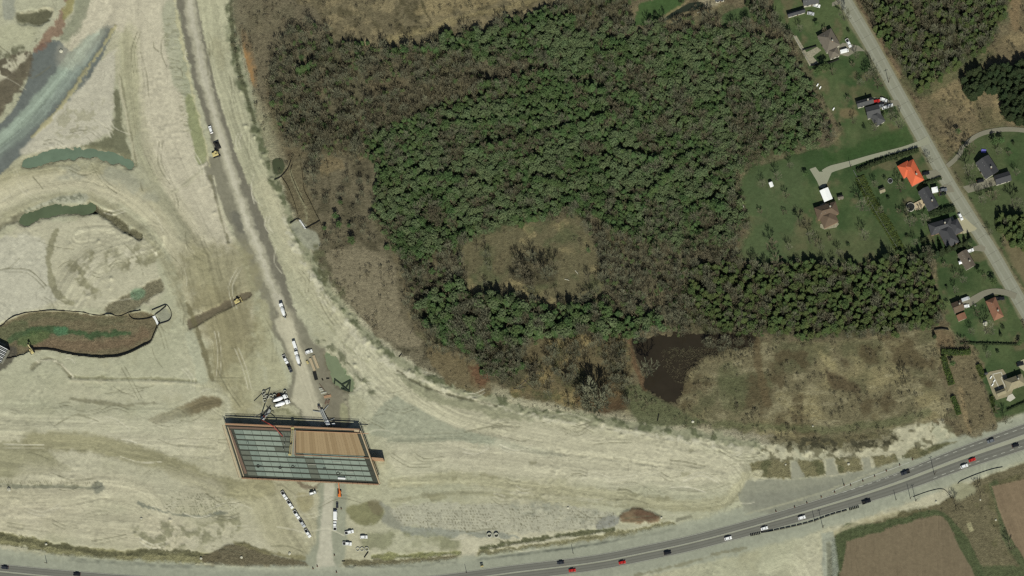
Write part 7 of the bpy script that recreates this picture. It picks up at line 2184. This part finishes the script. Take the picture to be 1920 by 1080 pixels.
# workers on the pour
def person(px, py, z, rz, label, shirt):
    import bmesh as _b
    x, y = G(px, py, z + 1)
    V = [(0, 0, .95), (0, 0, 1.2), (0, 0, 1.42), (0, 0, 1.52), (0.02, 0, 1.68), (0, .09, .9), (.03, .11, .5), (0, .12, .06), (.12, .12, .04), (0, -.09, .9), (-.03, -.11, .5), (0, -.12, .06), (.12, -.12, .04),
         (0, .2, 1.4), (.06, .25, 1.15), (.22, .22, .98), (0, -.2, 1.4), (.06, -.25, 1.15), (.22, -.22, .98)]
    E = [(0, 1), (1, 2), (2, 3), (3, 4), (0, 5), (5, 6), (6, 7), (7, 8), (0, 9), (9, 10), (10, 11), (11, 12), (2, 13), (13, 14), (14, 15), (2, 16), (16, 17), (17, 18)]
    R = [.15, .15, .15, .07, .11, .1, .075, .055, .04, .1, .075, .055, .04, .075, .055, .04, .075, .055, .04]
    me = bpy.data.meshes.new('person'); me.from_pydata(V, E, []); me.materials.append(shirt)
    o = bpy.data.objects.new('person', me); link(o); sk = o.modifiers.new('skin', 'SKIN'); o.modifiers.new('subd', 'SUBSURF').levels = 1
    for v, r in zip(me.skin_vertices[0].data, R): v.radius = (r, r)
    me.skin_vertices[0].data[0].use_root = True
    o.location = (x, y, z); o.rotation_euler = (0, 0, rz); tag(o, label, 'person')
    hb = MB(); hb.tube((.02, 0, 1.73), (.02, 0, 1.83), .145, .09, 10); hb.build('hard_hat', M['white'], o)


for x, y, lb in [(533, 818, 'worker in dark clothes at the top of the pour beside the screed'), (535, 826, 'worker in dark clothes second from the top beside the screed'), (534, 834, 'worker in dark clothes in the middle beside the screed'), (532, 843, 'worker in dark clothes lowest in the row beside the screed'), (465, 831, 'worker in dark clothes alone on the left of the pale panels')]:
    person(x, y, BZ - .1, rb.random() * 6, lb, M['bed'])

# ------------------------------------------------------------------ pump trucks and booms at the north side of the bridge
def pump_boom(label, base, path, h0, m):
    t = empty('pump_boom', (*G(*base), 0), 0, label, 'boom'); bx_, by_ = G(*base)
    pr = None
    for i, (x, y, z) in enumerate(path):
        X, Y = G(x, y, z); q = (X - bx_, Y - by_, z)
        if pr:
            mb = MB(); mb.beam(pr, q, .5 - .06 * i, .55 - .06 * i); mb.build('boom_section', m, t)
            mb = MB(); mb.tube((pr[0], pr[1] + .3, pr[2]), (q[0], q[1] + .3, q[2]), .09, .09, 6); mb.build('concrete_pipe', M['steel'], t)
        pr = q


vehicle('pump', 500, 777, 232, WH, 'pump_truck', 'white concrete pump truck with outriggers left of the mixer trucks', 'pump truck', None, .85)
pump_boom('jointed dark pump boom reaching over the north edge of the bridge', (488, 789), [(488, 790, 2.5), (497, 779, 9), (507, 760, 13), (498, 770, 15), (476, 783, 12)], 3, M['dark'])
pump_boom('red jointed boom end crossing the shadowed north edge of the bridge', (490, 788), [(490, 787, 3.5), (503, 794, 8.5), (513, 800, 8.2), (530, 818, 6.6)], 3, M['red'])
t = empty('crawler_crane', (*G(613, 790), zat(613, 790)), math.radians(115), 'grey truck crane with a lattice boom at the north side of the bridge', 'crane')
mb = MB(); mb.box((-1.5, 0, .4), (3.4, 2.6, 1.7), taper=.92); mb.build('cab', M['white'], t, bevel=.1)
mb = MB(); mb.box((3.5, 0, .6), (8.5, 2.0, .9)); mb.build('carrier', M['steel'], t)
truss((-1, .7, 2.6), (9.5, .7, 2.9), 1.1, M['steel'], t, 'boom_section', 10)
for a, b in (((6.5, 1, .8), (9.5, 5.0, .5)), ((6.5, -1, .8), (8.5, -5, .5)), ((-.5, 1, .8), (-.5, 4.2, .5)), ((-.5, -1, .8), (-.5, -5, .5))):
    mb = MB(); mb.beam(a, b, .4, .35); mb.tube((b[0], b[1], -.3), (b[0], b[1], .6), .2, .2, 8); mb.build('outrigger', M['steel'], t)
for x in (-1.8, 2.5, 4, 5.5):
    for s in (-1, 1): wheel(t, x, s * 1.1, .5, .35)
mb = MB(); mb.box((9.8, .7, .2), (1.4, 1.6, 1.6), taper=.8); mb.build('counterweight', M['rebar'], t)
x, y = G(626, 796); t = empty('generator', (x, y, zat(626, 796)), .1, 'small white generator beside the truck crane', 'generator')
mb = MB(); mb.box((0, 0, .3), (2.0, 1.1, 1.2), taper=.95); mb.build('housing', M['white'], t, bevel=.08); mb = MB(); mb.tube((.5, 0, 1.5), (.5, 0, 1.9), .07, .07, 8); mb.build('exhaust', M['dark'], t)
for s in (-.4, .4):
    mb = MB(); mb.tube((0, s - .1, .3), (0, s + .1, .3), .3, .3, 12); mb.build('wheel', M['tyre'], t)


# ------------------------------------------------------------------ stored material in the yard
def ring_pipe(px, py, r, h, label, group, m='conc'):
    x, y = G(px, py); o = MB(); o.ring((0, 0, 0), r, r * .72, h, 22); ob = o.build('manhole_ring', M[m]); ob.location = (x, y, zat(px, py)); tag(ob, label, 'concrete ring', group)
    return ob


for x, y, lb in [(495.5, 736.5, 'topmost concrete ring in the pipe store left of the mixers'), (495.5, 743, 'flat pale concrete ring below the topmost one in the pipe store'), (497, 752, 'dark mouthed concrete ring lowest in the pipe store'), (502, 745, 'concrete ring first in the row of three in the pipe store'),
                 (509, 744.5, 'concrete ring in the middle of the row of three in the pipe store'), (515.5, 743, 'concrete ring last in the row of three in the pipe store'), (535, 735.5, 'concrete ring apart from the others right of the orange cones')]:
    ring_pipe(x, y, 1.05, 1.3, lb, 'concrete rings in the pipe store')
for x, y, lb in [(671, 1030, 'left one of the three pale concrete rings by the southern track'), (679, 1030, 'middle one of the three pale concrete rings by the southern track'), (688, 1029.5, 'right one of the three pale concrete rings by the southern track')]:
    ring_pipe(x, y, 1.3, .6, lb, 'concrete rings by the southern track')
for x, y, lb in [(918, 1004, 'left one of the two big concrete rings below the planted slope'), (931, 1004, 'right one of the two big concrete rings below the planted slope')]:
    ring_pipe(x, y, 1.55, 1.4, lb, 'big concrete rings below the planted slope')


def bars(name, px, py, L, W, ang, n, h, m, label, cat='stack', pname='plank'):
    x, y = G(px, py, h); t = empty(name, (x, y, zat(px, py)), math.radians(ang), label, cat)
    for i in range(n):
        mb = MB(); mb.box((0, -W / 2 + (i + .5) * W / n, 0), (L, W / n * .86, h)); mb.build(pname, m, t)
    return t


bars('timber_stack', 585.5, 683, 8.2, 1.5, -69, 3, .7, M['timber'], 'pale timber stack, left one of the long pair in the yard')
bars('timber_stack', 592, 678, 8.2, 1.5, -69, 3, .7, M['timber'], 'pale timber stack, right one of the long pair in the yard')
bars('steel_stack', 591, 704.5, 5.2, 2.2, -75, 5, .7, M['bed'], 'dark steel stack below the pale timber pair')
for i, (x, y) in enumerate([(603, 732), (605, 737), (601, 729), (609, 736)]):
    bars('panel_stack', x, y, 2.2, .9, 10, 2, .6, M['conc'], ['white panel stack upper left in the panel store', 'white panel stack lowest in the panel store', 'white panel stack topmost in the panel store', 'white panel stack rightmost in the panel store'][i])
bars('form_stack', 614, 743, 4.6, 1.5, 12, 3, .5, M['rustwood'], 'rust brown form stack below the white panel stacks')
bars('rebar_bundle', 607, 730, 9, .35, -52, 3, .25, M['rebar'], 'rusty rebar bundle lying aslant beside the white panel stacks', 'rebar', 'bar')
bars('form_stack', 611, 754, 2.6, .9, 70, 2, .5, M['rebar'], 'small brown form stack, left one below the rust brown stack')
bars('form_stack', 616, 753, 2.6, .9, 70, 2, .5, M['rebar'], 'small brown form stack, right one below the rust brown stack')
bars('cone_stack', 521.5, 741.5, 2.6, 2.0, 35, 4, .6, M['orange'], 'orange barrier stack between the concrete rings and the mixers', 'barrier stack', 'barrier')
bars('crate', 576, 679, 1.6, 1.2, -60, 2, 1.0, M['yellow'], 'small yellow crate left of the timber pair', 'crate', 'board')
for x, y, L_, a, lb in [(628, 711, 3, -40, 'first'), (634, 716, 0, 0, ''), (642, 715, 0, 0, '')]:
    pass
BARR = [((627, 711), (642, 722)), ((642, 721), (657, 713)), ((657, 714), (655, 735)), ((641, 723), (655, 735)), ((628, 711), (627, 720)), ((640, 729), (655, 734)), ((655, 717), (648, 728))]
t = empty('steel_piles', (*G(645, 722), 0), 0, 'crossed dark green steel beams lying around the end of the green yard pond', 'steel beams'); bx_, by_ = G(645, 722)
for a, b in BARR:
    A_, B_ = G(*a), G(*b); mb = MB(); z_ = max(zat(*a), zat(*b)) + .5
    mb.beam((A_[0] - bx_, A_[1] - by_, z_), (B_[0] - bx_, B_[1] - by_, z_), .7, .6); mb.build('steel_beam', plain('green_steel', 52, 62, 46) if 'green_steel' not in bpy.data.materials else bpy.data.materials['green_steel'], t)
for x, y, a, L_, lb in [(751, 666, 50, 2.6, 'short dark pipe on the bank east of the haul sweep'), (1234, 783, 80, 4.2, 'dark pipe standing across the cut bank north of the site'), (687, 1040, 55, 4.2, 'dark steel bar beside the three pale rings'), (644, 1052, 0, 1.8, 'dark block at the west end of the verge'), (605, 712, -60, 1.2, 'small dark object on the yard gravel'), (615, 710, 0, 1.8, 'short dark bar on the yard gravel')]:
    X, Y = G(x, y); o = MB(); o.tube((-L_ / 2, 0, .3), (L_ / 2, 0, .3), .32, .32, 10); o.box((-L_ / 2, 0, -.1), (.25, .7, .5)); ob = o.build('pipe', M['siltf']); ob.location = (X, Y, zat(x, y)); ob.rotation_euler = (0, 0, math.radians(a)); tag(ob, lb, 'pipe')


# machines
def crawler(name, px, py, ang, m, label, cat, arm=None, blade=False, sc=1.0):
    x, y = G(px, py, .8); t = empty(name, (x, y, zat(px, py)), math.radians(ang), label, cat); t.scale = (sc,) * 3
    for s in (-1, 1):
        mb = MB(); mb.tube((-1.6, s * 1.1, .45), (-1.6, s * 1.1 + .45 * s, .45), .45, .45, 12); mb.tube((1.6, s * 1.1, .45), (1.6, s * 1.1 + .45 * s, .45), .45, .45, 12); mb.box((0, s * 1.32, .0), (3.2, .46, .9)); mb.build('track', M['tyre'], t)
    mb = MB(); mb.box((-.3, 0, .7), (3.4, 2.0, .9), taper=.92); mb.build('body', m, t, bevel=.08)
    mb = MB(); mb.box((.3, .3, 1.6), (1.3, 1.2, 1.1), taper=.85); cb = mb.build('cab', M['glass'], t); mb = MB(); mb.box((.3, .3, 2.7), (1.2, 1.1, .1)); mb.build('cab_roof', m, t)
    if blade:
        mb = MB(); mb.box((2.7, 0, .1), (.25, 3.6, 1.1)); mb.build('blade', m, t)
        for s in (-1, 1):
            mb = MB(); mb.beam((1, s * 1.0, .5), (2.6, s * 1.0, .5), .2, .25); mb.build('push_arm', m, t)
    if arm:
        mb = MB(); mb.beam((1.2, -.5, 1.5), (4.0, -.5, 3.4), .4, .5); bm_ = mb.build('boom', m, t); mb = MB(); mb.beam((4.0, -.5, 3.4), (5.6, -.5, 1.2), .3, .35); mb.build('stick', m, bm_)
        mb = MB(); mb.box((5.6, -.5, .4), (.9, 1.1, .8), taper=1.2); mb.build('bucket', M['dark'], t)
    return t


crawler('bulldozer', 445, 564.5, 27, M['yellow'], 'pale yellow bulldozer at the end of the dark strip on the graded earth', 'bulldozer', blade=True)
crawler('excavator', 59, 658, 120, M['yellow'], 'yellow excavator at the west end of the sediment basin', 'excavator', arm=True, sc=.9)
crawler('excavator', 405, 289, 20, M['yellow'], 'yellow excavator on the edge of the gravel haul road', 'excavator', arm=False, sc=1.15)
crawler('grader', 408, 274, 115, M['dark'], 'dark road machine just north of the yellow excavator on the haul road', 'road machine', blade=True, sc=1.0)
x, y = G(637, 925); t = empty('telehandler', (x, y, zat(637, 925)), math.radians(92), 'orange telehandler with raised boom below the bridge deck', 'telehandler')
mb = MB(); mb.box((-.4, 0, .6), (4.0, 1.9, .9), taper=.9); mb.build('body', M['orange'], t, bevel=.1); mb = MB(); mb.box((.1, .55, 1.4), (1.4, .8, 1.0), taper=.85); mb.build('cab', M['glass'], t)
mb = MB(); mb.beam((-2.0, -.35, 1.9), (7.5, -.35, 4.5), .4, .45); mb.build('boom', M['orange'], t); mb = MB(); mb.beam((7.4, -1.0, 4.2), (7.4, .4, 4.2), .25, .6); mb.build('fork_carriage', M['dark'], t)
for xx in (-1.5, 1.4):
    for s in (-1, 1): wheel(t, xx, s * 1.0, .55, .4)
x, y = G(587, 925); t = empty('mortar_silo_trailer', (x, y, zat(587, 925)), math.radians(15), 'white wheeled plant trailer on the brown patch below the bridge', 'trailer')
mb = MB(); mb.box((0, 0, .7), (4.5, 1.8, .3)); mb.build('frame', M['steel'], t); mb = MB(); mb.tube((-1.6, 0, 1.7), (.6, 0, 1.7), .7, .7, 14); mb.build('tank', M['white'], t, True); mb = MB(); mb.box((1.5, .2, 1.0), (1.0, 1.1, .9), taper=.8); mb.build('engine_box', M['white'], t)
for xx in (-1.3, -.2):
    for s in (-1, 1): wheel(t, xx, s * .95, .4, .25)
mb = MB(); mb.beam((2.2, 0, .8), (3.6, 0, .6), .15, .15); mb.build('drawbar', M['dark'], t)

# striped girder stack / bridge at the left edge
x, y = G(3, 664, 4); t = empty('left_bridge', (x, y, 0), math.radians(-27), 'end of another bridge with white girders at the left edge', 'bridge')
for i in range(10):
    mb = MB(); mb.box((-3, 4.2 - i * 1.0, 3.2), (9.5, .38, .8)); mb.build('girder', M['white'] if i % 2 == 0 else M['steel'], t)
mb = MB(); mb.box((-3, -.3, 2.6), (9.3, 9.6, .55)); mb.build('bridge_seat', M['bed'], t); mb = MB(); mb.box((1.2, -.3, -.5), (1.0, 9.6, 3.1)); mb.build('abutment', M['concd'], t)

# ------------------------------------------------------------------ roadside furniture
M['drum'] = plain('dirty_orange_plastic', 116, 76, 52)
def drum(px, py, label, group):
    x, y = G(px, py); t = PROTO.get('drum')
    if t is None:
        t = empty('traffic_drum', (0, 0, 0)); PROTO['drum'] = t
        mb = MB(); mb.tube((0, 0, .08), (0, 0, 1.0), .36, .30, 12); mb.build('drum_body', M['drum'], t); mb = MB(); mb.tube((0, 0, 0), (0, 0, .09), .48, .48, 12); mb.build('rubber_base', M['tyre'], t)
        mb = MB(); mb.ring((0, 0, .55), .345, .32, .12, 12); mb.build('reflective_band', M['steel'], t)
    else:
        t = copy_tree(t)
    t.location = (x, y, zat(px, py)); tag(t, label, 'traffic drum', group)


for i, (x, y) in enumerate([(1455, 959), (1490, 951), (1513, 943), (1540, 932), (1565, 923), (1618, 902), (1640, 893), (1662, 883), (1687, 872), (1711, 862), (1595, 910), (1583, 910)]):
    drum(x, y, '%s traffic drum from the left along the merge taper' % ['first', 'second', 'third', 'fourth', 'fifth', 'eighth', 'ninth', 'tenth', 'eleventh', 'twelfth', 'seventh', 'sixth'][i], 'traffic drums along the merge taper')
for x, y, lb in [(587, 1066, 'traffic drum left of the southern track mouth'), (595, 1062, 'second traffic drum left of the southern track mouth'), (627, 1041, 'traffic drum right of the southern track'), (631, 1073, 'traffic drum right of the track mouth at the highway'), (640, 954, 'traffic drum beside the orange telehandler')]:
    drum(x, y, lb, 'traffic drums at the southern track mouth')


def pole(px, py, h, lean, label, bar=True):
    x, y = G(px, py); t = empty('utility_pole', (x, y, zat(px, py)), lean, label, 'utility pole')
    mb = MB(); mb.tube((0, 0, -.3), (0, 0, h), .19, .12, 8); mb.build('shaft', M['pole'], t)
    if bar:
        mb = MB(); mb.box((0, 0, h - .9), (2.4, .14, .14)); cb = mb.build('crossarm', M['pole'], t)
        for k in (-1, 0, 1):
            mb = MB(); mb.tube((k, 0, h - .76), (k, 0, h - .55), .06, .04, 6); mb.build('insulator', M['conc'], cb)


for x, y, h, lb, b in [(1752, 890, 11, 'tall utility pole by the fence corner south of the highway', True), (1717, 940, 10, 'right one of the twin utility poles below the highway', True), (1707, 935, 9, 'left one of the twin utility poles below the highway', False), (1543, 990, 11, 'utility pole at the field access south of the highway', True),
                    (1528, 979, 7, 'short utility pole beside the roadside barrier', False), (1680, 938, 6, 'thin pole on the south shoulder near the field', False), (1760, 368, 8, 'utility pole by the residential road opposite the long slate grey house', True), (1666, 155, 8, 'utility pole by the residential road near the eastern wood', True),
                    (1595, 314, 6, 'lamp post beside the gravel drive', False), (1582, 910, 4, 'thin sign post beside the merge taper', False), (1075, 1038, 5, 'signal post on the north shoulder above the two facing cars', False), (88, 1056, 5, 'thin post on the shoulder above the left highway cars', False), (875, 1074, 5, 'thin post at the north shoulder near the bottom edge', False)]:
    pole(x, y, h, .4, lb, b)
x, y = G(904, 1062); t = empty('arrow_board', (x, y, zat(904, 1062)), .2, 'yellow arrow board trailer on the north shoulder', 'arrow board')
mb = MB(); mb.box((0, 0, .5), (1.8, .9, .4)); mb.build('trailer', M['yellow'], t); mb = MB(); mb.box((0, 0, 1.6), (1.8, .12, 1.0)); mb.build('board', M['bed'], t); mb = MB(); mb.tube((0, 0, .9), (0, 0, 1.7), .07, .07, 6); mb.build('mast', M['steel'], t)
for s in (-.5, .5):
    mb = MB(); mb.tube((0, s - .1, .35), (0, s + .1, .35), .35, .35, 12); mb.build('wheel', M['tyre'], t)
# temporary concrete barriers: separate units along the curve
P = smooth_pts([(1440, 997), (1480, 989), (1520, 979), (1560, 965), (1596, 955)], 8)
L = np.r_[0, np.cumsum(np.hypot(*np.diff(P, axis=0).T))]
nb = int(L[-1] / 11)
for k in range(nb):
    a = (np.interp(k * 11 + .5, L, P[:, 0]), np.interp(k * 11 + .5, L, P[:, 1])); b = (np.interp(k * 11 + 10.5, L, P[:, 0]), np.interp(k * 11 + 10.5, L, P[:, 1]))
    A_, B_ = G(*a), G(*b); l = math.hypot(B_[0] - A_[0], B_[1] - A_[1]); o = MB(); o.box((0, 0, 0), (l, .55, .35)); o.box((0, 0, .35), (l, .36, .55), taper=.9)
    ob = o.build('barrier_unit', M['dark'] if 0 else plain('stained_barrier', 92, 90, 78) if 'stained_barrier' not in bpy.data.materials else bpy.data.materials['stained_barrier']); ob.location = ((A_[0] + B_[0]) / 2, (A_[1] + B_[1]) / 2, 0); ob.rotation_euler = (0, 0, math.atan2(B_[1] - A_[1], B_[0] - A_[0]))
    tag(ob, 'grey roadside barrier unit in the line along the south shoulder', 'barrier', 'barrier units along the south shoulder')
x, y = G(1602, 953); t = empty('crash_cushion', (x, y, 0), math.radians(16), 'dark slatted crash cushion at the right end of the barrier line', 'crash cushion')
for k in range(6):
    mb = MB(); mb.box((-3 + k * 1.1, 0, .1), (.85, 1.0, .85), taper=.9); mb.build('cushion_bay', M['bed'], t)
x, y = G(1417, 1002); t = empty('crash_cushion', (x, y, 0), math.radians(12), 'dark slatted crash cushion at the left end of the barrier line', 'crash cushion')
for k in range(6):
    mb = MB(); mb.box((-3 + k * 1.1, 0, .1), (.85, 1.0, .85), taper=.9); mb.build('cushion_bay', M['bed'], t)
wall_run('barrier_rail', [(1427, 999), (1440, 997), (1450, 995)], .9, .4, M['bed'], 'short dark rail between the left crash cushion and the barriers', 'barrier', M['dark'], 9)
wall_run('wire_fence', [(1796, 908), (1802, 902), (1830, 890), (1860, 880), (1880, 876)], .6, .08, M['siltf'], 'dark fence at the fence corner south of the highway, right part', 'fence', M['pole'], 10)
wall_run('wire_fence', [(1712, 932), (1740, 922), (1765, 917), (1778, 925), (1790, 945)], .5, .07, M['siltf'], 'dark fence from the twin poles towards the hedgerow', 'fence', M['pole'], 10)


# boulders and small white markers
def boulder(px, py, r, label, m='stone', seed=0):
    q = random.Random(seed); x, y = G(px, py); V = []; F = []
    import bmesh as _bm
    bm = _bm.new(); _bm.ops.create_icosphere(bm, subdivisions=2, radius=r)
    for v in bm.verts: v.co *= q.uniform(.8, 1.15); v.co.z *= .65
    me = bpy.data.meshes.new('boulder'); bm.to_mesh(me); bm.free(); me.materials.append(M[m]); o = bpy.data.objects.new('boulder', me); link(o); o.location = (x, y, zat(px, py) + r * .25); tag(o, label, 'boulder')


for i, (x, y, r, lb) in enumerate([(86, 1020, .8, 'white stone on the verge above the left highway'), (377, 1047, .9, 'white stone at the left foot of the dark mound'), (453, 1045, .9, 'white stone on the dark mound'), (1299, 791, .9, 'white boulder on the bank south of the dark pond'), (1591, 870, .9, 'white stone on the third verge patch'), (1473, 871, .6, 'white stone on the first verge patch'),
                      (1524, 799, .6, 'white stone at the foot of the brown meadow'), (1065, 952, .8, 'pale boulder on the planted slope'), (1240, 971, .8, 'pale boulder at the right end of the brown mound'), (1755, 941, .8, 'white stone on the rough strip below the highway'), (1838, 937, .6, 'white stone between the tilled fields'), (1867, 975, .7, 'pale boulder beside the eastern tilled field'),
                      (1393, 387, .8, 'white stone at the edge of the wood and the orchard lawn'), (1190, 633, .7, 'white stone at the northwest corner of the dark pond'), (1847, 607, 1.6, 'round pale stone circle in the lawn south of the brick red roof'), (1829, 573, .6, 'white stone on the lawn between the brown and the red roofs'), (115, 96, 1.2, 'white heap on the blue grey stone road'), (543, 1038, 1.0, 'pale boulder on the right end of the dark mound'), (265, 972, .8, 'grey boulder on the lower left platform'), (17, 918, 1.4, 'pale boulder by the planted pits at the left edge')]):
    boulder(x, y, r, lb, 'stone', i)
# white logs in the clearing
for x, y, a, L_, lb in [(1081, 511, -55, 3, 'upper white log in the clearing'), (1063, 525, -20, 3, 'lower white log in the clearing'), (1085, 395, -70, 8, 'long pale fallen trunk above the clearing'), (1310, 24, 10, 1.8, 'white bench by the garden pond')]:
    X, Y = G(x, y); o = MB(); o.tube((-L_ / 2, 0, .25), (L_ / 2, .2, .25), .26, .16, 8); o.tube((0, 0, .25), (L_ * .2, L_ * .25, .4), .12, .06, 6); ob = o.build('fallen_log', M['stone']); ob.location = (X, Y, zat(x, y)); ob.rotation_euler = (0, 0, math.radians(a)); tag(ob, lb, 'log')
for x, y, a, L_, lb in [(985, 715, 40, 9, 'long fallen trunk crossing another on the bank below the southern wood'), (992, 722, -45, 9, 'fallen trunk pointing down right on the bank below the southern wood'), (975, 728, 10, 8, 'fallen trunk lying level on the bank below the southern wood'), (883, 675, 60, 4, 'short fallen trunk at the southern tip of the wood'), (772, 622, 60, 4, 'pale broken trunk west of the southern pines')]:
    X, Y = G(x, y); o = MB(); o.tube((-L_ / 2, 0, .25), (L_ / 2, .2, .25), .22, .1, 7); o.tube((L_ * .1, 0, .25), (L_ * .3, L_ * .15, .5), .09, .04, 5); ob = o.build('fallen_log', M['bark']); ob.location = (X, Y, zat(x, y)); ob.rotation_euler = (0, 0, math.radians(a)); tag(ob, lb, 'log')
# garden furniture
for x, y, m, lb in [(1844, 283, 'blue', 'blue tarpaulin in the garden north of the slate grey house')]:
    X, Y = G(x, y); V = []; o = MB(); o.prism([(-1.6, -1), (1.4, -1.2), (1.7, .8), (-1.2, 1.1)], 0, .5); ob = o.build('tarpaulin', plain('blue_tarpaulin', 112, 110, 190)); ob.location = (X, Y, zat(x, y)); tag(ob, lb, 'tarpaulin')
for x, y, lb in [(1563, 205, 'white garden bench on the lawn edge west of the dark house, lower one'), (1538, 165, 'white garden bench by the wood edge, right one'), (1533, 160, 'white garden bench by the wood edge, upper one'), (1858, 708, 'white lounger on the pool terrace, left one'), (1861, 722, 'white lounger on the pool terrace, lower one'), (1864, 715, 'white lounger on the pool terrace, inner one')]:
    X, Y = G(x, y); t = empty('garden_bench', (X, Y, zat(x, y) + (.15 if x > 1800 else 0)), 1.0, lb, 'bench')
    mb = MB(); mb.box((0, 0, .4), (1.9, .6, .08)); mb.build('seat', M['white'], t); mb = MB(); mb.box((0, .3, .4), (1.9, .08, .5)); mb.build('backrest', M['white'], t)
    for sx in (-.8, .8):
        for sy in (-.22, .22):
            mb = MB(); mb.box((sx, sy, 0), (.08, .08, .4)); mb.build('leg', M['white'], t)
for x, y, lb in [(1768, 364, 'round dark shrub on the front lawn by the charcoal gable'), (1693, 342, 'dark shrub at the west wall of the orange roof'), (1658, 335, 'small dark shrub west of the trampoline')]:
    place_tree('garden_shrub', 'bush', 0, 1, x, y, .8, lb, 'bush') if False else place_tree('garden_shrub', 'bush', 1, x, y, .7, lb, 'bush')
